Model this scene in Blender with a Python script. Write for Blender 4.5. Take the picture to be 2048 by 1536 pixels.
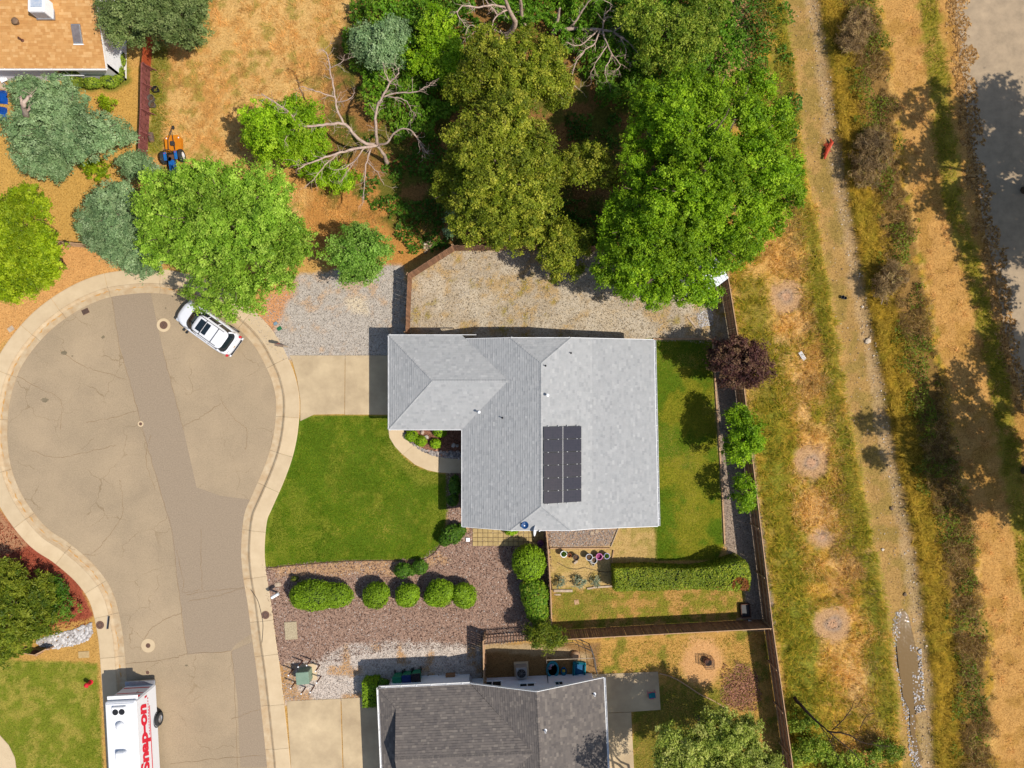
import bpy, bmesh, math, random
import numpy as np
from mathutils import Vector, Matrix

for o in list(bpy.data.objects): bpy.data.objects.remove(o, do_unlink=True)
SC = bpy.context.scene
COL = SC.collection
random.seed(5)
RNG = np.random.default_rng(7)

# ------------------------------------------------------------------ camera, sky, sun, exposure
H = 47.0                       # camera height in metres, looking straight down, top of picture = +Y
K = 0.7213 / 1024.0
cam = bpy.data.cameras.new('camera'); cam.sensor_width = 36.0; cam.lens = 18.0 / 0.7213
cam.clip_start = 0.5; cam.clip_end = 3000
cam_o = bpy.data.objects.new('camera', cam); cam_o.location = (0, 0, H); COL.objects.link(cam_o)
SC.camera = cam_o
SUNV = Vector((0.66, -0.25, 1.0)).normalized()
world = bpy.data.worlds.new('World'); SC.world = world; world.use_nodes = True
wn = world.node_tree.nodes; wl = world.node_tree.links
sky = wn.new('ShaderNodeTexSky'); sky.sky_type = 'NISHITA'; sky.sun_disc = False
sky.sun_elevation = math.asin(SUNV.z); sky.sun_rotation = math.atan2(SUNV.x, SUNV.y)
wl.new(sky.outputs[0], wn['Background'].inputs[0]); wn['Background'].inputs[1].default_value = 0.11
sun = bpy.data.lights.new('sun', 'SUN'); sun.energy = 4.2; sun.angle = math.radians(0.53); sun.color = (1.0, 0.95, 0.87)
sun_o = bpy.data.objects.new('sun', sun); COL.objects.link(sun_o); sun_o.location = SUNV * 80
sun_o.rotation_euler = SUNV.to_track_quat('Z', 'Y').to_euler()
SC.view_settings.view_transform = 'Standard'; SC.view_settings.look = 'None'
SC.view_settings.exposure = 0.36; SC.view_settings.gamma = 1.0

# ------------------------------------------------------------------ helpers
def P(px, py, z=0.0):
    s = (H - z) * K
    return ((px - 1024) * s, (768 - py) * s, z)
def PP(pts, z=0.0): return [P(a, b, z) for a, b in pts]
def lin(c):
    c = c / 255.0
    return c / 12.92 if c <= 0.04045 else ((c + 0.055) / 1.055) ** 2.4
def S(r, g, b, k=1.55):        # sunlit picture colour -> albedo
    return (min(lin(r) / k, .9), min(lin(g) / k, .9), min(lin(b) / k, .9))

def spline(pts, n=6, closed=False):
    p = [Vector(q) for q in pts]; out = []; m = len(p)
    rng = range(m if closed else m - 1)
    for i in rng:
        p0 = p[(i - 1) % m] if (closed or i > 0) else p[i]
        p1 = p[i]; p2 = p[(i + 1) % m]
        p3 = p[(i + 2) % m] if (closed or i + 2 < m) else p2
        for j in range(n):
            t = j / n
            out.append(0.5 * ((2 * p1) + (p2 - p0) * t + (2 * p0 - 5 * p1 + 4 * p2 - p3) * t * t + (3 * p1 - p0 - 3 * p2 + p3) * t ** 3))
    if not closed: out.append(p[-1])
    return [tuple(v) for v in out]

def _hash(ix, iy, seed):
    v = np.sin(ix * 127.1 + iy * 311.7 + seed * 74.7) * 43758.5453
    return v - np.floor(v)
def vnoise(x, y, seed=0):
    ix = np.floor(x); iy = np.floor(y); fx = x - ix; fy = y - iy
    fx = fx * fx * (3 - 2 * fx); fy = fy * fy * (3 - 2 * fy)
    a = _hash(ix, iy, seed); b = _hash(ix + 1, iy, seed); c = _hash(ix, iy + 1, seed); d = _hash(ix + 1, iy + 1, seed)
    return (a * (1 - fx) + b * fx) * (1 - fy) + (c * (1 - fx) + d * fx) * fy
def fbm(x, y, sc=1.0, seed=0, oct=4):
    x = np.asarray(x, float); y = np.asarray(y, float)
    v = 0; a = .5; t = 0
    for o in range(oct):
        v = v + a * vnoise(x * sc, y * sc, seed + o * 13); t += a; a *= .5; sc *= 2.07
    return v / t
def sdist(x, y, poly):         # signed distance, positive inside
    px = np.array([p[0] for p in poly]); py = np.array([p[1] for p in poly])
    d = np.full(x.shape, 1e9); ins = np.zeros(x.shape, bool); n = len(poly)
    for i in range(n):
        x1, y1, x2, y2 = px[i], py[i], px[(i + 1) % n], py[(i + 1) % n]
        ex, ey = x2 - x1, y2 - y1
        t = np.clip(((x - x1) * ex + (y - y1) * ey) / (ex * ex + ey * ey + 1e-12), 0, 1)
        d = np.minimum(d, np.hypot(x - x1 - t * ex, y - y1 - t * ey))
        c = ((y1 > y) != (y2 > y)) & (x < (x2 - x1) * (y - y1) / (y2 - y1 + 1e-12) + x1)
        ins ^= c
    return np.where(ins, d, -d)
def sstep(a, b, v):
    t = np.clip((v - a) / (b - a), 0, 1); return t * t * (3 - 2 * t)

LOC = {}                        # world location of every root, so that parts can be written in world coordinates
def tag(o, label=None, cat=None, group=None, kind=None):
    if label: o['label'] = label
    if cat: o['category'] = cat
    if group: o['group'] = group
    if kind: o['kind'] = kind
    return o
def thing(name, label, cat, loc=(0, 0, 0), rotz=0, group=None, kind=None):
    o = bpy.data.objects.new(name, None); COL.objects.link(o); o.empty_display_size = .3
    o.location = loc; o.rotation_euler = (0, 0, rotz); LOC[o] = Vector(loc)
    return tag(o, label, cat, group, kind)
def mesh_obj(name, me, mat, parent=None):
    if mat is not None: me.materials.append(mat)
    o = bpy.data.objects.new(name, me); COL.objects.link(o)
    if parent is not None: o.parent = parent
    return o
def dup(root, loc, rotz=None, label=None, group=None, scale=None):
    r = root.copy(); COL.objects.link(r); r.location = loc
    if rotz is not None: r.rotation_euler = (0, 0, rotz)
    if label: r['label'] = label
    if group: r['group'] = group
    if scale: r.scale = scale
    for ch in list(root.children):
        c = ch.copy(); COL.objects.link(c); c.parent = r
        for g in list(ch.children):
            d = g.copy(); COL.objects.link(d); d.parent = c
    return r

class MB:
    def __init__(s): s.v = []; s.f = []; s.var = []
    def add(s, vs, fs, var=0.5):
        b = len(s.v); s.v += [tuple(v) for v in vs]; s.f += [tuple(i + b for i in f) for f in fs]; s.var += [var] * len(vs); return s
    def box(s, c, d, rz=0, var=.5, M=None):
        x, y, z = d[0] / 2, d[1] / 2, d[2] / 2
        vs = [Vector((a * x, b * y, e * z)) for e in (-1, 1) for b in (-1, 1) for a in (-1, 1)]
        R = M if M is not None else Matrix.Rotation(rz, 3, 'Z')
        vs = [R @ v + Vector(c) for v in vs]
        return s.add(vs, [(0, 2, 3, 1), (4, 5, 7, 6), (0, 1, 5, 4), (2, 6, 7, 3), (0, 4, 6, 2), (1, 3, 7, 5)], var)
    def bbox(s, c, d, bev=.02, rz=0, var=.5, M=None):      # box with bevelled vertical and top edges
        x, y, z = d[0] / 2, d[1] / 2, d[2] / 2; b = min(bev, x * .9, y * .9, z * .9)
        def ring(k, zz):
            X, Y = x - k, y - k
            return [(X - b, -Y, zz), (X, -Y + b, zz), (X, Y - b, zz), (X - b, Y, zz), (-X + b, Y, zz), (-X, Y - b, zz), (-X, -Y + b, zz), (-X + b, -Y, zz)]
        vs = ring(0, -z) + ring(0, z - b) + ring(b * .8, z)
        fs = []
        for r in (0, 8):
            for i in range(8): fs.append((r + i, r + (i + 1) % 8, r + 8 + (i + 1) % 8, r + 8 + i))
        fs += [tuple(range(16, 24)), tuple(range(7, -1, -1))]
        R = M if M is not None else Matrix.Rotation(rz, 3, 'Z')
        return s.add([R @ Vector(v) + Vector(c) for v in vs], fs, var)
    def tube(s, path, rad, n=6, caps=True, var=.5):
        pts = [Vector(p) for p in path]; m = len(pts)
        if not hasattr(rad, '__len__'): rad = [rad] * m
        vs = []; fs = []; ref = None
        for i in range(m):
            t = (pts[min(i + 1, m - 1)] - pts[max(i - 1, 0)])
            t = t.normalized() if t.length > 1e-9 else Vector((0, 0, 1))
            if ref is None:
                ref = t.orthogonal().normalized()
            a = (ref - t * ref.dot(t)); a = a.normalized() if a.length > 1e-6 else t.orthogonal().normalized(); ref = a
            b = t.cross(a)
            for k in range(n):
                an = 2 * math.pi * k / n
                vs.append(pts[i] + (a * math.cos(an) + b * math.sin(an)) * rad[i])
        for i in range(m - 1):
            for k in range(n):
                k2 = (k + 1) % n
                fs.append((i * n + k, i * n + k2, (i + 1) * n + k2, (i + 1) * n + k))
        if caps: fs += [tuple(range(n - 1, -1, -1)), tuple((m - 1) * n + k for k in range(n))]
        return s.add(vs, fs, var)
    def cyl(s, c, r, h, n=16, r2=None, var=.5):
        c = Vector(c); return s.tube([c, c + Vector((0, 0, h))], [r, r if r2 is None else r2], n, True, var)
    def lathe(s, prof, c=(0, 0, 0), n=20, M=None, var=.5, sx=1, sy=1, caps=True):
        vs = []; fs = []; m = len(prof)
        for r, z in prof:
            for k in range(n):
                a = 2 * math.pi * k / n; vs.append(Vector((r * math.cos(a) * sx, r * math.sin(a) * sy, z)))
        for i in range(m - 1):
            for k in range(n):
                k2 = (k + 1) % n; fs.append((i * n + k, i * n + k2, (i + 1) * n + k2, (i + 1) * n + k))
        if caps and prof[0][0] > 1e-4: fs.append(tuple(range(n - 1, -1, -1)))
        if caps and prof[-1][0] > 1e-4: fs.append(tuple((m - 1) * n + k for k in range(n)))
        if M is not None: vs = [M @ v for v in vs]
        return s.add([v + Vector(c) for v in vs], fs, var)
    def prism(s, poly, z0, z1, var=.5):
        n = len(poly); vs = [(p[0], p[1], z0) for p in poly] + [(p[0], p[1], z1) for p in poly]
        a = sum(poly[i][0] * poly[(i + 1) % n][1] - poly[(i + 1) % n][0] * poly[i][1] for i in range(n))
        fs = [(i, (i + 1) % n, n + (i + 1) % n, n + i) for i in range(n)] + [tuple(range(n, 2 * n)), tuple(range(n - 1, -1, -1))]
        if a < 0: fs = [tuple(reversed(f)) for f in fs]
        return s.add(vs, fs, var)
    def sheet(s, poly, z=None, var=.5):
        vs = [(p[0], p[1], p[2] if z is None else z) for p in poly]
        n = len(vs); a = sum(vs[i][0] * vs[(i + 1) % n][1] - vs[(i + 1) % n][0] * vs[i][1] for i in range(n))
        f = tuple(range(n)) if a > 0 else tuple(range(n - 1, -1, -1))
        return s.add(vs, [f], var)
    def ribbon(s, path, w, z=None, var=.5):
        p = [Vector((q[0], q[1], q[2] if z is None else z)) for q in path]; m = len(p); vs = []
        ww = w if hasattr(w, '__len__') else [w] * m
        for i in range(m):
            t = (p[min(i + 1, m - 1)] - p[max(i - 1, 0)]); t.z = 0; t.normalize(); nn = Vector((-t.y, t.x, 0)) * ww[i] / 2
            vs += [p[i] - nn, p[i] + nn]
        return s.add(vs, [(2 * i, 2 * i + 2, 2 * i + 3, 2 * i + 1) for i in range(m - 1)], var)
    def rock(s, c, r, seed=0, flat=.6, var=.5):
        rr = random.Random(seed); vs = []
        base = [(0, 0, 1), (0, 0, -1)] + [(math.cos(k * math.pi / 3) * q, math.sin(k * math.pi / 3) * q, zz) for zz, q in ((.5, .8), (-.3, .95)) for k in range(6)]
        a0 = rr.random() * 6; ca, sa = math.cos(a0), math.sin(a0); ex = rr.uniform(.7, 1.3)
        for x, y, z in base:
            k = r * rr.uniform(.8, 1.2); x *= ex; vs.append((c[0] + (x * ca - y * sa) * k, c[1] + (x * sa + y * ca) * k, c[2] + z * k * flat))
        fs = []
        for k in range(6):
            k2 = (k + 1) % 6
            fs += [(0, 2 + k, 2 + k2), (2 + k, 8 + k, 8 + k2, 2 + k2), (1, 8 + k2, 8 + k)]
        return s.add(vs, fs, var)
    def build(s, name, mat, parent=None, smooth=False, local=False, loc=None):
        me = bpy.data.meshes.new(name); v = s.v
        off = None
        if parent is not None and not local:
            r = parent
            while r.parent is not None: r = r.parent
            off = LOC.get(r)
        if off is not None: v = [(a - off.x, b - off.y, c - off.z) for a, b, c in v]
        if loc is not None: v = [(a - loc[0], b - loc[1], c - loc[2]) for a, b, c in v]
        me.from_pydata(v, [], s.f); 
        at = me.attributes.new('var', 'FLOAT', 'POINT'); at.data.foreach_set('value', s.var)
        if smooth: me.polygons.foreach_set('use_smooth', [True] * len(me.polygons))
        me.update()
        o = mesh_obj(name, me, mat, parent)
        if loc is not None: o.location = loc
        return o

def np_mesh(name, V, F, mat, parent=None, var=None, col=None, off=None, kind=None, smooth=False):
    """V (n,3), F (m,k) with constant k"""
    me = bpy.data.meshes.new(name); n = len(V); m, k = F.shape
    if off is not None: V = V - np.array(off)
    me.vertices.add(n); me.vertices.foreach_set('co', np.ascontiguousarray(V, np.float32).ravel())
    me.loops.add(m * k); me.loops.foreach_set('vertex_index', np.ascontiguousarray(F, np.int32).ravel())
    me.polygons.add(m); me.polygons.foreach_set('loop_start', np.arange(0, m * k, k, dtype=np.int32))
    if smooth: me.polygons.foreach_set('use_smooth', np.ones(m, bool))
    if var is not None:
        at = me.attributes.new('var', 'FLOAT', 'POINT'); at.data.foreach_set('value', np.ascontiguousarray(var, np.float32))
    if col is not None:
        for nm, c in col.items():
            at = me.attributes.new(nm, 'FLOAT_COLOR', 'POINT')
            at.data.foreach_set('color', np.ascontiguousarray(np.concatenate([c, np.ones((n, 1))], 1), np.float32).ravel())
    me.update(calc_edges=True); me.validate()
    o = mesh_obj(name, me, mat, parent)
    if kind: o['kind'] = kind
    return o

# ------------------------------------------------------------------ materials
def nmat(name):
    m = bpy.data.materials.new(name); m.use_nodes = True; nt = m.node_tree; nt.nodes.clear()
    out = nt.nodes.new('ShaderNodeOutputMaterial'); return m, nt, out
def N(nt, t, **kw):
    n = nt.nodes.new(t)
    for k, v in kw.items():
        if hasattr(n, k): setattr(n, k, v)
        else: n.inputs[k].default_value = v
    return n
def noise(nt, scale, detail=4, rough=.6, vec=None, dist=0):
    n = nt.nodes.new('ShaderNodeTexNoise'); n.inputs['Scale'].default_value = scale; n.inputs['Detail'].default_value = detail
    n.inputs['Roughness'].default_value = rough; n.inputs['Distortion'].default_value = dist
    if vec is not None: nt.links.new(vec, n.inputs['Vector'])
    return n.outputs['Fac']
def ramp(nt, fac, stops):
    r = nt.nodes.new('ShaderNodeValToRGB'); e = r.color_ramp.elements
    while len(e) < len(stops): e.new(.5)
    for i, (p, c) in enumerate(stops):
        e[i].position = p; e[i].color = (*c, 1) if len(c) == 3 else c
    nt.links.new(fac, r.inputs[0]); return r.outputs[0]
def mixc(nt, fac, a, b, mode='MIX'):
    m = nt.nodes.new('ShaderNodeMix'); m.data_type = 'RGBA'; m.blend_type = mode
    for i, v in ((0, fac), (6, a), (7, b)):
        if isinstance(v, (int, float)): m.inputs[i].default_value = v
        elif isinstance(v, tuple): m.inputs[i].default_value = (*v, 1)
        else: nt.links.new(v, m.inputs[i])
    return m.outputs[2]
def bump(nt, h, dist, strength=1.0):
    b = nt.nodes.new('ShaderNodeBump'); b.inputs['Distance'].default_value = dist; b.inputs['Strength'].default_value = strength
    nt.links.new(h, b.inputs['Height']); return b.outputs[0]
def pos(nt): return nt.nodes.new('ShaderNodeNewGeometry').outputs['Position']
def attr(nt, name):
    a = nt.nodes.new('ShaderNodeAttribute'); a.attribute_name = name; return a
def bsdf(nt, out, col, rough=.8, metal=0, normal=None, spec=.3, coat=0, trans=0):
    b = nt.nodes.new('ShaderNodeBsdfPrincipled')
    if isinstance(col, tuple): b.inputs['Base Color'].default_value = (*col, 1)
    else: nt.links.new(col, b.inputs['Base Color'])
    b.inputs['Roughness'].default_value = rough; b.inputs['Metallic'].default_value = metal
    b.inputs['Specular IOR Level'].default_value = spec; b.inputs['Coat Weight'].default_value = coat
    b.inputs['Transmission Weight'].default_value = trans
    if normal is not None: nt.links.new(normal, b.inputs['Normal'])
    nt.links.new(b.outputs[0], out.inputs[0]); return b
def mat(name, c1, c2=None, scale=6, rough=.75, metal=0, spec=.3, bmp=0, bscale=40, coat=0, contrast=.2, obj_rand=0, detail=5):
    """two-tone noisy paint / wood / concrete / plastic"""
    m, nt, out = nmat(name)
    if c2 is None: c2 = tuple(x * .82 for x in c1)
    tc = nt.nodes.new('ShaderNodeTexCoord').outputs['Object']
    f = noise(nt, scale, detail, .65, pos(nt))
    col = ramp(nt, f, [(.5 - contrast, c2), (.5 + contrast, c1)])
    if obj_rand:
        oi = nt.nodes.new('ShaderNodeObjectInfo').outputs['Random']
        mr = N(nt, 'ShaderNodeMapRange'); nt.links.new(oi, mr.inputs[0]); mr.inputs[3].default_value = 1 - obj_rand; mr.inputs[4].default_value = 1 + obj_rand * .6
        col = mixc(nt, 1.0, col, mr.outputs[0], 'MULTIPLY')
    nrm = bump(nt, noise(nt, bscale, 4, .6, pos(nt)), bmp) if bmp else None
    bsdf(nt, out, col, rough, metal, nrm, spec, coat)
    return m
def leafmat(name, stops, trans=.35, rough=.55):
    m, nt, out = nmat(name)
    v = attr(nt, 'var').outputs['Fac']
    col = ramp(nt, v, stops)
    f = noise(nt, .45, 2, .5, pos(nt))
    hue = nt.nodes.new('ShaderNodeHueSaturation'); nt.links.new(col, hue.inputs['Color'])
    mr = N(nt, 'ShaderNodeMapRange'); nt.links.new(f, mr.inputs[0]); mr.inputs[1].default_value = .3; mr.inputs[2].default_value = .7; mr.inputs[3].default_value = .7; mr.inputs[4].default_value = 1.2
    nt.links.new(mr.outputs[0], hue.inputs['Value'])
    b = nt.nodes.new('ShaderNodeBsdfPrincipled'); nt.links.new(hue.outputs[0], b.inputs['Base Color']); b.inputs['Roughness'].default_value = rough; b.inputs['Specular IOR Level'].default_value = .2
    t = nt.nodes.new('ShaderNodeBsdfTranslucent'); nt.links.new(hue.outputs[0], t.inputs['Color'])
    mx = nt.nodes.new('ShaderNodeMixShader'); mx.inputs[0].default_value = trans
    nt.links.new(b.outputs[0], mx.inputs[1]); nt.links.new(t.outputs[0], mx.inputs[2]); nt.links.new(mx.outputs[0], out.inputs[0])
    return m
def grassmat(name):
    m, nt, out = nmat(name); c = attr(nt, 'col').outputs['Color']
    b = nt.nodes.new('ShaderNodeBsdfDiffuse'); nt.links.new(c, b.inputs[0])
    t = nt.nodes.new('ShaderNodeBsdfTranslucent'); nt.links.new(c, t.inputs[0])
    mx = nt.nodes.new('ShaderNodeMixShader'); mx.inputs[0].default_value = .3
    nt.links.new(b.outputs[0], mx.inputs[1]); nt.links.new(t.outputs[0], mx.inputs[2]); nt.links.new(mx.outputs[0], out.inputs[0])
    return m
def varmat(name, stops, rough=.9, scale=0, bmp=0, bscale=60, spec=.2, amp=.28):
    m, nt, out = nmat(name); v = attr(nt, 'var').outputs['Fac']; col = ramp(nt, v, stops)
    if scale:
        f = noise(nt, scale, 5, .65, pos(nt)); g = ramp(nt, f, [(.3, (1 - amp,) * 3), (.7, (1 + amp * .45,) * 3)]); col = mixc(nt, 1.0, col, g, 'MULTIPLY')
    nrm = bump(nt, noise(nt, bscale, 4, .6, pos(nt)), bmp) if bmp else None
    bsdf(nt, out, col, rough, 0, nrm, spec); return m

MT = {}
MT['concrete'] = mat('concrete', S(238, 212, 172), S(214, 187, 148), 1.1, .9, bmp=.004, obj_rand=.07, contrast=.3, detail=8)
MT['concrete_drive'] = mat('driveway_concrete', S(232, 206, 164), S(184, 160, 126), .5, .9, bmp=.004, obj_rand=.05, contrast=.22, detail=9)
MT['white'] = mat('white_paint', (.8, .8, .8), (.7, .7, .71), 3, .5)
MT['white_trim'] = mat('white_trim', (.78, .77, .75), (.66, .65, .64), 4, .5)
MT['carpaint'] = mat('white_car_paint', (.66, .66, .68), (.63, .63, .65), 1, .25, coat=.6, spec=.5)
MT['glass'] = mat('dark_glass', (.012, .02, .026), (.008, .012, .016), 2, .06, spec=.6)
MT['black'] = mat('black_plastic', (.02, .02, .022), (.012, .012, .013), 8, .5)
MT['rubber'] = mat('tyre_rubber', (.03, .03, .03), (.02, .02, .02), 12, .85)
MT['metal'] = mat('grey_metal', (.42, .42, .43), (.3, .3, .31), 6, .4, metal=.7)
MT['steel_dark'] = mat('dark_steel', (.06, .058, .055), (.035, .03, .03), 9, .5, metal=.3)
MT['fence'] = mat('weathered_fence_wood', S(190, 142, 106), S(140, 98, 70), 5, .9, obj_rand=.3, bmp=.004)
MT['fence_top'] = mat('fence_rail_wood', S(222, 182, 140), S(184, 142, 106), 5, .9)
MT['fence_dark'] = mat('brown_fence_wood', S(120, 85, 68), S(84, 60, 50), 5, .9, obj_rand=.25)
MT['fence_red'] = mat('maroon_painted_wood', S(168, 100, 92), S(128, 70, 66), 4, .8, obj_rand=.12)
MT['fence_orange'] = mat('red_stained_wood', S(205, 98, 52), S(165, 70, 38), 4, .8, obj_rand=.12)
MT['plank'] = mat('bleached_plank', S(222, 200, 172), S(180, 155, 128), 4, .9)
MT['bark'] = mat('tree_bark', S(140, 116, 98), S(88, 72, 60), 7, .95, bmp=.02, bscale=18)
MT['deadwood'] = mat('dead_grey_wood', S(226, 200, 180), S(168, 138, 120), 5, .95, bmp=.01, bscale=20)
MT['red'] = mat('red_paint', (.55, .02, .03), (.45, .015, .02), 5, .5)
MT['rust'] = mat('rusty_iron', S(140, 92, 70), S(95, 58, 45), 14, .9)
MT['siding'] = mat('pale_siding', (.74, .72, .72), (.66, .64, .65), 3, .7)
MT['tan_wall'] = mat('tan_wall', S(215, 195, 165), S(195, 172, 145), 3, .8)
# ------------------------------------------------------------------ ground
def px_of(x, y): return 1024 + x / (H * K), 768 - y / (H * K)
ROAD_EDGE = [(536, 1600), (534, 1536), (516, 1366), (504, 1279), (495, 1209), (485, 1147), (482, 1094), (488, 1031), (502, 995), (524, 945), (540, 900), (549, 855), (552, 804), (545, 766),
             (533, 736), (506, 688), (461, 644), (396, 604), (342, 589), (297, 585), (253, 588), (205, 597), (154, 620), (102, 657), (61, 702), (34, 746), (17, 804), (12, 859), (15, 910), (26, 955),
             (49, 1003), (91, 1056), (136, 1087), (188, 1133), (223, 1185), (241, 1255), (249, 1331), (262, 1536), (266, 1600)]
CREEK_L = [(1560, -60), (1565, 0), (1590, 150), (1604, 300), (1628, 420), (1648, 520), (1668, 650), (1690, 800), (1717, 930), (1738, 1050), (1768, 1200), (1785, 1350), (1800, 1480), (1815, 1600)]
CREEK_R = [(1632, -60), (1640, 0), (1663, 150), (1680, 280), (1700, 400), (1728, 560), (1752, 680), (1775, 800), (1792, 900), (1812, 1000), (1832, 1100), (1852, 1250), (1868, 1380), (1864, 1450), (1875, 1600)]
CREEK = CREEK_L + CREEK_R[::-1]
PAVE = [(1900, -80), (1908, 0), (1920, 120), (1937, 260), (1962, 420), (1992, 560), (2018, 700), (2060, 830), (2100, 900), (2400, 900), (2400, -80)]
def shift(pts, a, b): return [(x + a, y) for x, y in pts] + [(x + b, y) for x, y in pts[::-1]]
LAWN = [(590, 840), (628, 829), (790, 829), (790, 862), (800, 905), (830, 934), (880, 946), (893, 950), (895, 1020), (890, 1048), (884, 1085), (866, 1108), (838, 1120), (780, 1121), (700, 1122), (640, 1126), (570, 1132), (525, 1137), (525, 1000), (575, 900)]
LAWN2 = [(1290, 678), (1424, 680), (1430, 780), (1444, 1000), (1448, 1088), (1435, 1120), (1310, 1122), (1310, 1060), (1290, 1050)]
LAWN3 = [(-80, 1318), (180, 1325), (196, 1325), (210, 1600), (30, 1600), (8, 1500), (-80, 1460)]

gx = np.arange(-37.0, 37.01, .155); gy = np.arange(-28.5, 28.51, .155)
GX, GY = np.meshgrid(gx, gy)
PXX, PYY = px_of(GX, GY)
n1 = fbm(GX, GY, .5, 1); n2 = fbm(GX, GY, 2.2, 5); n3 = fbm(GX, GY, .18, 9); n4 = fbm(GX, GY, 1.1, 21); n5 = fbm(GX, GY, 2.6, 33, 3)
n1m = n1 * .62 + n5 * .38; n4m = n4 * .6 + n5 * .4
fence_x = 1457 + (PYY - 558) * .132
east = sstep(5, 40, PXX - fence_x)
creek_sd = sdist(PXX, PYY, CREEK)
CA = np.zeros(GX.shape + (3,)); CB = np.zeros(GX.shape + (3,))
def base(a, b): CA[:] = a; CB[:] = b
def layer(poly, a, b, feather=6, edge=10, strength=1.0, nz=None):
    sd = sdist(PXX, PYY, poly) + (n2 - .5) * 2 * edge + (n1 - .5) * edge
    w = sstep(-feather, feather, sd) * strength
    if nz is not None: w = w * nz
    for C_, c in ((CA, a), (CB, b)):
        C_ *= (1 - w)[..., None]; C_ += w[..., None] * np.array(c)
def circ(x, y, r, ry=None): return [(x + r * math.cos(t * .5236), y + (ry or r) * math.sin(t * .5236)) for t in range(12)]
base(S(218, 172, 98), S(178, 130, 64))
th = lambda n, a, b: sstep(a, b, n)
# north field
layer([(270, -80), (720, -80), (700, 200), (640, 460), (300, 460)], S(230, 186, 116), S(194, 146, 80), 10, 20)
layer([(270, -80), (720, -80), (700, 200), (640, 460), (300, 460)], S(214, 158, 88), S(190, 132, 66), 10, 20, .8, th(n1m, .5, .58))
layer([(270, -80), (720, -80), (700, 200), (640, 460), (300, 460)], S(170, 152, 72), S(140, 124, 50), 10, 20, .8, th(n4m, .55, .62))
layer([(-80, 140), (270, 140), (285, 300), (200, 520), (200, 620), (-80, 620)], S(218, 172, 92), S(188, 138, 62), 8, 14)
layer([(-80, 560), (200, 470), (270, 540), (180, 560), (60, 650), (-80, 760)], S(230, 174, 106), S(204, 142, 78), 8, 12)
layer([(304, 80), (335, 90), (332, 180), (322, 300), (296, 310), (300, 200)], S(136, 144, 62), S(170, 130, 62), 6, 12)
layer([(140, 150), (250, 90), (262, 160), (235, 185), (140, 182)], S(120, 130, 46), S(150, 130, 55), 5, 8)
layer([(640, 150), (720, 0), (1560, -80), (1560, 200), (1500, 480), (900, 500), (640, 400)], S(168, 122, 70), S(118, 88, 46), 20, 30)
layer([(620, 380), (700, 330), (820, 420), (860, 500), (790, 545), (660, 545), (600, 450)], S(210, 150, 80), S(172, 116, 56), 10, 14)
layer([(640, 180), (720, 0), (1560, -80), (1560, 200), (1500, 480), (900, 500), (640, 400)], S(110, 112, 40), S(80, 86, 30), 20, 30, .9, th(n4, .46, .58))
# gravel lots
G1 = [(545, 590), (600, 548), (800, 530), (830, 600), (830, 720), (560, 720), (500, 640)]
layer(G1, S(208, 196, 180), S(172, 162, 152), 5, 8)
layer(G1, S(218, 172, 120), S(196, 156, 116), 8, 10, .6, th(n1m, .55, .66))
layer([(500, 610), (560, 570), (600, 560), (560, 640), (530, 680)], S(226, 164, 112), S(210, 150, 100), 8, 10)
layer([(690, 600), (725, 590), (735, 625), (705, 622)], S(226, 208, 178), S(220, 200, 170), 8, 8)
G2 = [(818, 548), (906, 500), (1080, 500), (1450, 505), (1478, 690), (1300, 682), (812, 682)]
layer(G2, S(206, 186, 156), S(164, 150, 130), 4, 4)
layer(G2, S(206, 168, 106), S(180, 144, 86), 4, 4, .65, th(n4m, .52, .6))
layer(G2, S(214, 198, 172), S(196, 182, 160), 4, 4, .8, th(1 - n1, .5, .6))
layer(G2, S(150, 140, 52), S(176, 140, 64), 4, 4, .8, th(n2 * .6 + n1 * .4, .6, .7))
# front bark yard, entry beds, grey neighbour gravel
BARK = [(525, 1130), (640, 1122), (838, 1117), (884, 1085), (895, 1050), (893, 940), (930, 940), (930, 1050), (1100, 1050), (1104, 1270), (960, 1292), (780, 1300), (640, 1330), (560, 1335)]
layer(BARK, S(188, 154, 132), S(134, 106, 92), 3, 3)
layer([(540, 1122), (640, 1120), (838, 1117), (880, 1100), (900, 1120), (800, 1150), (560, 1150)], S(214, 172, 128), S(180, 136, 90), 6, 10, .8)
layer([(800, 855), (930, 855), (930, 925), (880, 920), (820, 890)], S(168, 120, 96), S(120, 80, 64), 3, 3)
WG = [(560, 1330), (640, 1318), (690, 1292), (780, 1282), (930, 1288), (972, 1300), (972, 1380), (760, 1385), (720, 1400), (570, 1406)]
layer(WG, S(230, 214, 198), S(186, 170, 156), 5, 9)
layer(WG, S(208, 150, 88), S(176, 140, 80), 5, 9, .8, th(n4, .56, .66))
layer([(545, 1330), (590, 1330), (600, 1400), (570, 1402)], S(206, 150, 84), S(170, 130, 70), 6, 8, .8)
# lower left
layer([(-80, 980), (0, 1020), (70, 1090), (160, 1165), (186, 1230), (180, 1250), (90, 1275), (-80, 1290)], S(178, 92, 66), S(130, 62, 46), 4, 4)
layer([(-80, 1000), (0, 1020), (30, 1060), (60, 1090), (20, 1110), (-80, 1100)], S(200, 150, 110), S(160, 110, 80), 6, 8)
layer([(60, 1265), (190, 1235), (196, 1330), (-80, 1330), (-80, 1300)], S(214, 164, 90), S(176, 136, 66), 4, 5)
layer(LAWN3, S(140, 146, 46), S(106, 118, 30), 3, 4)
layer(LAWN3, S(196, 172, 86), S(150, 144, 54), 3, 4, .7, th(n4m * .5 + n2 * .5, .46, .6))
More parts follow.
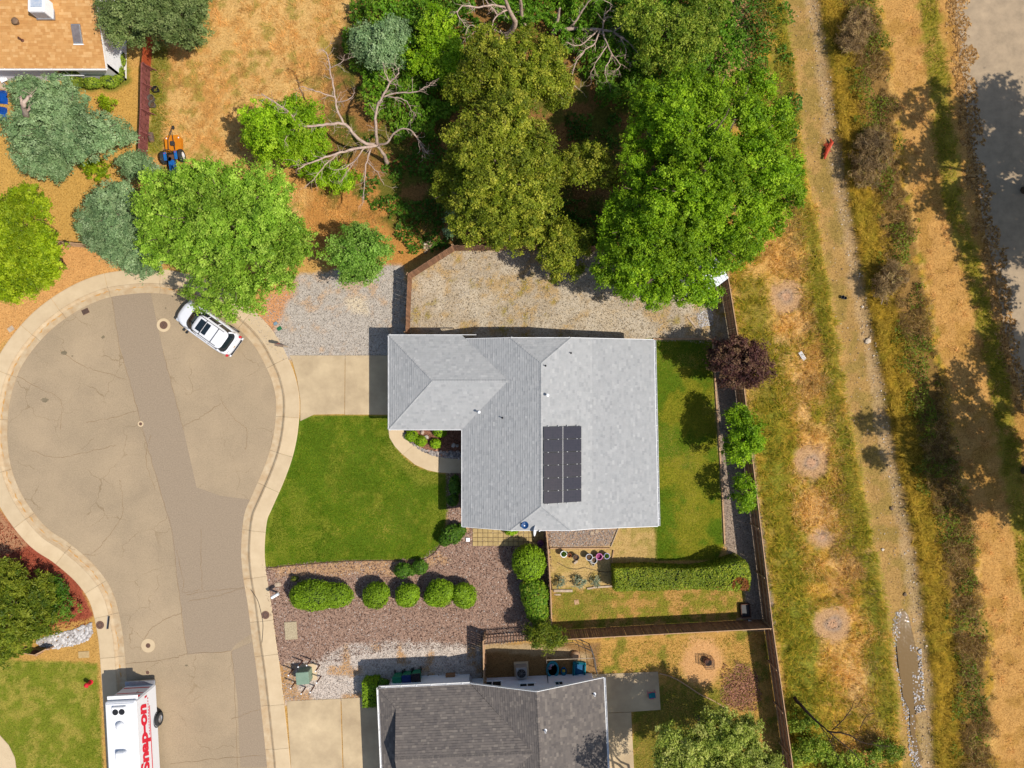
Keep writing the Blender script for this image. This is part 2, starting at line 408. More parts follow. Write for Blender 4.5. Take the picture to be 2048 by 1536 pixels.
# lawns
layer(LAWN, S(102, 126, 26), S(72, 98, 16), 1.5, 1.5)
layer(LAWN, S(146, 146, 48), S(104, 118, 28), 1.5, 1.5, .8, th(n1 * .5 + n2 * .5, .48, .62))
layer([(785, 860), (800, 912), (860, 950), (900, 952), (840, 975), (770, 900)], S(170, 158, 66), S(130, 132, 40), 14, 10, .7)
layer(LAWN2, S(102, 126, 26), S(72, 98, 16), 1.5, 1.5)
layer(LAWN2, S(160, 146, 42), S(116, 118, 26), 1.5, 1.5, .85, th(n1 * .6 + n2 * .4, .44, .58))
# back yard of the grey-roofed house
layer([(1095, 1055), (1238, 1055), (1222, 1094), (1095, 1100)], S(190, 160, 132), S(140, 120, 106), 2, 2)
layer([(1238, 1050), (1312, 1050), (1312, 1122), (1225, 1122), (1222, 1096)], S(214, 178, 116), S(172, 140, 74), 4, 6)
layer([(1238, 1050), (1312, 1050), (1312, 1122), (1225, 1122), (1222, 1096)], S(156, 144, 64), S(130, 124, 46), 4, 6, .6, th(n4m, .5, .6))
layer([(1098, 1096), (1226, 1096), (1226, 1176), (1100, 1186)], S(216, 182, 120), S(178, 146, 86), 2, 3)
layer([(1098, 1096), (1226, 1096), (1226, 1176), (1100, 1186)], S(160, 150, 70), S(190, 150, 84), 2, 3, .6, th(n4m, .53, .6))
layer([(1100, 1182), (1226, 1172), (1498, 1165), (1500, 1262), (1104, 1285)], S(206, 158, 92), S(176, 134, 66), 3, 4)
layer([(1100, 1182), (1226, 1172), (1498, 1165), (1500, 1262), (1104, 1285)], S(146, 144, 44), S(112, 116, 34), 3, 4, .9, th(n2 * .6 + n4 * .4, .44, .56))
layer([(1104, 1184), (1226, 1174), (1226, 1225), (1104, 1262)], S(132, 134, 46), S(104, 110, 36), 8, 10, .6)
layer([(1426, 675), (1490, 675), (1560, 1262), (1488, 1262), (1490, 1180), (1449, 1088), (1444, 1000), (1430, 780)], S(186, 164, 142), S(134, 118, 104), 2, 2)
# back yard of the brown-roofed house
HB = [(1190, 1278), (1550, 1262), (1590, 1600), (1200, 1600)]
layer(HB, S(214, 166, 90), S(172, 132, 62), 3, 4)
layer(HB, S(138, 136, 46), S(106, 108, 34), 3, 4, .9, th(n2 * .5 + n4 * .5, .5, .62))
layer(circ(1405, 1325, 42, 52), S(226, 174, 116), S(206, 150, 92), 12, 14)
layer([(1320, 1380), (1420, 1400), (1480, 1460), (1520, 1600), (1260, 1600), (1270, 1430)], S(120, 122, 42), S(96, 100, 30), 8, 10, .8)
layer(circ(1480, 1372, 38, 44), S(190, 136, 110), S(120, 84, 70), 8, 14)
layer([(962, 1288), (1200, 1284), (1200, 1380), (962, 1380)], S(168, 128, 82), S(126, 100, 60), 4, 5)
layer([(962, 1288), (1100, 1290), (1180, 1310), (1180, 1322), (1100, 1312), (962, 1300)], S(206, 180, 138), S(180, 150, 106), 4, 5, .8)
# east strip beyond the fence
E = [(int(1462 + (y - 558) * .132), y) for y in (-80, 200, 558, 900, 1250, 1600)]
STRIP = [(1485, -80)] + E[1:] + [(2300, 1600), (2300, -80)]
layer(STRIP, S(210, 164, 66), S(160, 122, 42), 4, 4)
layer(STRIP, S(150, 138, 42), S(112, 110, 30), 4, 4, .9, th(n4m, .5, .57))
layer(STRIP, S(236, 188, 112), S(208, 152, 76), 4, 4, .9, th(n1m, .48, .54))
layer([(1480, 560), (1530, 560), (1600, 1000), (1660, 1536), (1590, 1536), (1540, 1100)], S(140, 138, 40), S(104, 110, 30), 16, 20, .7)
layer(shift(CREEK_L, -48, 6), S(140, 140, 48), S(120, 110, 40), 8, 12, .7)
layer(shift(CREEK_L, -16, 8), S(224, 178, 78), S(200, 150, 60), 5, 6, .8, th(n1, .4, .55))
layer(CREEK, S(196, 154, 92), S(150, 120, 66), 4, 5)
layer(CREEK, S(168, 140, 72), S(132, 112, 56), 4, 5, .8, th(n4, .46, .6))
layer(shift(CREEK_R, -26, -2), S(206, 174, 130), S(164, 134, 98), 6, 10, .6)
layer(shift(CREEK_R, 0, 52), S(182, 144, 44), S(124, 104, 28), 5, 8)
layer(shift(CREEK_R, 0, 60), S(140, 126, 34), S(116, 104, 28), 5, 8, .7, th(n4, .45, .6))
layer(shift(CREEK_R, 50, 112), S(150, 114, 60), S(108, 82, 48), 8, 20, .85)
layer([(x + 124, y) for x, y in CREEK_R] + [(2300, 1600), (2300, -80)], S(216, 164, 94), S(182, 132, 66), 8, 14)
layer([(x + 124, y) for x, y in CREEK_R] + [(2300, 1600), (2300, -80)], S(186, 140, 66), S(160, 116, 52), 8, 14, .7, th(n4, .5, .64))
GS = [(1838, -60), (1852, 0), (1870, 150), (1900, 400), (1950, 560), (1980, 700), (1998, 800), (2030, 1000), (2060, 1200)]
layer(shift(GS, -16, 24), S(132, 136, 40), S(170, 138, 50), 8, 12, .85)
layer([(1420, -40), (1500, -40), (1510, 120), (1470, 250), (1410, 200)], S(200, 158, 116), S(160, 120, 84), 10, 16, .8)
for poly_ in (circ(1612, 775, 26, 62), circ(1640, 1020, 52, 34), circ(1700, 1120, 44, 40), circ(1600, 640, 26, 30), circ(1720, 1380, 34, 60), circ(1560, 690, 22, 30)):
    layer(poly_, S(244, 200, 132), S(216, 162, 92), 9, 22, .85)
for poly_ in (circ(1600, 1330, 36, 150), circ(1545, 900, 22, 120), circ(1590, 1120, 26, 60), circ(1745, 1250, 14, 120)):
    layer(poly_, S(146, 148, 52), S(112, 120, 38), 10, 20, .75)
for poly_ in (circ(1668, 980, 26, 40), circ(1690, 1180, 24, 40), circ(1640, 690, 20, 50)):
    layer(poly_, S(176, 118, 64), S(132, 90, 52), 10, 20, .7)
for bx, by, br in ((1572, 593, 34), (1622, 925, 40), (1645, 1075, 26), (1665, 1248, 38)):
    layer(circ(bx, by, br), S(212, 170, 122), S(176, 134, 94), 7, 9)
    layer(circ(bx, by, br * .42), S(176, 152, 130), S(128, 110, 100), 6, 6, .8)
    layer(circ(bx, by, br * .25), S(214, 168, 130), S(180, 138, 104), 2, 2)
# heights
roadin = sdist(PXX, PYY, ROAD_EDGE)
pave_sd = sdist(PXX, PYY, PAVE)
flat = sstep(8, -20, pave_sd)
def zfield(px, py, x, y):
    fx = 1457 + (py - 558) * .132
    e = sstep(12, 60, px - fx); cs = sdist(px, py, CREEK); ps = sdist(px, py, PAVE)
    z = e * (fbm(x, y, .55, 31) * .26 - .1) * sstep(8, -30, ps)
    z = z - e * .2 * sstep(-8, 16, cs)
    z = z + e * .13 * sstep(-26, -6, cs) * sstep(4, -8, cs)
    nn = sstep(40, 140, 470 - py) * sstep(320, 420, px) * (1 - e)
    return z + nn * (fbm(x, y, .4, 35) * .2 - .1)
GZ = zfield(PXX, PYY, GX, GY)
GZ = np.where(roadin > -22, -.35, GZ); GZ = np.where(pave_sd > 4, GZ - .06, GZ)
ny, nx = GX.shape
V = np.stack([GX, GY, GZ], -1).reshape(-1, 3)
idx = np.arange(nx * ny).reshape(ny, nx)
F = np.stack([idx[:-1, :-1], idx[:-1, 1:], idx[1:, 1:], idx[1:, :-1]], -1).reshape(-1, 4)
# far skirt out to the horizon, same mesh
x0, x1, y0, y1 = gx[0], gx[-1], gy[0], gy[-1]; b = len(V)
R_ = 1500
skirt = np.array([(x0, y0, -.02), (x1, y0, -.02), (x1, y1, -.02), (x0, y1, -.02), (-R_, -R_, -.02), (R_, -R_, -.02), (R_, R_, -.02), (-R_, R_, -.02)])
V = np.concatenate([V, skirt]); SF = np.array([(b + i, b + 4 + i, b + 4 + (i + 1) % 4, b + (i + 1) % 4) for i in range(4)])
F = np.concatenate([F, SF])
ext = np.tile(np.array([S(206, 155, 90)]), (8, 1))
gm, nt, out = nmat('bare_and_planted_soil')
pz = pos(nt)
f1 = noise(nt, 6.5, 6, .8, pz); f2 = noise(nt, 19, 4, .8, pz); f3 = noise(nt, 2.2, 4, .6, pz)
mm = N(nt, 'ShaderNodeMath', operation='MULTIPLY_ADD'); nt.links.new(f2, mm.inputs[0]); mm.inputs[1].default_value = .55
m2 = N(nt, 'ShaderNodeMath', operation='MULTIPLY_ADD'); nt.links.new(f1, m2.inputs[0]); m2.inputs[1].default_value = .45; m2.inputs[2].default_value = 0
nt.links.new(m2.outputs[0], mm.inputs[2])
fac = ramp(nt, mm.outputs[0], [(.40, (0, 0, 0)), (.56, (1, 1, 1))])
c = mixc(nt, fac, attr(nt, 'soil_b').outputs['Color'], attr(nt, 'soil_a').outputs['Color'])
c = mixc(nt, 1.0, c, ramp(nt, f3, [(.3, (.95, .95, .95)), (.7, (1.18, 1.18, 1.18))]), 'MULTIPLY')
c = mixc(nt, 1.0, c, ramp(nt, noise(nt, 11, 3, .6, pz), [(.36, (.66, .64, .6)), (.5, (1.06, 1.06, 1.06))]), 'MULTIPLY')
bsdf(nt, out, c, .95, 0, bump(nt, mm.outputs[0], .05), .1)
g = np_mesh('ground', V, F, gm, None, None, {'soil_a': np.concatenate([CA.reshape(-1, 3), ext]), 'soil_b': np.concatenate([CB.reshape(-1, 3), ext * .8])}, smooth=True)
tag(g, 'dry tan earth, gravel and lawn ground of the whole plot', 'ground', kind='structure')
def tz(x, y):
    a, b_ = px_of(np.atleast_1d(np.asarray(x, float)), np.atleast_1d(np.asarray(y, float)))
    return zfield(a, b_, np.atleast_1d(x), np.atleast_1d(y))

# ------------------------------------------------------------------ road
asph, nt, out = nmat('worn_tan_asphalt'); pz = pos(nt)
f = noise(nt, 13, 6, .9, pz); l = noise(nt, .22, 4, .6, pz); st = noise(nt, .5, 6, .6, pz)
c = ramp(nt, f, [(.3, S(164, 144, 116)), (.7, S(206, 182, 148))])
c = mixc(nt, 1.0, c, ramp(nt, l, [(.35, (.88, .88, .88)), (.65, (1.06, 1.05, 1.04))]), 'MULTIPLY')
c = mixc(nt, 1.0, c, ramp(nt, st, [(.3, (.93, .93, .94)), (.55, (1, 1, 1))]), 'MULTIPLY')
vor = N(nt, 'ShaderNodeTexVoronoi', feature='DISTANCE_TO_EDGE'); vor.inputs['Scale'].default_value = .42
vm = N(nt, 'ShaderNodeVectorMath', operation='MULTIPLY_ADD'); nz3 = nt.nodes.new('ShaderNodeTexNoise'); nz3.inputs['Scale'].default_value = 1.3; nz3.inputs['Detail'].default_value = 5; nt.links.new(pz, nz3.inputs['Vector'])
nt.links.new(nz3.outputs['Color'], vm.inputs[0]); vm.inputs[1].default_value = (1.1, 1.1, 0); nt.links.new(pz, vm.inputs[2]); nt.links.new(vm.outputs[0], vor.inputs['Vector'])
cr = ramp(nt, vor.outputs['Distance'], [(.0, (.72, .68, .62)), (.012, (1, 1, 1))])
gate = ramp(nt, noise(nt, .35, 2, .5, pz), [(.45, (0, 0, 0)), (.6, (1, 1, 1))])
c = mixc(nt, gate, c, mixc(nt, 1.0, c, cr, 'MULTIPLY'))
bsdf(nt, out, c, .92, 0, bump(nt, f, .006), .2)
patch = mat('darker_asphalt_patch', S(188, 166, 138), S(148, 130, 109), 13, .92, bmp=.005, bscale=60, detail=8, contrast=.3)
edge = spline(PP(ROAD_EDGE), 5)
road = thing('road', 'tan asphalt cul-de-sac road', 'road', (0, 0, 0), kind='structure')
MB().sheet([(x, y) for x, y, z in edge], -.09).build('asphalt', asph, road)
pt = [(221, 590), (262, 586), (300, 586), (325, 702), (345, 780), (366, 860), (392, 975), (440, 992), (500, 1000), (488, 1031), (482, 1094), (485, 1147), (495, 1209), (502, 1268), (470, 1290), (461, 1303), (373, 1310), (363, 1230), (352, 1150), (342, 1063), (324, 1000), (304, 930), (284, 860), (260, 770), (236, 685)]
MB().sheet(PP(pt), -.086).build('asphalt_patch', patch, road)
pt = [(462, 1303), (504, 1285), (516, 1366), (525, 1440), (534, 1536), (480, 1536), (474, 1400), (466, 1340)]
MB().sheet(PP(pt), -.082).build('asphalt_patch', patch, road)
crackm = mat('crack_filler', S(170, 140, 102), S(136, 110, 82), 10, .95)
for pts in ([(249, 1330), (340, 1318), (373, 1310), (462, 1303)], [(221, 590), (236, 685), (260, 770), (284, 860), (304, 930), (324, 1000), (342, 1063), (352, 1150), (363, 1230), (373, 1310)], [(325, 702), (345, 780), (366, 860)],
            [(462, 1303), (470, 1400), (474, 1536)], [(373, 1190), (420, 1182), (492, 1175)], [(353, 1100), (365, 1160), (366, 1185), (400, 1180)], [(30, 750), (75, 776), (120, 800), (118, 860)], [(366, 852), (400, 835), (440, 806)],
            [(170, 845), (220, 836), (275, 822)], [(400, 1060), (402, 1140), (404, 1180)], [(280, 1300), (300, 1260), (340, 1235), (362, 1228)], [(130, 1090), (175, 1110), (210, 1080), (240, 1035), (244, 1000), (238, 960)],
            [(462, 1440), (500, 1425), (518, 1420)], [(340, 1530), (420, 1520), (530, 1512)], [(300, 870), (290, 920), (310, 980)], [(440, 800), (470, 840), (492, 860), (490, 900)], [(492, 1175), (440, 1190), (375, 1204)], [(120, 700), (160, 730), (210, 745), (250, 760)], [(60, 900), (110, 915), (170, 905), (230, 890)]):
    path = spline(PP(pts), 8); path = [(x + random.uniform(-.05, .05), y + random.uniform(-.05, .05), z) for x, y, z in path]
    MB().ribbon(path, [random.uniform(.01, .03) for _ in path], -.078).build('crack', crackm, road)
stain = mat('oil_stain', S(120, 108, 84), S(156, 138, 110), 3, .8)
for cx, cy, rx, ry in ((88, 800, 8, 5), (127, 706, 6, 5), (143, 712, 2, 2), (205, 674, 4, 3), (372, 1332, 3, 2), (330, 616, 2, 2)):
    MB().sheet([P(cx + rx * math.cos(t) * random.uniform(.6, 1.2), cy + ry * math.sin(t) * random.uniform(.6, 1.2)) for t in np.arange(0, 6.28, .35)], -.074).build('oil_stain', stain, road)
lidm = mat('rusty_manhole_iron', S(140, 104, 84), S(104, 78, 66), 40, .8, bmp=.01)
def manhole(px, py, r1, r2, label):
    x, y, _ = P(px, py)
    t = thing('manhole', label, 'manhole', (x, y, -.09))
    if r1: MB().lathe([(r2 + .01, 0), (r2 + .01, .018), (r1, .018), (r1, 0)], n=28, caps=False).build('collar', MT['concrete'], t, local=True)
    mb = MB().lathe([(0, 0.022), (r2 * .9, .022), (r2, .02), (r2, 0)][::-1], n=24)
    o = mb.build('lid', lidm, t, local=True)
    if r2 > .13:
        for a in range(6): MB().box((math.cos(a * 1.047) * r2 * .55, math.sin(a * 1.047) * r2 * .55, .026), (r2 * .35, r2 * .08, .01), a * 1.047).build('rib', MT['steel_dark'], o, local=True)
    MB().box((0, 0, .026), (r2 * .25, r2 * .25, .008)).build('pick_hole', MT['steel_dark'], o, local=True)
    return t
manhole(326, 650, .45, .26, 'manhole with wide concrete collar beside the parked white car')
manhole(280, 848, .19, .1, 'tiny round valve cover in the middle of the cul-de-sac')
manhole(295, 1292, .46, .15, 'small manhole lid in large pale concrete disc near the van')
manhole(294, 1346, .15, .12, 'small rust valve cover just above the white van')
t = thing('storm_drain', 'rusty square drain grate at the top left kerb', 'drain', P(171, 623, -.09), math.radians(25))
MB().box((0, 0, .01), (.46, .34, .02)).build('frame', lidm, t, local=True)
for i in range(6): MB().box((-.18 + i * .072, 0, .026), (.03, .28, .014)).build('bar', MT['steel_dark'], t, local=True)

# kerb + pavement, slab by slab
walk = thing('sidewalk', 'curved concrete pavement around the cul-de-sac', 'sidewalk', (0, 0, 0), kind='structure')
E2 = [Vector((x, y, 0)) for x, y, z in spline(PP(ROAD_EDGE), 12)]
cum = [0]
for i in range(1, len(E2)): cum.append(cum[-1] + (E2[i] - E2[i - 1]).length)
def at(s):
    s = max(0, min(cum[-1] - 1e-6, s)); i = int(np.searchsorted(cum, s, 'right') - 1); i = min(i, len(E2) - 2)
    t = (s - cum[i]) / max(1e-9, cum[i + 1] - cum[i]); p = E2[i].lerp(E2[i + 1], t)
    a = E2[max(i - 3, 0)]; b_ = E2[min(i + 4, len(E2) - 1)]; d = (b_ - a).normalized()
    return p, Vector((d.y, -d.x, 0))
def strip(s0, s1, prof):
    n = max(2, int((s1 - s0) / .3) + 1); vs = []; fs = []; m = len(prof)
    for i in range(n):
        p, nn = at(s0 + (s1 - s0) * i / (n - 1))
        for o_, z in prof: q = p + nn * o_; vs.append((q.x, q.y, z))
    for i in range(n - 1):
        for j in range(m - 1): fs.append((i * m + j, i * m + j + 1, (i + 1) * m + j + 1, (i + 1) * m + j))
    return MB().add(vs, fs)
PK = [(-.02, -.3), (-.02, -.075), (.40, -.088), (.46, -.07), (.54, .0), (.60, .02), (.603, -.2)]
PW = [(.612, -.2), (.612, .022), (1.52, .03), (1.57, .02), (1.57, -.2)]
s = 0.0; joints = []
while s < cum[-1] - 1:
    L = random.choice((2.3, 2.9, 3.3)); e = min(s + L, cum[-1]); joints.append((s, e)); s = e
kerbm = mat('kerb_concrete', S(226, 204, 168), S(196, 160, 116), 2.2, .9, obj_rand=.06, bmp=.004, contrast=.25, detail=8)
for a, b_ in joints:
    strip(a + .008, b_ - .008, PK).build('kerb', kerbm, walk, smooth=False)
    strip(a + .008, b_ - .008, PW).build('slab', MT['concrete'], walk)
gd_ = mat('gutter_dirt', S(226, 178, 112), S(206, 152, 88), 3, .95)
for a, b_ in joints[12:34]:
    for s0_ in np.arange(a, b_ - .3, .5):
        if random.random() < .75:
            pth = [tuple((lambda pn: pn[0] + pn[1] * (.36 + random.uniform(-.05, .05)))(at(s0_ + q_))) for q_ in (0, .15, .3, .45)]
            MB().ribbon(pth, [.01, random.uniform(.03, .12), random.uniform(.03, .12), .01], -.076).build('gutter_dirt', gd_, walk)
strip(0, cum[-1], [(-.01, -.12), (.61, -.1), (1.56, -.03)]).build('joint_bed', mat('joint_dirt', S(120, 98, 70), None, 8, .95), walk)
def disc_lid(px, py, r, name, label, col=None):
    t = thing(name, label, 'lid', P(px, py, .03))
    o = MB().lathe([(r, -.02), (r, .008), (r * .93, .012), (0, .012)], n=24).build('lid', col or lidm, t, local=True)
    MB().lathe([(r * .6, .012), (r * .6, .018), (r * .5, .018), (r * .5, .012)], n=20, caps=False).build('ring', MT['steel_dark'], o, local=True)
disc_lid(531, 1230, .27, 'utility_cover', 'round rusty lid in the right-hand pavement by the bark yard')
disc_lid(200, 1250, .27, 'utility_cover', 'round rusty lid in the left-hand pavement by the drain slot')
t = thing('drain_slot', 'black kerb inlet slot beside the round pavement lid', 'drain', P(217, 1245, .02), math.radians(-6))
MB().box((0, 0, .012), (.1, .84, .025)).build('opening', MT['black'], t, local=True)
MB().box((-.07, 0, .014), (.03, .9, .03)).build('lip', MT['metal'], t, local=True)
ck = spline(PP([(502, 1180), (515, 1200), (522, 1225), (526, 1250), (524, 1285)], .032), 6)
MB().ribbon(ck, .035, .034).build('crack', MT['black'], walk)

# driveways, walks and patio slabs
def slabs(name, label, polys, z=.03, m=None, kind='structure'):
    t = thing(name, label, name.split('_')[0], (0, 0, 0), kind=kind)
    for p in polys:
        w = PP(p); MB().prism(w, -.1, z).build('slab', m or MT['concrete_drive'], t)
    return t
slabs('driveway', 'concrete driveway of the grey-roofed house', [[(601, 842), (601, 800), (594, 755), (585, 722), (579, 711), (690, 711), (689, 828), (628, 829)], [(691, 711), (805, 711), (805, 829), (690, 829)]], .034)
slabs('driveway', 'concrete driveway of the brown-roofed house', [[(574, 1402), (681, 1397), (686, 1560), (584, 1560)], [(683, 1397), (760, 1393), (764, 1560), (688, 1560)]], .034)
def arcband(o_, i_):
    return o_ + i_[::-1]
wo = [(776, 850), (779, 875), (790, 893), (806, 909), (830, 929), (855, 940), (876, 944.5), (900, 946), (930, 946)]
wi = [(803, 850), (810, 868), (818, 880), (828, 890), (845, 902), (862, 910), (880, 914), (900, 917), (930, 918)]
cuts = [(0, 3), (3, 6), (6, 8)]
slabs('walkway', 'curved concrete walk to the front door', [arcband(spline([(a, b_, 0) for a, b_ in wo[i:j + 1]], 4), spline([(a, b_, 0) for a, b_ in wi[i:j + 1]], 4)) if False else arcband(wo[i:j] + [(wo[j][0] - .5, wo[j][1])], wi[i:j] + [(wi[j][0] - .5, wi[j][1])]) for i, j in cuts], .034, MT['concrete'])
slabs('walkway', 'corner of a concrete walk in the lower left lawn', [[(-60, 1440), (0, 1470), (18, 1490), (30, 1515), (36, 1560), (-60, 1560)]], .034, MT['concrete'])
slabs('patio', 'concrete patio behind the brown-roofed house', [[(1150, 1350), (1316, 1343), (1321, 1419), (1262, 1423), (1150, 1428)], [(1150, 1429), (1262, 1424), (1269, 1560), (1150, 1560)]], .04)
paver = mat('yellow_patio_paver', S(214, 186, 128), S(188, 160, 104), 5, .9, obj_rand=.12, bmp=.003)
pat = thing('paver_patio', 'yellowish square pavers beside the house', 'patio', (0, 0, 0), kind='structure')
x0, y0, _ = P(945, 1048); x1, y1, _ = P(1088, 1092)
MB().box(((x0 + x1) / 2, (y0 + y1) / 2, 0), (x1 - x0, y0 - y1, .02)).build('joint_sand', mat('joint_sand', S(130, 110, 80), None, 9, .95), pat)
pm = None
nxp, nyp = 14, 5; dx = (x1 - x0) / nxp; dy = (y0 - y1) / nyp
for i in range(nxp):
    for j in range(nyp):
        if pm is None:
            pm = MB().bbox((0, 0, 0), (dx - .025, dy - .025, .04), .012).build('paver', paver, pat, local=True); o = pm
        else:
            o = bpy.data.objects.new('paver', pm.data); COL.objects.link(o); o.parent = pat
        o.location = (x0 + dx * (i + .5), y1 + dy * (j + .5), .018 + random.uniform(0, .004)); o.rotation_euler = (random.uniform(-.006, .006), random.uniform(-.006, .006), random.uniform(-.01, .01))
# old pavement on the far right
pvm = mat('grey_old_pavement', S(204, 178, 144), S(160, 140, 114), 1.2, .95, bmp=.006, detail=9, contrast=.25)
rp_ = random.Random(4)
pv = MB().sheet([(x + rp_.uniform(-.1, .1), y) for x, y, z in spline(PP(PAVE[:9]), 10)] + [P(2400, 900)[:2], P(2400, -80)[:2]], .012).build('pavement', pvm)
tag(pv, 'grey broken asphalt lot along the right edge', 'pavement', kind='structure')
def path_piece(name, label, cat, px, py, sx, sy, rz, m, h=.05, z=0, **kw):
    o = MB().bbox((0, 0, h / 2), (sx, sy, h), min(.02, h * .4)).build(name, m); o.location = P(px, py, z); o.rotation_euler = (0, 0, math.radians(rz)); return tag(o, label, cat, **kw)
path_piece('concrete_pad', 'pale speckled concrete pad in the bark yard corner', 'lid', 582, 1261, .82, 1.18, 4, mat('speckled_pad', S(226, 208, 170), S(150, 130, 100), 26, .9), .06)
path_piece('meter_box', 'small white meter lid beside the street corner of the bark yard', 'lid', 556, 1169, .42, .27, 8, MT['plank'], .05)
path_piece('utility_cover', 'flat tan utility lid in the lower left grass strip', 'lid', 168, 1309, .72, .44, 3, mat('tan_lid', S(214, 184, 130), S(190, 158, 110), 6, .9), .04)
path_piece('irrigation_box', 'green plastic valve lid in the gravel by the pavement', 'lid', 559, 657, .3, .24, 30, mat('green_plastic', S(50, 130, 80), S(36, 104, 62), 8, .6), .05)
path_piece('irrigation_box', 'blue-grey meter lid in a pale frame by the pavement', 'lid', 551, 647, .26, .2, 25, mat('blue_grey_lid', S(140, 165, 178), None, 8, .6), .05)
path_piece('utility_cover', 'pale rectangular lid in bare dirt left of the cul-de-sac', 'lid', 22, 658, .42, .32, 35, MT['plank'], .04)
# ------------------------------------------------------------------ roofs
def clip(poly, cl):            # Sutherland-Hodgman, both 2-D, cl convex ccw
    out = poly
    for i in range(len(cl)):
        a, b_ = cl[i], cl[(i + 1) % len(cl)]; inp = out; out = []
        if not inp: return []
        def side(p): return (b_[0] - a[0]) * (p[1] - a[1]) - (b_[1] - a[1]) * (p[0] - a[0])
        for j in range(len(inp)):
            p, q = inp[j], inp[(j + 1) % len(inp)]; sp, sq = side(p), side(q)
            if sp >= 0: out.append(p)
            if (sp >= 0) != (sq >= 0):
                t = sp / (sp - sq); out.append((p[0] + (q[0] - p[0]) * t, p[1] + (q[1] - p[1]) * t))
    return out
def shingle_plane(mb, pts, eave_dir, row=.15, tab=.26, lift=.016, seed=0):
    """pts: planar convex polygon in 3-D. eave_dir: horizontal direction of the eave."""
    rr = random.Random(seed); p = [Vector(q) for q in pts]
    nrm = Vector((0, 0, 0))
    for i in range(len(p)): nrm += (p[i] - p[0]).cross(p[(i + 1) % len(p)] - p[0])
    nrm.normalize()
    if nrm.z < 0: nrm = -nrm
    u = Vector(eave_dir).normalized(); v = nrm.cross(u)
    if v.z < 0: u = -u; v = -v
    o = p[0]; q2 = [((a - o).dot(u), (a - o).dot(v)) for a in p]
    ar = sum(q2[i][0] * q2[(i + 1) % len(q2)][1] - q2[(i + 1) % len(q2)][0] * q2[i][1] for i in range(len(q2)))
    if ar < 0: q2 = q2[::-1]
    u0, u1 = min(a[0] for a in q2), max(a[0] for a in q2); v0, v1 = min(a[1] for a in q2), max(a[1] for a in q2)
    r = 0; vv = v0
    while vv < v1:
        a = u0 - rr.random() * tab
        while a < u1:
            w = tab * rr.choice((.5, .75, 1, 1))
            c = clip([(a, vv), (a + w, vv), (a + w, vv + row), (a, vv + row)], q2)
            if len(c) >= 3:
                th_ = lift * rr.choice((.6, 1, 1, 1.5)); var = rr.random()
                vs = [o + u * x + v * y + nrm * (.004 + th_ * (1 - (y - vv) / row)) for x, y in c]
                n = len(vs); lo = [i for i in range(n) if abs(c[i][1] - vv) < 1e-6]
                fs = [tuple(range(n))]
                if len(lo) == 2:
                    i, j = lo; vs += [vs[i] - nrm * (th_ + .004), vs[j] - nrm * (th_ + .004)]
                    fs.append((i, n, n + 1, j) if (j - i) % n != 1 else (j, i, n, n + 1))
                mb.add(vs, fs, var)
            a += w
        vv += row; r += 1
def slab_under(mb, pts, th_=.12):
    p = [Vector(q) for q in pts]; n = len(p)
    a = sum(p[i].x * p[(i + 1) % n].y - p[(i + 1) % n].x * p[i].y for i in range(n))
    if a < 0: p = p[::-1]
    mb.add(p + [q - Vector((0, 0, th_)) for q in p], [tuple(range(n)), tuple(range(2 * n - 1, n - 1, -1))] + [(i, n + i, n + (i + 1) % n, (i + 1) % n) for i in range(n)])
def ridge(mb, a, b_, w=.26, step=.17, seed=0):
    a, b_ = Vector(a), Vector(b_); rr = random.Random(seed)
    d = b_ - a; n = max(1, int(d.length / step)); t = d.normalized(); side = Vector((-t.y, t.x, 0)).normalized() * w / 2; up = Vector((0, 0, 1))
    for i in range(n):
        s0 = a + d * (i / n); s1 = a + d * ((i + 1.25) / n); h0, h1 = .05, .03
        mb.add([s0 + side - up * .035, s0 + up * h0, s0 - side - up * .035, s1 + side - up * .05, s1 + up * h1, s1 - side - up * .05, s0 + side - up * .06, s0 - side - up * .06], [(0, 3, 4, 1), (1, 4, 5, 2), (6, 0, 1, 2, 7)], rr.random())
def shingle_mat(name, stops): return varmat(name, stops, .95, 2.5, .004, 90, .15, amp=.08)
SH_GREY = shingle_mat('light_grey_shingle', [(.0, S(174, 174, 173)), (.2, S(183, 183, 181)), (.9, S(188, 187, 185)), (1, S(197, 196, 193))])
SH_BROWN = shingle_mat('brown_grey_shingle', [(.0, S(108, 101, 97)), (.3, S(118, 110, 104)), (.8, S(125, 116, 109)), (1, S(142, 132, 122))])
SH_TAN = shingle_mat('orange_tan_shingle', [(.0, S(210, 152, 90)), (.4, S(220, 164, 100)), (.75, S(226, 170, 106)), (1, S(236, 186, 124))])
DECK = mat('roof_deck', S(150, 150, 150), None, 3, .9)

class Frame:                   # local house frame -> world
    def __init__(s, o, deg): s.o = Vector((o[0], o[1], 0)); s.R = Matrix.Rotation(math.radians(deg), 3, 'Z'); s.deg = deg
    def __call__(s, x, y, z): return tuple(s.R @ Vector((x, y, z)) + s.o)
    def d(s, x, y): return tuple(s.R @ Vector((x, y, 0)))

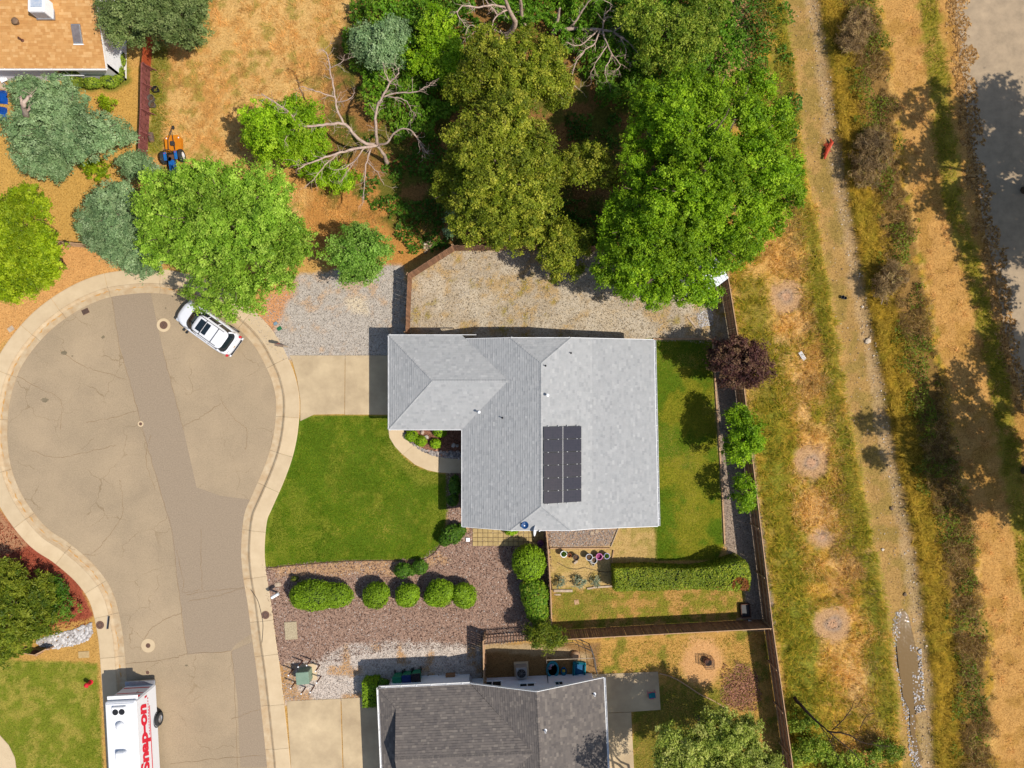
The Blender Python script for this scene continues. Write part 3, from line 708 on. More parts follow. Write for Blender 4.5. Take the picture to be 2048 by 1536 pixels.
def fascia(root, name, pts, h=.16, w=.03, m=None):
    for a, b_ in pts:
        a, b_ = Vector(a), Vector(b_); d = b_ - a; n = Vector((d.y, -d.x, 0)).normalized()
        vs = [a + n * .004, b_ + n * .004, b_ + n * w, a + n * w]
        MB().add([v + Vector((0, 0, .025)) for v in vs] + [v - Vector((0, 0, h)) for v in vs], [(3, 2, 1, 0), (4, 5, 6, 7), (0, 1, 5, 4), (1, 2, 6, 5), (2, 3, 7, 6), (3, 0, 4, 7)]).build(name, m or MT['white_trim'], root)
def gutter(root, a, b_, w=.12):
    a, b_ = Vector(a), Vector(b_); d = b_ - a; n = Vector((d.y, -d.x, 0)).normalized()
    prof = [(.0, -.1), (.0, .01), (.01, .01), (.012, -.085), (w - .012, -.085), (w - .012, .02), (w, .02), (w, -.1)]
    vs = [a + n * x + Vector((0, 0, z)) for x, z in prof] + [b_ + n * x + Vector((0, 0, z)) for x, z in prof]; k = len(prof)
    MB().add(vs, [(i, (i + 1) % k, k + (i + 1) % k, k + i) for i in range(k)] + [tuple(range(k - 1, -1, -1)), tuple(range(k, 2 * k))]).build('gutter', MT['white_trim'], root)
    nn = int(d.length / .95)
    for i in range(nn):
        c = a + d * ((i + .5) / nn) + n * w / 2 + Vector((0, 0, .018)); MB().box(c, (.03, w, .014), math.atan2(d.y, d.x)).build('gutter_strap', MT['white_trim'], root)
def wall(root, a, b_, z0, z1, m, name='wall', th_=.12, z1b=None):
    a, b_ = Vector((*a[:2], 0)), Vector((*b_[:2], 0)); d = b_ - a; n = Vector((d.y, -d.x, 0)).normalized() * th_
    z1b = z1 if z1b is None else z1b
    vs = [a, b_, b_ - n, a - n]; top = [z1, z1b, z1b, z1]
    return MB().add([(v.x, v.y, z0) for v in vs] + [(v.x, v.y, t) for v, t in zip(vs, top)], [(3, 2, 1, 0), (4, 5, 6, 7), (0, 1, 5, 4), (1, 2, 6, 5), (2, 3, 7, 6), (3, 0, 4, 7)]).build(name, m, root)
def window(root, a, b_, s, z, w, h, m_frame=None):
    a, b_ = Vector((*a[:2], 0)), Vector((*b_[:2], 0)); d = (b_ - a).normalized(); n = Vector((d.y, -d.x, 0)); an = math.atan2(d.y, d.x)
    c = a + d * s + n * .02; c.z = z
    wdo = MB().box(c, (w, .07, h), an).build('window', m_frame or MT['white_trim'], root)
    for k in (-1, 1):
        MB().box(c + d * (k * w * .235) + n * .034, (w * .42, .012, h * .84), an).build('pane', MT['glass'], wdo)
    MB().box(c + n * .04 - Vector((0, 0, h / 2 + .03)), (w + .1, .1, .05), an).build('sill', m_frame or MT['white_trim'], wdo)
def vent_pipe(root, x, y, z, r=.05, h=.35, cap=False, m=None):
    mb = MB().lathe([(r * 2.4, -.08), (r * 2.2, .02), (r, .05), (r, h)] + ([(r * 1.9, h - .03), (r * 1.9, h + .05), (0, h + .09)] if cap else [(r * .8, h), (r * .8, h - .1)]), (x, y, z), 14)
    return mb.build('vent_pipe', m or MT['white_trim'], root, smooth=False)

# ---- grey-roofed house in the middle
Hz = 2.6
XW, XE1, XE2 = -3.13, 8.87, 9.15; YN, YS = 2.81, -8.91; RX, RZ = 1.74, 4.45
def zw(x): return Hz + .38 * (x - XW)
JZ = 3.75; JW = XW + (JZ - Hz) / .38; JE = 2 * RX - JW; BX = 4.94; BZ = RZ - .38 * (BX - RX)
zE = lambda x: BZ - (BZ - 2.5) / (9.0 - BX) * (x - BX)
apN, apS = (RX, YN - 1.56, RZ), (RX, YS + 1.58, RZ)
GWx, GN, GS_, GR, GZr = -7.72, 3.06, -2.85, .2, 3.7
R2 = (XW + (GZr - Hz) / .38, GR, GZr); apW = (GWx + 2.86, GR, GZr)
vN = (XW + .385 * (GN - YN) / .38, YN, zw(XW + .385 * (GN - YN) / .38))
planes = [([(GWx, GN, Hz), (XW, GN, Hz), R2, apW], (1, 0, 0)), ([(GWx, GS_, Hz), (XW, GS_, Hz), R2, apW], (1, 0, 0)), ([(GWx, GN, Hz), (GWx, GS_, Hz), apW], (0, 1, 0)),
          ([(XW, YS, Hz), (XW, GS_, Hz), R2, (RX, GR, RZ), apS, (JW, YS, JZ)], (0, 1, 0)), ([R2, vN, (JW, YN, JZ), apN, (RX, GR, RZ)], (0, 1, 0)),
          ([apN, (JE, YN, JZ), (BX, YN, BZ), (BX, YS, BZ), (JE, YS, JZ), apS], (0, 1, 0)), ([(BX, YN, BZ), (XE1, YN - .04, zE(XE1)), (XE2, YS, zE(XE2)), (BX, YS, BZ)], (0, 1, 0)),
          ([(JW, YN, JZ), (JE, YN, JZ), apN], (1, 0, 0)), ([(JW, YS, JZ), (JE, YS, JZ), apS], (1, 0, 0))]
h1 = thing('grey_roof_house', 'single-storey house with light grey shingle hip roof and solar array', 'house', (0, 0, 0))
ub = MB()
for pl, _ in planes: slab_under(ub, pl, .11)
roof = ub.build('roof', DECK, h1)
sb = MB()
for i, (pl, d) in enumerate(planes): shingle_plane(sb, pl, d, seed=i)
tag(sb.build('shingles', SH_GREY, roof), kind='stuff')
for i, (a, b_) in enumerate(((apW, R2), ((GWx, GN, Hz), apW), ((GWx, GS_, Hz), apW), (apN, apS), ((JW, YN, JZ), apN), ((JE, YN, JZ), apN), ((JW, YS, JZ), apS), ((JE, YS, JZ), apS))):
    rb = MB(); ridge(rb, a, b_, seed=i); tag(rb.build('ridge_cap', SH_GREY, roof), kind='stuff')
# clockwise edges so that the outside is on the right-hand normal
fascia(h1, 'fascia', [((GWx, GN, Hz), (GWx, GS_, Hz)), ((GWx, GS_, Hz), (XW, GS_, Hz)), ((XW, GS_, Hz), (XW, YS, Hz)), ((XW, YS, Hz), (JW, YS, JZ)), ((JW, YS, JZ), (JE, YS, JZ)), ((JE, YS, JZ), (BX, YS, BZ)), ((BX, YS, BZ), (XE2, YS, zE(XE2))),
                      ((XE2, YS, zE(XE2)), (XE1, YN - .04, zE(XE1))), ((XE1, YN - .04, zE(XE1)), (BX, YN, BZ)), ((BX, YN, BZ), (JE, YN, JZ)), ((JE, YN, JZ), (JW, YN, JZ)), ((JW, YN, JZ), vN), ((XW + .9, GN, Hz), (GWx, GN, Hz))], w=.032)
gutter(h1, (XE2 + .045, YS, zE(XE2)), (XE1 + .045, YN - .04, zE(XE1)), .1)
ov = .45; W = MT['tan_wall']
cor = [(GWx + ov, GN - ov), (GWx + ov, GS_ + ov), (XW + ov, GS_ + ov), (XW + ov, YS + ov), (XE2 - ov, YS + ov), (XE1 - ov, YN - ov), (XW + 1.2, YN - ov), (XW + 1.2, GN - ov)]
for i in range(len(cor)): wall(h1, cor[i], cor[(i + 1) % len(cor)], -.1, 2.52, W)
for yy, kk in ((YN - ov, 1), (YS + ov, -1)):
    MB().add([(XW + ov, yy, 2.45), (XE1 - ov, yy, 2.4), (BX, yy, BZ - .13), (JE, yy, JZ - .13), (JW, yy, JZ - .13)], [(0, 1, 2, 3, 4) if kk < 0 else (4, 3, 2, 1, 0)]).build('gable', W, h1)
gd = MB().box((GWx + ov - .02, GR - .1, 1.1), (.06, 4.6, 2.15)).build('garage_door', MT['white'], h1)
for j in range(4): MB().box((GWx + ov - .055, GR - .1, .3 + j * .53), (.02, 4.5, .46)).build('panel', MT['white'], gd)
dr = MB().box((XW + ov - .03, -3.9, 1.03), (.06, .95, 2.06)).build('door', mat('front_door', (.12, .06, .04)), h1)
MB().tube([(XW + ov - .08, -4.22, 1.0), (XW + ov - .08, -4.1, 1.0)], .02).build('handle', MT['metal'], dr)
window(h1, (XW + ov, YS + ov), (XW + ov, GS_ + ov), 1.6, 1.5, 1.5, 1.1) if False else None
for s_ in (1.9, 3.6): window(h1, cor[2], cor[3], s_ + .6, 1.45, 1.4, 1.1)
for s_ in (2.5, 6.5): window(h1, cor[3], cor[4], s_, 1.45, 1.5, 1.0)
for s_ in (2.5, 5.8, 9.0): window(h1, cor[4], cor[5], s_, 1.4, 1.6, 1.1)
for px, py, r, hh, cp in ((957, 825, .04, .32, True), (1094, 790, .045, .32, True), (1005, 836, .03, .25, False), (1142, 706, .03, .22, False), (1090, 732, .03, .25, False)):
    x, y, _ = P(px, py, 3.8); z = zw(x) if x < RX else RZ - .38 * (x - RX) if x < BX else BZ - .17 * (x - BX)
    if px == 957: z += .1
    vent_pipe(h1, x, y, z, r, hh, cp, MT['white'] if cp else MT['steel_dark'])
# ---- solar array: 2 columns x 6 rows on the east slope
sa = thing('solar_array', 'black solar array of twelve panels on the grey roof', 'solar panels', (0, 0, 0))
cellm, nt, out = nmat('solar_cell'); tcn = pos(nt)
wv = N(nt, 'ShaderNodeTexBrick'); wv.offset = 0; wv.inputs['Scale'].default_value = 1; wv.inputs['Brick Width'].default_value = .158; wv.inputs['Row Height'].default_value = .158; wv.inputs['Mortar Size'].default_value = .003
wv.inputs['Color1'].default_value = (*S(66, 64, 72), 1); wv.inputs['Color2'].default_value = (*S(60, 60, 68), 1); wv.inputs['Mortar'].default_value = (*S(78, 76, 80), 1)
nt.links.new(tcn, wv.inputs['Vector'])
oi = nt.nodes.new('ShaderNodeObjectInfo').outputs['Random']; cc = mixc(nt, 1.0, wv.outputs[0], ramp(nt, oi, [(0, (.85, .86, .92)), (.5, (1, 1, 1)), (1, (1.1, 1.02, .95))]), 'MULTIPLY')
bsdf(nt, out, cc, .1, 0, None, .3, 0)
slope = math.atan(.38); Rm = Matrix.Rotation(slope, 3, 'Y')
def onE(x, off=.12): return RZ - .38 * (x - RX) + off
xs = [P(1087, 930, 4.4)[0], P(1126, 930, 4.2)[0], P(1164, 930, 4.0)[0]]
ys = [P(1087, 853 + i * 25.7, 4.3)[1] for i in range(7)]
pan0 = None
for i in range(2):
    for j in range(6):
        cx = (xs[i] + xs[i + 1]) / 2; cy = (ys[j] + ys[j + 1]) / 2; w = (xs[i + 1] - xs[i]) / math.cos(slope) - .035; hgt = ys[j] - ys[j + 1] - .03
        if pan0 is None:
            pan0 = MB().box((0, 0, 0), (w, hgt, .035), M=Rm).build('panel', MT['black'], sa, local=True); o = pan0
            gl = MB().box(Rm @ Vector((0, 0, .0185)), (w - .035, hgt - .035, .004), M=Rm).build('glass', cellm, pan0, local=True)
        else:
            o = bpy.data.objects.new('panel', pan0.data); COL.objects.link(o); o.parent = sa
            g2 = bpy.data.objects.new('glass', gl.data); COL.objects.link(g2); g2.parent = o
        o.location = (cx, cy, onE(cx))
    if i == 0: MB().box((xs[1], (ys[0] + ys[6]) / 2, onE(xs[1], .125)), (.01, ys[0] - ys[6], .02), M=Rm).build('gap_strip', MT['metal'], sa)  # added pale strip, imitates the bright roof seen through the column gap
    for xx in (xs[i] + .28, xs[i + 1] - .28):
        MB().box((xx, (ys[0] + ys[6]) / 2, onE(xx, .07)), (.04, ys[0] - ys[6] + .12, .04)).build('rail', MT['metal'], sa)
        for j in range(7): MB().box((xx, ys[j] + (.02 if j == 0 else -.02 if j == 6 else 0) - .0, onE(xx, .15)), (.05, .035, .014), M=Rm).build('clamp', mat('bright_clamp', (.5, .5, .5), None, 3, .4) if 'bright_clamp' not in bpy.data.materials else bpy.data.materials['bright_clamp'], sa)

# ---- dish antennas on the south eave
def dish(px, py, z, name, label, aim, r, m):
    x, y, _ = P(px, py, z); t = thing(name, label, 'satellite dish', (x, y, z - .35))
    M_ = Vector(aim).normalized().to_track_quat('Z', 'Y').to_matrix()
    MB().lathe([(0, 0), (r * .5, .02), (r * .85, .075), (r, .11), (r * .98, .12), (r * .83, .088), (r * .48, .032), (0, .012)], (0, 0, .35), 28, M_).build('dish', m, t, local=True, smooth=True)
    MB().tube([(0, 0, .34), (-.02, 0, .2), (-.02, .0, -.25)], .025, 8).build('mast', MT['metal'], t, local=True)
    e = Vector(aim).normalized() * .38 + Vector((0, 0, .35)); lo = M_ @ Vector((0, -r * .9, .1)) + Vector((0, 0, .35))
    MB().tube([lo, e], .014, 6).build('feed_arm', MT['metal'], t, local=True)
    MB().box(e, (.07, .07, .1)).build('receiver', MT['white_trim'], t, local=True)
dish(1067, 1060, 3.75, 'satellite_dish', 'white satellite dish seen edge-on at the grey roof eave', (.96, -.1, .24), .37, MT['white'])
dish(1050, 1050, 3.95, 'satellite_dish', 'round blue dish lying flat at the grey roof eave', (-.1, .1, 1), .23, mat('blue_dish', S(38, 92, 150), S(28, 76, 130), 4, .5))

# ---- brown-roofed house at the bottom
F2 = Frame(P(757, 1376, 2.6)[:2], 2.6)
h2 = thing('brown_roof_house', 'house with dark brown shingle roof and white gutters at the bottom', 'house', F2(0, 0, 0))
UE, UR, UM = 14.1, 9.85, 5.75; VS = -15.0; RZ2 = 4.2; sl = (RZ2 - 2.6) / (UR - UM); slE = (RZ2 - 2.6) / (UE - UR)
gz, gv = 4.06, -3.75; gs = (gz - 2.6) / 3.75
gu = UM + (gz - 2.6) / sl; hu = 1.1; hz = 2.6 + .39 * hu
vy = 3.75 * (hz - 2.6) / (gz - 2.6)
pl2 = [([F2(hu, 0, 2.6), F2(UM, 0, 2.6), F2(gu, gv, gz), F2(hu, gv, gz)], F2.d(1, 0)), ([F2(0, 0, 2.6), F2(hu, 0, 2.6), F2(hu, -vy, hz)], F2.d(1, 0)),
       ([F2(hu, -7.5, 2.6), F2(UM, -7.5, 2.6), F2(gu, gv, gz), F2(hu, gv, gz)], F2.d(1, 0)), ([F2(0, -7.5, 2.6), F2(hu, -7.5, 2.6), F2(hu, -7.5 + vy, hz)], F2.d(1, 0)),
       ([F2(0, 0, 2.6), F2(0, -7.5, 2.6), F2(hu, -7.5 + vy, hz), F2(hu, -vy, hz)], F2.d(0, 1)),
       ([F2(gu, gv, gz), F2(UM + .05, .0, 2.62), F2(UR, .0, RZ2), F2(UR, gv, RZ2)], F2.d(0, 1)),
       ([F2(gu, gv, gz), F2(UR, gv, RZ2), F2(UR, VS, RZ2), F2(UM, VS, 2.6), F2(UM, -7.5, 2.6)], F2.d(0, 1)),
       ([F2(UR, .0, RZ2), F2(UE, .0, 2.6), F2(UE, VS, 2.6), F2(UR, VS, RZ2)], F2.d(0, 1))]
ub = MB()
for pl, _ in pl2: slab_under(ub, pl, .11)
roof2 = ub.build('roof', mat('brown_deck', S(110, 100, 96), None, 3, .9), h2)
sb = MB()
for i, (pl, d) in enumerate(pl2): shingle_plane(sb, pl, d, seed=40 + i)
tag(sb.build('shingles', SH_BROWN, roof2), kind='stuff')
for i, (a, b_) in enumerate(((F2(hu, gv, gz), F2(gu, gv, gz)), (F2(0, 0, 2.6), F2(hu, -vy, hz)), (F2(UR, 0, RZ2), F2(UR, VS, RZ2)))):
    rb = MB(); ridge(rb, a, b_, seed=60 + i); tag(rb.build('ridge_cap', SH_BROWN, roof2), kind='stuff')
MB().add([F2(hu - .003, -vy, hz), F2(hu - .003, -7.5 + vy, hz), F2(hu - .003, gv, gz - .02)], [(0, 2, 1)]).build('gable_face', mat('shaded_gable', S(60, 66, 76), None, 3, .8), h2)  # shade on the west gable is put into its dark colour
gutter(h2, F2(0, 0, 2.62), F2(0, -7.5, 2.62)); gutter(h2, F2(UM - .02, 0, 2.62), F2(0, 0, 2.62)); gutter(h2, F2(UE, VS, 2.62), F2(UE, 0, 2.62))
fascia(h2, 'fascia', [(F2(UE, 0, 2.6), F2(UR, 0, RZ2)), (F2(UR, 0, RZ2), F2(UM, 0, 2.6))])
c2 = [F2(.4, -.4, 0), F2(.4, -7.1, 0), F2(UM + .4, -7.1, 0), F2(UM + .4, VS + .4, 0), F2(UE - .4, VS + .4, 0), F2(UE - .4, -.35 + .0, 0), F2(UM - .2, -.35, 0), F2(UM - .2, -.4, 0)]
# the gable wall faces north and is visible: it stands back under the rake overhang
c2[5] = F2(UE - .5, -.75, 0); c2[6] = F2(UM - .05, -.75, 0)
for i in range(len(c2)):
    wall(h2, c2[i], c2[(i + 1) % len(c2)], -.1, 2.55, MT['siding'])
a, b_ = c2[5], c2[6]
MB().add([(*a[:2], 2.5), (*b_[:2], 2.5), (*F2(UR, -.75, 0)[:2], RZ2 - .13)], [(0, 1, 2)]).build('gable', MT['siding'], h2)
dd = (Vector(b_) - Vector(a)).normalized(); ang = math.atan2(dd.y, dd.x); nn = Vector((dd.y, -dd.x, 0)); LL = (Vector(b_) - Vector(a)).length
for k in range(12): MB().box(Vector((*((Vector(a) + Vector(b_)) / 2)[:2], .12 + k * .2)) + nn * .008, (LL, .016, .012), ang).build('siding_board', MT['siding'], h2)
for s_, w, hh, z in ((LL - 1.35, 1.25, .9, 1.15), (LL - 3.6, 1.0, .45, 1.5), (2.25, .5, .5, 1.45)): window(h2, a, b_, s_, z, w, hh)
for px, py in ((1090, 1455), (1192, 1400)):
    x, y, _ = P(px, py, 3.7); u_ = (Vector((x, y, 0)) - F2.o).dot(Vector(F2.d(1, 0))); vent_pipe(h2, x, y, RZ2 - slE * (u_ - UR), .045, .3, False, MT['white'])

# ---- tan-roofed house in the top left corner
h3 = thing('tan_roof_house', 'house with orange-tan shingle roof in the top left corner', 'house', P(212, 140, 0))
ex, ey = P(212, 137, 2.6)[:2]; RY3 = ey + 4.75; RZ3 = 3.95; LX = -40
pl3 = [([(LX, ey, 2.6), (ex, ey, 2.6), (ex, RY3, RZ3), (LX, RY3, RZ3)], (1, 0, 0)), ([(LX, ey + 9.5, 2.6), (ex, ey + 9.5, 2.6), (ex, RY3, RZ3), (LX, RY3, RZ3)], (1, 0, 0))]
ub = MB()
for pl, _ in pl3: slab_under(ub, pl, .11)
roof3 = ub.build('roof', mat('tan_deck', S(190, 140, 90), None, 3, .9), h3)
sb = MB()
for i, (pl, d) in enumerate(pl3): shingle_plane(sb, [(max(p[0], -36.5), p[1], p[2]) for p in pl], d, .16, .3, seed=80 + i)
tag(sb.build('shingles', SH_TAN, roof3), kind='stuff')
rb = MB(); ridge(rb, (-36.5, RY3, RZ3), (ex, RY3, RZ3), seed=81); tag(rb.build('ridge_cap', SH_TAN, roof3), kind='stuff')
fascia(h3, 'fascia', [((ex, ey, 2.6), (ex, RY3, RZ3)), ((ex, RY3, RZ3), (ex, ey + 9.5, 2.6))]); gutter(h3, (LX, ey, 2.6), (ex, ey, 2.6), .1)
w3 = [(LX, ey + .35), (ex - .12, ey + .35), (ex - .12, ey + 9.15), (LX, ey + 9.15)]
for i in range(4): wall(h3, w3[i], w3[(i + 1) % 4], -.1, 2.55, MT['white'] if i == 1 else MT['siding'])
MB().add([(ex - .12, ey + .35, 2.5), (ex - .12, ey + 9.15, 2.5), (ex - .12, RY3, RZ3 - .15)], [(0, 1, 2)]).build('gable', MT['white'], h3)
window(h3, w3[0], w3[1], ex - LX - 3.2, 1.5, 1.6, 1.0)
def z3(y): return 2.6 + (y - ey) * (RZ3 - 2.6) / 4.75
x, y, _ = P(152, 66, 3.3); m3 = Matrix.Rotation(math.atan((RZ3 - 2.6) / 4.75), 3, 'X')
sk = MB().bbox((x, y, z3(y) + .07), (.56, 1.1, .14), .03, M=m3).build('skylight', MT['metal'], h3)
MB().box(Vector((x, y, z3(y))) + m3 @ Vector((0, .02, .147)), (.46, .95, .012), M=m3).build('pane', mat('skylight_glass', S(150, 140, 138), S(120, 112, 112), 3, .2), sk)
MB().box(Vector((x, y, z3(y))) + m3 @ Vector((0, -.58, .05)), (.62, .07, .1), M=m3).build('flashing', MT['white_trim'], sk)
x, y, _ = P(29, 41, 3.6); MB().lathe([(.12, -.1), (.12, .2), (.2, .2), (.21, .3), (.12, .38), (0, .4)], (x, y, z3(y)), 18).build('turbine_vent', mat('brown_vent', S(150, 120, 92), S(120, 92, 72), 9, .7), h3)
x, y, _ = P(37, 75, 3.4); vent_pipe(h3, x, y, z3(y), .05, .4, False, MT['rust'])
x, y, _ = P(76, 10, 4.2); cl = thing('roof_cooler', 'white evaporative cooler box on the orange-tan roof', 'cooler', (x, y, z3(y) - .05))
MB().bbox((0, 0, .52), (1.0, .95, .9), .05).build('cabinet', MT['white'], cl, local=True)
MB().box((0, 0, .035), (1.1, 1.05, .1)).build('base', MT['metal'], cl, local=True)
for k in range(6): MB().box((0, -.482, .22 + k * .11), (.8, .02, .05)).build('louvre', MT['metal'], cl, local=True)
MB().bbox((.05, .05, 1.0), (.7, .6, .07), .03).build('lid', mat('blue_white_lid', S(150, 175, 205), S(225, 225, 225), 3, .6), cl, local=True)

# ---- garden shed under the big green tree
x, y, _ = P(1405, 546, 2.2); sh = thing('garden_shed', 'small shed with pale grey metal roof under the big green tree', 'shed', (x, y, 0), math.radians(37))
rm = mat('grey_sheet_metal', S(212, 214, 220), S(180, 184, 190), 4, .5, metal=.2)
for sgn in (-1, 1):
    MB().add([(-1.2, sgn * 1.25, 2.0), (1.2, sgn * 1.25, 2.0), (1.2, 0, 2.45), (-1.2, 0, 2.45), (-1.2, sgn * 1.25, 1.94), (1.2, sgn * 1.25, 1.94), (1.2, 0, 2.39), (-1.2, 0, 2.39)],
             [(0, 1, 2, 3), (7, 6, 5, 4), (0, 4, 5, 1), (1, 5, 6, 2), (3, 7, 4, 0)] if sgn < 0 else [(3, 2, 1, 0), (4, 5, 6, 7), (1, 5, 4, 0), (2, 6, 5, 1), (0, 4, 7, 3)]).build('roof_sheet', rm, sh, local=True)
    for k in range(9): MB().box((-1.08 + k * .27, sgn * .62, 2.245), (.04, 1.3, .03), M=Matrix.Rotation(-sgn * math.atan(.45 / 1.25), 3, 'X')).build('seam', rm, sh, local=True)
for c, d in (((0, -1.1, 1), (2.1, .06, 2)), ((0, 1.1, 1), (2.1, .06, 2)), ((-1.08, 0, 1), (.06, 2.14, 2)), ((1.08, 0, 1), (.06, 2.14, 2))): MB().box(c, d).build('wall', MT['siding'], sh, local=True)
MB().box((.2, -1.15, .95), (.9, .04, 1.8)).build('door', MT['metal'], sh, local=True)

# ------------------------------------------------------------------ fences
def fence(name, label, pts, h=1.83, bw=.14, m=None, side=1, gap=.006, post=2.4, topm=None, z0=0.0, cap=True, bh=None):
    m = m or MT['fence']; topm = topm or MT['fence_top']
    base_ = [Vector((*P(a, b_, h)[:2], 0)) for a, b_ in pts]; L0 = base_[0]
    t = thing(name, label, 'fence', (L0.x, L0.y, 0))
    ms = [MB().box((0, 0, (h - dh) / 2 + .03), (bw - gap, .02, h - dh - .03)) for dh in (0, .02, .035)]
    ms = [q.build('board', m, t, local=True) for q in ms]; first = list(ms)
    for i in range(len(base_) - 1):
        a, b_ = base_[i] - L0, base_[i + 1] - L0; d = b_ - a; L = d.length; d.normalize(); an = math.atan2(d.y, d.x); n = Vector((d.y, -d.x, 0)) * side
        k = int(L / bw)
        for j in range(k):
            c = a + d * ((j + .5) * L / k)
            if first: o = first.pop()
            else:
                o = bpy.data.objects.new('board', random.choice(ms).data); COL.objects.link(o); o.parent = t
            o.location = (c.x, c.y, z0); o.rotation_euler = (random.uniform(-.006, .006), random.uniform(-.004, .004), an + random.uniform(-.02, .02))
        for zz in (.3, h * .52, h - .2): MB().box((a + b_) / 2 + n * .035 + Vector((0, 0, zz)), (L, .04, .09), an).build('rail', topm, t, local=True)
        if cap: MB().box((a + b_) / 2 + Vector((0, 0, h + .012)), (L, .05, .02), an).build('top_trim', topm, t, local=True)
        q = max(1, int(L / post))
        for j in range(q + 1):
            c = a + d * (j * L / q) + n * .1; MB().box(c + Vector((0, 0, h / 2 - .06)), (.08, .08, h - .12), an).build('post', topm, t, local=True)
    return t
fence('board_fence', 'brown board fence around the gravel lot beside the dead tree', [(811.5, 664), (813, 611), (816, 548), (905, 491), (1000, 490), (1085, 490)], side=-1, cap=False) 
fence('board_fence', 'brown board fence hidden under the big green tree', [(1088, 490), (1250, 494), (1450, 500)], side=-1, cap=False)
fence('board_fence', 'long brown board fence along the grassy creek strip', [(1450, 505), (1457, 558), (1476, 674), (1510, 958), (1546, 1256), (1583, 1513), (1592, 1590)], side=1)
fence('board_fence', 'dark board fence between the two back yards', [(1128, 1279), (1330, 1268), (1543, 1257)], side=1)
fence('board_fence', 'side yard fence from grey house to the bushes', [(1092, 1058), (1096, 1098), (1101, 1180), (1104, 1276)], h=1.5, m=MT['fence_dark'], side=-1)
fence('board_fence', 'short brown fence panel between the blue-green and lime trees', [(112, 483), (178, 489)], h=1.5, m=MT['fence_dark'], side=1)
fence('board_fence', 'low brown fence corner beside the white rocks', [(36, 1305), (69, 1310), (93, 1298)], h=.75, m=MT['fence_dark'], side=1, post=1.2)
fence('board_fence', 'brown board fence on the left of the dog pen', [(966, 1282), (967, 1330), (967.5, 1376)], h=1.7, m=MT['fence_dark'], side=-1)
# maroon fence of wide horizontal boards with slots, top left
def slot_fence():
    pts = [(283, 126), (282, 164), (281, 217), (279, 262), (277, 303)]
    b_ = [Vector((*P(x, y, 1.1)[:2], 0)) for x, y in pts]; L0 = b_[0]
    t = thing('slotted_fence', 'maroon slotted board fence beside the tractor', 'fence', (L0.x, L0.y, 0)); t.scale = (1, 1, .63)
    bm_ = MB().box((0, 0, 0), (.36, .025, .5)).build('board', MT['fence_red'], t, local=True); used = False
    for i in range(4):
        a, c = b_[i] - L0, b_[i + 1] - L0; d = (c - a); L = d.length; d.normalize(); an = math.atan2(d.y, d.x); n = Vector((d.y, -d.x, 0))
        k = max(2, int(L / .36))
        for j in range(k):
            for r_, zz in enumerate((.36, .97, 1.5)):
                o = bm_ if not used else bpy.data.objects.new('board', bm_.data)
                if used: COL.objects.link(o); o.parent = t
                used = True
                cc = a + d * ((j + .5) * L / k) + n * (.014 if (j + r_) % 2 else -.014); o.location = (cc.x, cc.y, zz); o.rotation_euler = (0, 0, an + random.uniform(-.02, .02))
        for j in range(k + 1): MB().box(a + d * (j * L / k) + Vector((0, 0, .92)) - n * .03, (.17, .03, 1.66), an).build('batten', MT['fence_red'], t, local=True)
        for zz in (.12, 1.7): MB().box((a + c) / 2 + Vector((0, 0, zz)), (L, .09, .08), an).build('rail', MT['fence_red'], t, local=True)
        MB().box(a - n * .09 + Vector((0, 0, .9)), (.1, .1, 1.8), an).build('post', MT['fence_red'], t, local=True)
        MB().tube([a - n * .1 + Vector((0, 0, 1.5)), a - n * .42 + Vector((0, 0, .02))], .035, 4).build('brace', MT['fence_red'], t, local=True)
slot_fence()
fence('board_fence', 'orange-red board fence panel under the top left tree', [(289, 62), (288, 84), (284, 124)], h=1.1, m=MT['fence_orange'], topm=MT['fence_orange'], side=1)
# open picket screen over the dog pen
t0 = P(968, 1290, 1.7); t = thing('picket_screen', 'open dark picket screen at the top of the dog pen', 'fence', (t0[0], t0[1], 0))
a = Vector(P(968, 1290, 1.7)); b_ = Vector(P(1068, 1282, 1.7)); d = b_ - a; an = math.atan2(d.y, d.x)
pk = MB().box((0, 0, .85), (.05, .02, 1.7)).build('picket', MT['plank'], t, local=True)
nP = 18
for i in range(nP):
    o = pk if i == 0 else bpy.data.objects.new('picket', pk.data)
    if i: COL.objects.link(o); o.parent = t
    c = d * (i / (nP - 1)); o.location = (c.x, c.y, 0); o.rotation_euler = (0, 0, an)
for zz in (.35, 1.35): MB().box(d / 2 + Vector((0, -.03, zz)), (d.length, .04, .09), an).build('rail', MT['fence_dark'], t, local=True)
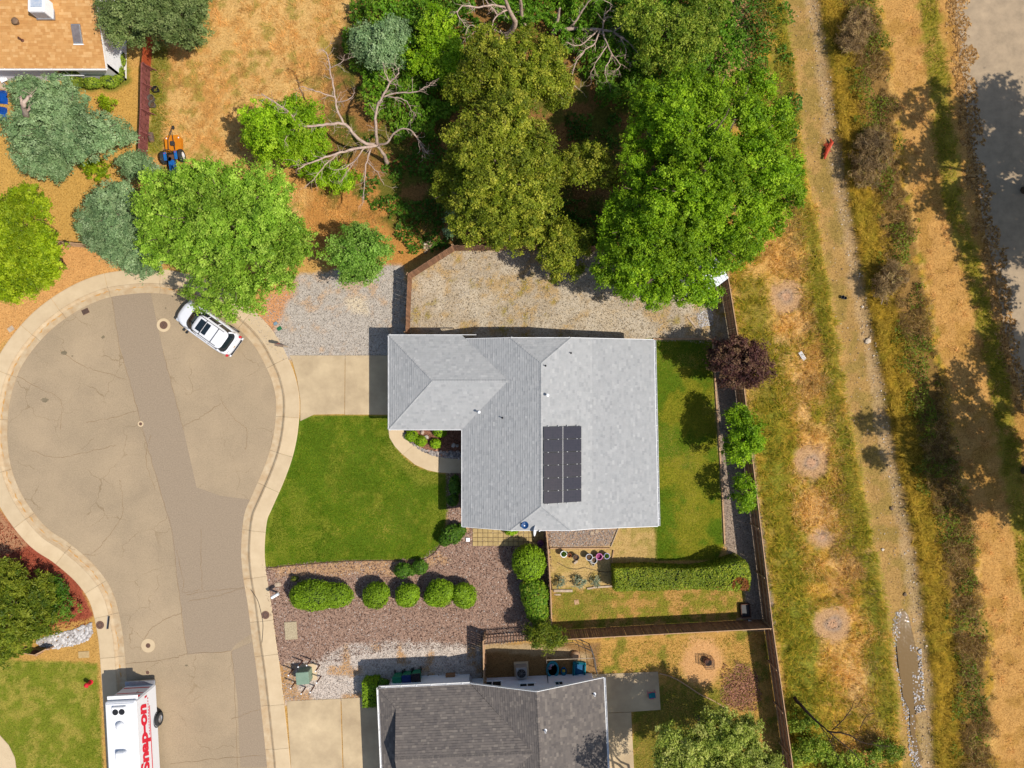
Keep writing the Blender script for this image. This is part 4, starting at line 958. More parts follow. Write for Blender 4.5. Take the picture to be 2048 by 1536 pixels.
# ------------------------------------------------------------------ vegetation
def leaf_arrays(C, Nn, L, Wd, rng, up=.35, jit=.8, seed_var=None):
    """rhombic leaves at centres C facing Nn (+ up + noise)"""
    n = len(C); nr = Nn + np.array([0, 0, up]) + rng.normal(0, jit, (n, 3)); nr /= np.linalg.norm(nr, axis=1)[:, None] + 1e-9
    r = rng.normal(0, 1, (n, 3)); t = np.cross(nr, r); t /= np.linalg.norm(t, axis=1)[:, None] + 1e-9; b_ = np.cross(nr, t)
    k = rng.uniform(.5, 1.45, (n, 1))
    V = np.stack([C + t * L * k * 1.25, C - t * L * k * .7 + b_ * Wd * k * 1.1, C - t * L * k * .7 - b_ * Wd * k * 1.1], 1).reshape(-1, 3)
    F = np.arange(3 * n).reshape(n, 3)
    return V, F
def lobe_leaves(lobes, leaf, dens, rng, clump=.42, low=-.35, fill=.18):
    Cs, Ns, Vs = [], [], []
    for (x, y, z, rx, ry, rz) in lobes:
        area = 2 * math.pi * ((rx * ry) ** .8 * .6 + (rx * rz) ** .8 * .2 + (ry * rz) ** .8 * .2) ** 1.25 * 1.3
        nc = max(8, int(area / (clump * clump) * .8)); 
        d = rng.normal(0, 1, (int(nc * 1.7) + 6, 3)); d /= np.linalg.norm(d, axis=1)[:, None]; d = d[d[:, 2] > low][:nc]
        rad = rng.uniform(.66, 1.14, (len(d), 1)) * (.86 + .3 * fbm(d[:, 0] * 2 + x, d[:, 1] * 2 + d[:, 2] + y, 1.6, 3)[:, None]); rad[rng.random(len(d)) < fill] *= .7
        cc = np.array([x, y, z]) + d * rad * np.array([rx, ry, rz])
        npl = max(5, int(dens * clump * clump * 2.2 / (leaf[0] * leaf[1] * 2)))
        cv = rng.uniform(0, 1, len(d))
        m = len(cc) * npl
        # each clump is a small flattened spray
        off = rng.normal(0, .34, (len(cc), npl, 3)) * clump * np.array([1, 1, .55]) * rng.uniform(.55, 1.35, (len(cc), 1, 1))
        P_ = (cc[:, None, :] + off).reshape(-1, 3)
        nn = np.repeat(d, npl, 0) * .7 + off.reshape(-1, 3) / clump * .5
        Cs.append(P_); Ns.append(nn); Vs.append(np.clip(np.repeat(cv, npl) * .75 + rng.uniform(0, .4, m) - .08, 0, 1))
    return np.concatenate(Cs), np.concatenate(Ns), np.concatenate(Vs)
def auto_lobes(cx, cy, rx, ry, z, rz, n, seed, k=.55):
    r = random.Random(seed); out = [(cx, cy, z, rx * .62, ry * .62, rz)]
    for i in range(n):
        a = 2 * math.pi * (i + r.uniform(-.3, .3)) / n; q = r.uniform(.5, .68); s_ = r.uniform(.75, 1.2) * k
        out.append((cx + math.cos(a) * rx * q, cy + math.sin(a) * ry * q, z + r.uniform(-.45, .25) * rz, rx * s_ * .8, ry * s_ * .8, rz * r.uniform(.5, .8)))
    return out
def limb_path(a, b_, rng, wob=.12, n=5):
    a, b_ = Vector(a), Vector(b_); d = b_ - a; L = d.length
    pts = [a + d * (i / n) + (Vector((rng.uniform(-1, 1), rng.uniform(-1, 1), rng.uniform(-.5, .7))) * L * wob * math.sin(math.pi * i / n)) for i in range(n + 1)]
    return pts
def tree(name, label, lobes, m, leaf=(.054, .038), dens=.78, seed=0, base=None, trunk_r=.16, group=None, clump=.36, cat='tree', bark=None, low=-.35, fill=.22, up=.6):
    rng = np.random.default_rng(seed + 100); r = random.Random(seed)
    lob = np.array([l[:3] for l in lobes])
    c = lob.mean(0) if base is None else np.array([base[0], base[1], lob[:, 2].mean()])
    z0 = float(tz(c[0], c[1])[0]) - .05
    t = thing(name, label, cat, (c[0], c[1], z0), group=group)
    mb = MB(); top = Vector((c[0], c[1], c[2])); b0 = Vector((c[0], c[1], z0)); fork = b0.lerp(top, .55)
    mb.tube(limb_path(b0, fork, r, .05, 3), [trunk_r * 1.25, trunk_r, trunk_r * .9, trunk_r * .8], 8)
    for l in lobes:
        e = Vector(l[:3]) + Vector((0, 0, l[5] * .4)); rad = trunk_r * .6
        mb.tube(limb_path(fork, e, r, .1, 5), [rad * (1 - .14 * i) for i in range(6)], 6)
        for k in range(3):
            q = Vector(l[:3]) + Vector((r.uniform(-.8, .8) * l[3], r.uniform(-.8, .8) * l[4], r.uniform(.1, .8) * l[5])); mb.tube(limb_path(fork.lerp(e, .6), q, r, .12, 4), [rad * .35 * (1 - .18 * i) for i in range(5)], 4)
    mb.build('trunk', bark or MT['bark'], t, smooth=True)
    sub = []
    for l in lobes:
        x, y, z, rx, ry, rz = l
        if min(rx, ry) < .75: sub.append(l); continue
        sub.append((x, y, z - rz * .12, rx * .72, ry * .72, rz * .72)); k = 6 if rx > 1.4 else 5; a0 = r.random() * 6.3
        for j in range(k):
            a = a0 + 6.283 * j / k + r.uniform(-.3, .3); q = r.uniform(.5, .74); s_ = r.uniform(.34, .52)
            sub.append((x + math.cos(a) * rx * q, y + math.sin(a) * ry * q, z + rz * r.uniform(-.1, .45), rx * s_, ry * s_, rz * s_ * 1.05))
    C, Nn, va = lobe_leaves(sub, leaf, dens, rng, clump, low, fill)
    V, F = leaf_arrays(C, Nn, leaf[0], leaf[1], rng, up)
    np_mesh('crown', V, F, m, t, np.repeat(va, 3), off=(c[0], c[1], z0))
    return t
def LP(lst):                   # lobes given as picture position, height and picture radii
    out = []
    for px, py, z, rx, ry, rz in lst:
        s = (H - z) * K; x, y, _ = P(px, py, z); out.append((x, y, z, rx * s, ry * s, rz))
    return out
def G(*c, k=1.0): return [(p, S(*q, k=1.55 / k)) for p, q in c]
LM = {}
LM['lime'] = leafmat('lime_leaves', G((0, (92, 130, 10)), (.5, (138, 176, 22)), (1, (180, 206, 50)), k=1.6))
LM['yellow_lime'] = leafmat('yellow_lime_leaves', G((0, (96, 120, 10)), (.5, (140, 164, 16)), (1, (184, 198, 44)), k=1.4))
LM['mid'] = leafmat('mid_green_leaves', G((0, (88, 122, 26)), (.5, (132, 168, 46)), (1, (176, 200, 80)), k=1.75))
LM['blue'] = leafmat('blue_green_leaves', G((0, (90, 116, 74)), (.5, (126, 152, 100)), (1, (162, 180, 132)), k=1.7))
LM['oak'] = leafmat('olive_oak_leaves', G((0, (80, 94, 16)), (.5, (122, 134, 30)), (1, (180, 176, 62)), k=1.7))
LM['fresh'] = leafmat('fresh_green_leaves', G((0, (82, 118, 34)), (.5, (118, 156, 54)), (1, (158, 186, 88)), k=1.65))
LM['dry'] = leafmat('dry_twig_foliage', G((0, (84, 66, 44)), (.5, (132, 106, 68)), (.9, (176, 146, 96)), (1, (150, 140, 60)), k=1.4), .15)
LM['bright'] = leafmat('bright_green_leaves', G((0, (78, 114, 10)), (.5, (118, 152, 18)), (1, (160, 188, 40)), k=1.7))
LM['deep'] = leafmat('deep_green_leaves', G((0, (50, 86, 14)), (.5, (80, 118, 28)), (1, (120, 150, 48)), k=1.5))
LM['plum'] = leafmat('plum_leaves', G((0, (62, 34, 34)), (.5, (96, 62, 54)), (1, (140, 112, 76)), k=1.6))
LM['grey'] = leafmat('grey_olive_leaves', G((0, (92, 112, 56)), (.5, (122, 140, 76)), (1, (160, 172, 106)), k=1.45))
LM['hedge'] = leafmat('hedge_leaves', G((0, (78, 106, 14)), (.5, (116, 144, 26)), (1, (144, 172, 36)), k=1.8))
LM['photinia'] = leafmat('red_tipped_leaves', G((0, (64, 100, 14)), (.55, (110, 144, 30)), (.85, (150, 160, 50)), (1, (190, 110, 40)), k=1.6))
LM['pale'] = leafmat('pale_olive_leaves', G((0, (100, 118, 38)), (.5, (146, 158, 62)), (1, (194, 194, 108)), k=1.75))
LM['juniper'] = leafmat('juniper_leaves', G((0, (66, 90, 20)), (.5, (112, 126, 28)), (1, (154, 158, 48)), k=1.45))
LM['weed'] = leafmat('weed_leaves', G((0, (70, 100, 20)), (.5, (112, 132, 34)), (1, (164, 172, 64)), k=1.9))
LM['bramble'] = leafmat('bramble_leaves', G((0, (62, 98, 16)), (.5, (96, 138, 26)), (1, (150, 176, 56)), k=1.6))
LM['silver'] = leafmat('silver_leaves', G((0, (110, 130, 104)), (.5, (146, 160, 130)), (1, (180, 186, 156)), k=1.3))
LM['red_hedge'] = leafmat('red_hedge_leaves', G((0, (110, 60, 20)), (.5, (150, 80, 28)), (1, (130, 120, 34)), k=1.3))

tree('lime_tree', 'round lime green tree below the bare dead branches', LP([(560, 262, 3.4, 62, 52, 1.9), (520, 258, 3.0, 42, 46, 1.5), (610, 255, 3.0, 46, 42, 1.5), (565, 300, 2.8, 60, 30, 1.4), (585, 225, 2.9, 46, 28, 1.3), (630, 292, 2.7, 34, 30, 1.2)]), LM['lime'], seed=1)
tree('lime_tree', 'small lime bush at the foot of the dead tree', LP([(655, 345, 1.6, 36, 30, 1.0), (625, 335, 1.4, 24, 22, .8), (690, 360, 1.4, 26, 24, .8)]), LM['lime'], seed=2, trunk_r=.08, dens=.8)
tree('shade_tree', 'broad yellowish green tree overhanging the cul-de-sac kerb', LP([(350, 402, 5.4, 80, 56, 2.0), (440, 385, 5.8, 80, 60, 2.0), (525, 400, 5.2, 62, 60, 1.9), (560, 470, 4.8, 66, 60, 1.9), (480, 460, 6.2, 90, 75, 2.2), (380, 450, 5.8, 85, 65, 2.1), (340, 480, 4.8, 60, 55, 1.7), (420, 520, 5.2, 75, 50, 1.9), (460, 590, 4.4, 70, 46, 1.6), (530, 540, 4.6, 70, 50, 1.7), (400, 362, 5.0, 50, 26, 1.4), (585, 500, 4.2, 38, 40, 1.4)]), LM['mid'], seed=3, trunk_r=.28)
tree('blue_green_tree', 'grey-blue tree left of the broad overhanging tree', LP([(245, 430, 3.6, 50, 50, 1.6), (205, 430, 3.2, 46, 46, 1.4), (225, 480, 3.4, 50, 48, 1.5), (275, 500, 3.4, 48, 44, 1.4), (290, 530, 3.0, 40, 26, 1.1), (230, 395, 3.0, 40, 34, 1.2), (190, 460, 2.8, 34, 34, 1.1)]), LM['blue'], seed=4)
tree('blue_green_tree', 'large grey-blue tree with broken stump in the left yard', LP([(90, 190, 3.6, 66, 34, 1.4), (58, 205, 3.2, 32, 40, 1.2), (140, 210, 3.4, 44, 40, 1.3), (100, 260, 4.2, 76, 50, 1.8), (160, 270, 4.2, 66, 50, 1.7), (225, 265, 3.6, 46, 34, 1.3), (80, 310, 3.4, 46, 46, 1.4), (110, 335, 3.0, 40, 28, 1.1), (60, 270, 3.4, 40, 36, 1.3)]), LM['blue'], seed=5, trunk_r=.22)
tree('blue_green_tree', 'small grey-blue tree beside the blue tractor', LP([(285, 338, 2.6, 36, 24, 1.0), (268, 326, 2.4, 28, 24, .9), (300, 344, 2.4, 24, 16, .8)]), LM['blue'], seed=6, trunk_r=.1)
tree('lime_tree', 'yellow-lime tree at the left edge above the pavement', LP([(50, 450, 4.2, 62, 60, 1.7), (80, 500, 4.2, 52, 56, 1.7), (20, 500, 4.0, 52, 60, 1.6), (45, 550, 3.6, 56, 46, 1.5), (95, 545, 3.2, 36, 34, 1.1), (60, 405, 3.2, 46, 30, 1.1), (15, 580, 3.0, 36, 34, 1.1), (-20, 470, 4, 50, 70, 1.6)]), LM['yellow_lime'], seed=7, trunk_r=.2, fill=.3, dens=.85)
tree('round_tree', 'lone round green tree left of the fenced gravel lot', LP([(718, 512, 3.2, 48, 44, 1.6), (690, 510, 2.8, 36, 36, 1.3), (750, 505, 2.8, 36, 36, 1.3), (720, 545, 2.6, 42, 28, 1.2), (722, 476, 2.7, 40, 28, 1.2)]), LM['fresh'], seed=8)
tree('grey_olive_tree', 'grey-olive tree overhanging the tan roof corner', LP([(300, 20, 4.6, 80, 50, 1.8), (240, 30, 4.2, 50, 36, 1.5), (360, 40, 4.2, 56, 46, 1.6), (250, 65, 3.4, 44, 30, 1.2), (380, 70, 3.2, 36, 26, 1.1), (340, -10, 4.4, 80, 40, 1.6), (390, 15, 3.6, 34, 36, 1.2), (305, 75, 3.0, 40, 20, 1.0)]), LM['grey'], seed=9, dens=.8)
for i, (px, py, r_, lab) in enumerate(((195, 340, 24, 'small yellow-green bush below the large grey-blue tree'), (218, 207, 15, 'tiny yellow-green sapling in the left yard'))):
    tree('yard_bush', lab, LP([(px, py, .8, r_, r_ * .8, .6), (px - r_ * .6, py - r_ * .3, .6, r_ * .6, r_ * .6, .45)]), LM['yellow_lime'], seed=20 + i, trunk_r=.05, cat='bush', clump=.25)
# oaks
tree('oak_tree', 'large olive-yellow oak above the gravel lot fence', LP([(1010, 250, 6.0, 70, 50, 2.0), (950, 290, 5.6, 60, 56, 1.9), (1055, 310, 5.8, 60, 60, 1.9), (990, 330, 6.6, 70, 60, 2.2), (930, 345, 4.8, 50, 56, 1.7), (1000, 400, 6.0, 80, 60, 2.0), (950, 430, 5.2, 56, 50, 1.8), (1030, 450, 5.0, 60, 46, 1.7), (1070, 390, 5.0, 54, 50, 1.7), (1015, 480, 4.0, 50, 24, 1.3), (1085, 345, 5.0, 40, 40, 1.5), (900, 375, 3.6, 36, 40, 1.3)]), LM['oak'], seed=30, trunk_r=.3, fill=.25, dens=.9)
tree('oak_tree', 'olive oak standing in front of the pale dead trees', LP([(970, 110, 5.2, 46, 56, 1.7), (1050, 110, 5.4, 60, 50, 1.8), (1100, 150, 5.0, 44, 50, 1.7), (960, 170, 4.8, 44, 46, 1.6), (1040, 180, 5.2, 60, 46, 1.7), (1115, 190, 4.2, 36, 36, 1.4), (925, 175, 3.8, 34, 40, 1.3)]), LM['oak'], seed=31, trunk_r=.26, fill=.3, dens=.85)
tree('oak_tree', 'small olive oak between the large oak and the bright tree', LP([(1160, 330, 4.2, 46, 40, 1.5), (1200, 345, 4.0, 36, 36, 1.4), (1120, 340, 4.0, 36, 36, 1.3), (1180, 310, 3.8, 36, 24, 1.2)]), LM['oak'], seed=32, fill=.3, dens=.75)
tree('oak_tree', 'low olive oak leaning over the gravel lot fence', LP([(1120, 500, 3.6, 44, 46, 1.5), (1105, 470, 3.4, 40, 34, 1.3), (1150, 485, 3.4, 36, 36, 1.3), (1125, 540, 2.8, 36, 26, 1.1)]), LM['oak'], seed=33, fill=.25)
tree('broadleaf_tree', 'huge bright green tree behind the grey-roofed house', LP([(1320, 210, 6.2, 60, 50, 2.0), (1390, 190, 6.4, 66, 50, 2.0), (1290, 270, 5.6, 46, 50, 1.8), (1370, 270, 7.4, 84, 64, 2.5), (1460, 250, 6.6, 76, 66, 2.2), (1535, 260, 5.8, 56, 60, 2.0), (1300, 345, 5.6, 60, 50, 1.8), (1400, 350, 7.8, 90, 70, 2.6), (1500, 340, 7.0, 84, 70, 2.3), (1565, 370, 5.6, 44, 56, 1.8), (1270, 420, 5.8, 70, 56, 1.9), (1360, 430, 7.2, 90, 64, 2.4), (1460, 430, 6.6, 84, 62, 2.2), (1530, 430, 5.4, 50, 44, 1.7), (1235, 480, 5.2, 46, 50, 1.7), (1300, 500, 6.2, 80, 56, 2.0), (1400, 500, 5.8, 74, 50, 1.9), (1470, 490, 5.0, 50, 44, 1.6), (1290, 570, 4.6, 70, 40, 1.6), (1370, 570, 4.6, 64, 44, 1.5), (1410, 590, 3.8, 36, 26, 1.2), (1225, 540, 4.6, 44, 36, 1.4), (1310, 600, 4.0, 26, 18, 1.0), (1490, 180, 5.2, 50, 40, 1.6)]), LM['bright'], seed=34, trunk_r=.42, fill=.3, dens=.85, base=P(1385, 400, 3)[:2])
tree('plum_tree', 'dark purple-leaved plum tree straddling the long fence', LP([(1475, 722, 3.4, 46, 40, 1.6), (1445, 715, 2.9, 34, 36, 1.2), (1515, 730, 2.9, 34, 36, 1.2), (1480, 755, 2.7, 44, 26, 1.1), (1480, 695, 2.8, 44, 24, 1.1)]), LM['plum'], seed=35, fill=.35, dens=.8)
tree('young_tree', 'young bright green tree inside the long fence', LP([(1482, 880, 2.9, 32, 40, 1.5), (1475, 835, 2.6, 24, 26, 1.1), (1500, 870, 2.5, 26, 34, 1.2), (1475, 905, 2.3, 26, 20, 1.0)]), LM['bright'], seed=36, trunk_r=.09, dens=.8)
tree('young_tree', 'smallest young green tree beside the long fence', LP([(1490, 985, 2.2, 22, 26, 1.1), (1492, 1008, 1.8, 16, 16, .8), (1485, 965, 1.8, 16, 14, .8)]), LM['bright'], seed=37, trunk_r=.06, dens=.8)
tree('pale_tree', 'pale olive tree in the bottom back yard', LP([(1350, 1490, 4.6, 50, 40, 1.5), (1440, 1450, 4.0, 50, 34, 1.3), (1400, 1500, 4.4, 66, 46, 1.6), (1470, 1490, 4.2, 60, 50, 1.6), (1360, 1540, 4.6, 60, 40, 1.6), (1430, 1560, 5.0, 80, 40, 1.8), (1530, 1530, 4.0, 40, 30, 1.3), (1490, 1450, 3.2, 34, 26, 1.1)]), LM['pale'], seed=38, fill=.35, dens=.75)
for i_, (px_, py_, r2_, lab_) in enumerate(((1620, 1500, 40, 'loose green shrub below the leaning dead tree'), (1700, 1525, 40, 'green shrub at the bottom edge of the creek strip'), (1600, 1440, 26, 'small green shrub against the lower long fence'), (1770, 1500, 30, 'green shrub beside the bottom of the creek'))):
    tree('strip_shrub', lab_, LP([(px_, py_, .9, r2_, r2_ * .8, .7), (px_ - r2_ * .7, py_ + r2_ * .3, .7, r2_ * .6, r2_ * .6, .5), (px_ + r2_ * .8, py_ + 6, .7, r2_ * .6, r2_ * .5, .5)]), LM['weed'], seed=140 + i_, trunk_r=.05, cat='shrub', clump=.3, dens=.5, fill=.4)
tree('tall_tree', 'tall tree below the frame shading the brown roof', [(9.3, -24.8, 6.5, 1.6, 1.4, 1.4), (8.3, -24.2, 7.6, 1.3, 1.2, 1.2), (10.4, -24.8, 5.8, 1.2, 1.1, 1.1)], LM['pale'], seed=39, dens=.35, base=(10.2, -26.8))
for i_, (px_, py_, r2_, lab_) in enumerate(((1742, 312, 44, 'largest dead brown bush on the right bank'), (1712, 60, 34, 'dead brown bush at the top of the right bank'), (1775, 560, 30, 'dead brown bush in the middle of the right bank'))):
    tree('dry_bush', lab_, LP([(px_, py_, .9, r2_, r2_ * .9, .8), (px_ - 12, py_ + r2_ * .8, .7, r2_ * .7, r2_ * .7, .6), (px_ + 8, py_ - r2_ * .8, .7, r2_ * .7, r2_ * .6, .6)]), LM['dry'], leaf=(.16, .012), seed=150 + i_, trunk_r=.05, cat='bush', clump=.34, dens=.5, fill=.4, low=-.1)
tree('juniper', 'spreading juniper on red mulch in the lower left corner', LP([(40, 1200, 1.6, 50, 46, 1.0), (30, 1260, 1.5, 50, 40, .9), (80, 1190, 1.3, 40, 40, .8), (20, 1150, 1.4, 40, 40, .9), (75, 1235, 1.3, 46, 36, .8), (10, 1300, 1.2, 34, 24, .7)]), LM['juniper'], leaf=(.1, .03), seed=40, dens=1.1, low=-.1, cat='shrub', clump=.36)
tree('juniper', 'small dark juniper at the tip of the red mulch', LP([(130, 1215, .7, 26, 22, .5), (112, 1190, .7, 26, 26, .5), (105, 1170, .6, 20, 20, .45)]), LM['deep'], leaf=(.1, .03), seed=41, low=-.1, trunk_r=.05, cat='shrub', clump=.3)
for i, (lab, lob) in enumerate((
    ('tall oak right of the frame shading the old pavement', auto_lobes(38.2, 14.2, 3.4, 3.2, 10, 2.0, 8, 50) + [(36.6, 10.4, 8.4, 1.8, 1.6, 1.4), (37.0, 7.2, 7.6, 1.8, 1.6, 1.3), (36.4, 4.2, 7.0, 1.7, 1.6, 1.2)]),
    ('slim oak right of the frame beside the pavement', [(32.4, 15.8, 9, 1.3, 1.2, 1.0), (33.0, 12.4, 8.8, 1.7, 1.5, 1.1), (34.4, 10.0, 8.4, 1.7, 1.5, 1.1), (34.6, 14, 8.5, 1.5, 1.5, 1.1), (33.4, 17.2, 8.2, .9, .9, .8), (35.6, 7.6, 8.0, 1.5, 1.4, 1.1)]),
    ('third tall oak right of the frame', auto_lobes(40.5, 8.6, 3.4, 3.0, 10, 2.0, 8, 52)),
    ('tall oak right of the frame shading the dry bank', [(32.8, -5.2, 8.0, 1.9, 1.8, 1.5), (32.6, -7.6, 7.8, 1.6, 1.5, 1.3), (33.0, -3.2, 7.6, 1.6, 1.5, 1.2), (30.8, -5.2, 10.2, 1.1, .9, .9), (31.0, -7.4, 10.0, .9, .8, .8), (34.4, -1.6, 7.2, 1.4, 1.3, 1.1), (34.8, -9.4, 7.2, 1.7, 1.4, 1.2), (35.8, -4.6, 7.8, 2.0, 2.0, 1.5), (35.2, -7.0, 9.0, 1.8, 1.6, 1.4), (37.4, -6.4, 8.4, 2.0, 2.0, 1.5), (35.6, -5.4, 4.6, 1.5, 1.6, 1.2)]),
    ('broad oak right of the frame shading the brush', auto_lobes(39.6, -1.0, 3.0, 2.8, 9.4, 2.0, 8, 54)),
    ('low oak right of the frame beyond the brush', auto_lobes(39.4, -9.4, 2.8, 2.2, 8.4, 1.6, 7, 55)))):
    tree('shade_oak', lab, lob, LM['oak'], seed=50 + i, trunk_r=.22, dens=.6, fill=.3, leaf=(.1, .07))

# clipped and loose shrubs -----------------------------------------------------------
def shrub(name, label, lobes, m, seed, leaf=(.05, .035), dens=1.5, clump=.22, low=-.05, core=True, group=None, cat='shrub'):
    rng = np.random.default_rng(seed + 500); L0 = lobes[0]
    t = thing(name, label, cat, (L0[0], L0[1], 0), group=group)
    C, Nn, va = [], [], []
    for l in lobes:
        x, y, z, rx, ry, rz = l; n = int(2 * math.pi * (rx * ry * .5 + rz * (rx + ry) * .4) / (leaf[0] * leaf[1] * 2) * dens)
        d = rng.normal(0, 1, (int(n * 2.2) + 9, 3)); d /= np.linalg.norm(d, axis=1)[:, None]; d = d[d[:, 2] > low][:n]
        rad = rng.normal(.98, .04, (len(d), 1)) * (1 + .2 * (fbm(d[:, 0] * 3 + x * 3, d[:, 1] * 3 + d[:, 2] * 2, 2.0, seed)[:, None] - .5))
        C.append(np.array([x, y, z]) + d * rad * np.array([rx, ry, rz])); Nn.append(d); va.append(np.clip(rng.random(len(d)) * .6 + fbm(d[:, 0] * 4, d[:, 1] * 4, 1.5, seed) * .5 - .05, 0, 1))
    C = np.concatenate(C); keep = (fbm(C[:, 0] * 1.0, C[:, 1] + C[:, 2], 3.0, seed + 9) > .3) | (rng.random(len(C)) < .35); C = C[keep]; Nn = [np.concatenate(Nn)[keep]]; va = [np.concatenate(va)[keep]]
    V, F = leaf_arrays(C, np.concatenate(Nn) * 1.6, leaf[0], leaf[1], rng, .2, .6)
    np_mesh('foliage', V, F, m, t, np.repeat(np.concatenate(va), 3), off=(L0[0], L0[1], 0))
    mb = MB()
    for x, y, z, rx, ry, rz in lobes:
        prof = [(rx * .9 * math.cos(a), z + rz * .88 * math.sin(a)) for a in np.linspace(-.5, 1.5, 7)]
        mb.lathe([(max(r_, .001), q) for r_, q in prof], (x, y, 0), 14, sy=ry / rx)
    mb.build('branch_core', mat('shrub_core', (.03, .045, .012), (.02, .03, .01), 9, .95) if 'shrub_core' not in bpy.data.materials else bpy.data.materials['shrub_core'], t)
    mb = MB()
    for l in lobes: mb.tube([(l[0], l[1], -.05), (l[0], l[1], l[2])], .05, 6)
    mb.build('stem', MT['bark'], t)
    return t
def ball(px, py, rx, ry, z=.75, rz=None):
    s = (H - z) * K; x, y, _ = P(px, py, z); return (x, y, z, rx * s, ry * s, rz or z * 1.02)
shrub('clipped_shrub', 'long clipped hedge mound at the street end of the row', [ball(628, 1190, 46, 31, .8), ball(605, 1190, 25, 26, .75), ball(668, 1190, 40, 25, .7)], LM['hedge'], 1)
shrub('clipped_shrub', 'clipped ball shrub next to the long hedge mound', [ball(752, 1190, 26, 26, .8), ball(760, 1183, 19, 19, .8), ball(745, 1197, 18, 17, .7)], LM['hedge'], 2)
shrub('clipped_shrub', 'smallest clipped ball shrub in the middle of the row', [ball(815, 1190, 24, 23, .75), ball(808, 1196, 16, 15, .7), ball(822, 1184, 17, 17, .72)], LM['hedge'], 3)
shrub('clipped_shrub', 'widest clipped ball shrub touching the last one', [ball(880, 1185, 28, 27, .8), ball(892, 1180, 18, 17, .85), ball(868, 1192, 20, 19, .75)], LM['hedge'], 4)
shrub('clipped_shrub', 'rightmost clipped ball shrub of the bark yard row', [ball(928, 1190, 25, 25, .75), ball(934, 1198, 17, 16, .7), ball(922, 1182, 17, 16, .78)], LM['hedge'], 5)
shrub('clipped_shrub', 'large round bush beside the paver patio', [ball(1058, 1124, 34, 36, 1.0, 1.1)], LM['hedge'], 6, leaf=(.06, .045))
shrub('red_tip_bush', 'red-tipped bush between the round bush and the yellow-green one', [ball(1070, 1190, 28, 32, 1.0, 1.0), ball(1075, 1220, 24, 24, .9), ball(1062, 1175, 22, 20, .9)], LM['photinia'], 7, leaf=(.07, .04))
tree('wispy_bush', 'wispy yellow-green bush at the corner of the dog pen', LP([(1090, 1268, 1.9, 34, 26, .9), (1070, 1262, 1.7, 22, 20, .7), (1110, 1275, 1.7, 24, 18, .7), (1088, 1290, 1.4, 22, 14, .5)]), LM['juniper'], leaf=(.1, .02), seed=61, trunk_r=.05, cat='bush', clump=.3, fill=.3)
shrub('leafy_shrub', 'dark leafy shrub at the house corner by the lawn', [ball(905, 1068, 21, 20, .6, .6), ball(890, 1080, 13, 12, .5, .5), ball(920, 1060, 12, 12, .5, .5)], LM['deep'], 8, leaf=(.09, .04))
shrub('leafy_shrub', 'low dark shrub left of pair at the lawn edge', [ball(806, 1140, 18, 15, .4, .45)], LM['deep'], 9, leaf=(.09, .03))
shrub('leafy_shrub', 'low dark shrub right of pair at the lawn edge', [ball(840, 1134, 16, 15, .4, .45), ball(824, 1142, 10, 8, .35, .35)], LM['deep'], 10, leaf=(.09, .03))
for i, (px, py, r_, lab) in enumerate(((823, 872, 13, 'yellow-green mound plant nearest the walk start'), (842, 882, 12, 'yellow-green mound plant among the river rocks'), (871, 887, 11, 'yellow-green mound plant by the orange stone'), (880, 862, 14, 'yellow-green mound plant under the garage eave'))):
    shrub('mound_plant', lab, [ball(px, py, r_, r_ * .9, .22, .3)], LM['lime'], 12 + i, leaf=(.07, .03), cat='plant', group='mound plants in the entry bed')
shrub('leafy_shrub', 'dark shrub under the front eave below the walk', [ball(910, 972, 12, 22, .5, .5), ball(906, 1000, 12, 12, .45, .45)], LM['deep'], 17, leaf=(.08, .045))
shrub('leafy_shrub', 'small bright plant at the eave beside the blue dish', [ball(1022, 1063, 13, 7, .35, .4)], LM['lime'], 18, leaf=(.08, .04))
shrub('leafy_shrub', 'dark shrub in the shade behind the green bin', [ball(762, 1366, 18, 9, .6, .6), ball(745, 1366, 12, 8, .5, .5)], LM['deep'], 19, leaf=(.07, .04))
for i, (px, py, r_, lab) in enumerate(((1118, 1164, 10, 'grey spiky plant in the left of the garden bed'), (1160, 1164, 13, 'largest grey spiky plant in the garden bed'), (1192, 1162, 9, 'smallest grey spiky plant in the garden bed'))):
    tree('spiky_plant', lab, LP([(px, py, .3, r_, r_, .3)]), LM['silver'], leaf=(.16, .02), seed=70 + i, trunk_r=.03, cat='plant', clump=.2, dens=.6, low=-.1)
shrub('leafy_shrub', 'tan dead shrub spot near the long hedge mound', [ball(590, 1157, 8, 6, .3, .35)], LM['oak'], 24, leaf=(.06, .015), dens=.4)
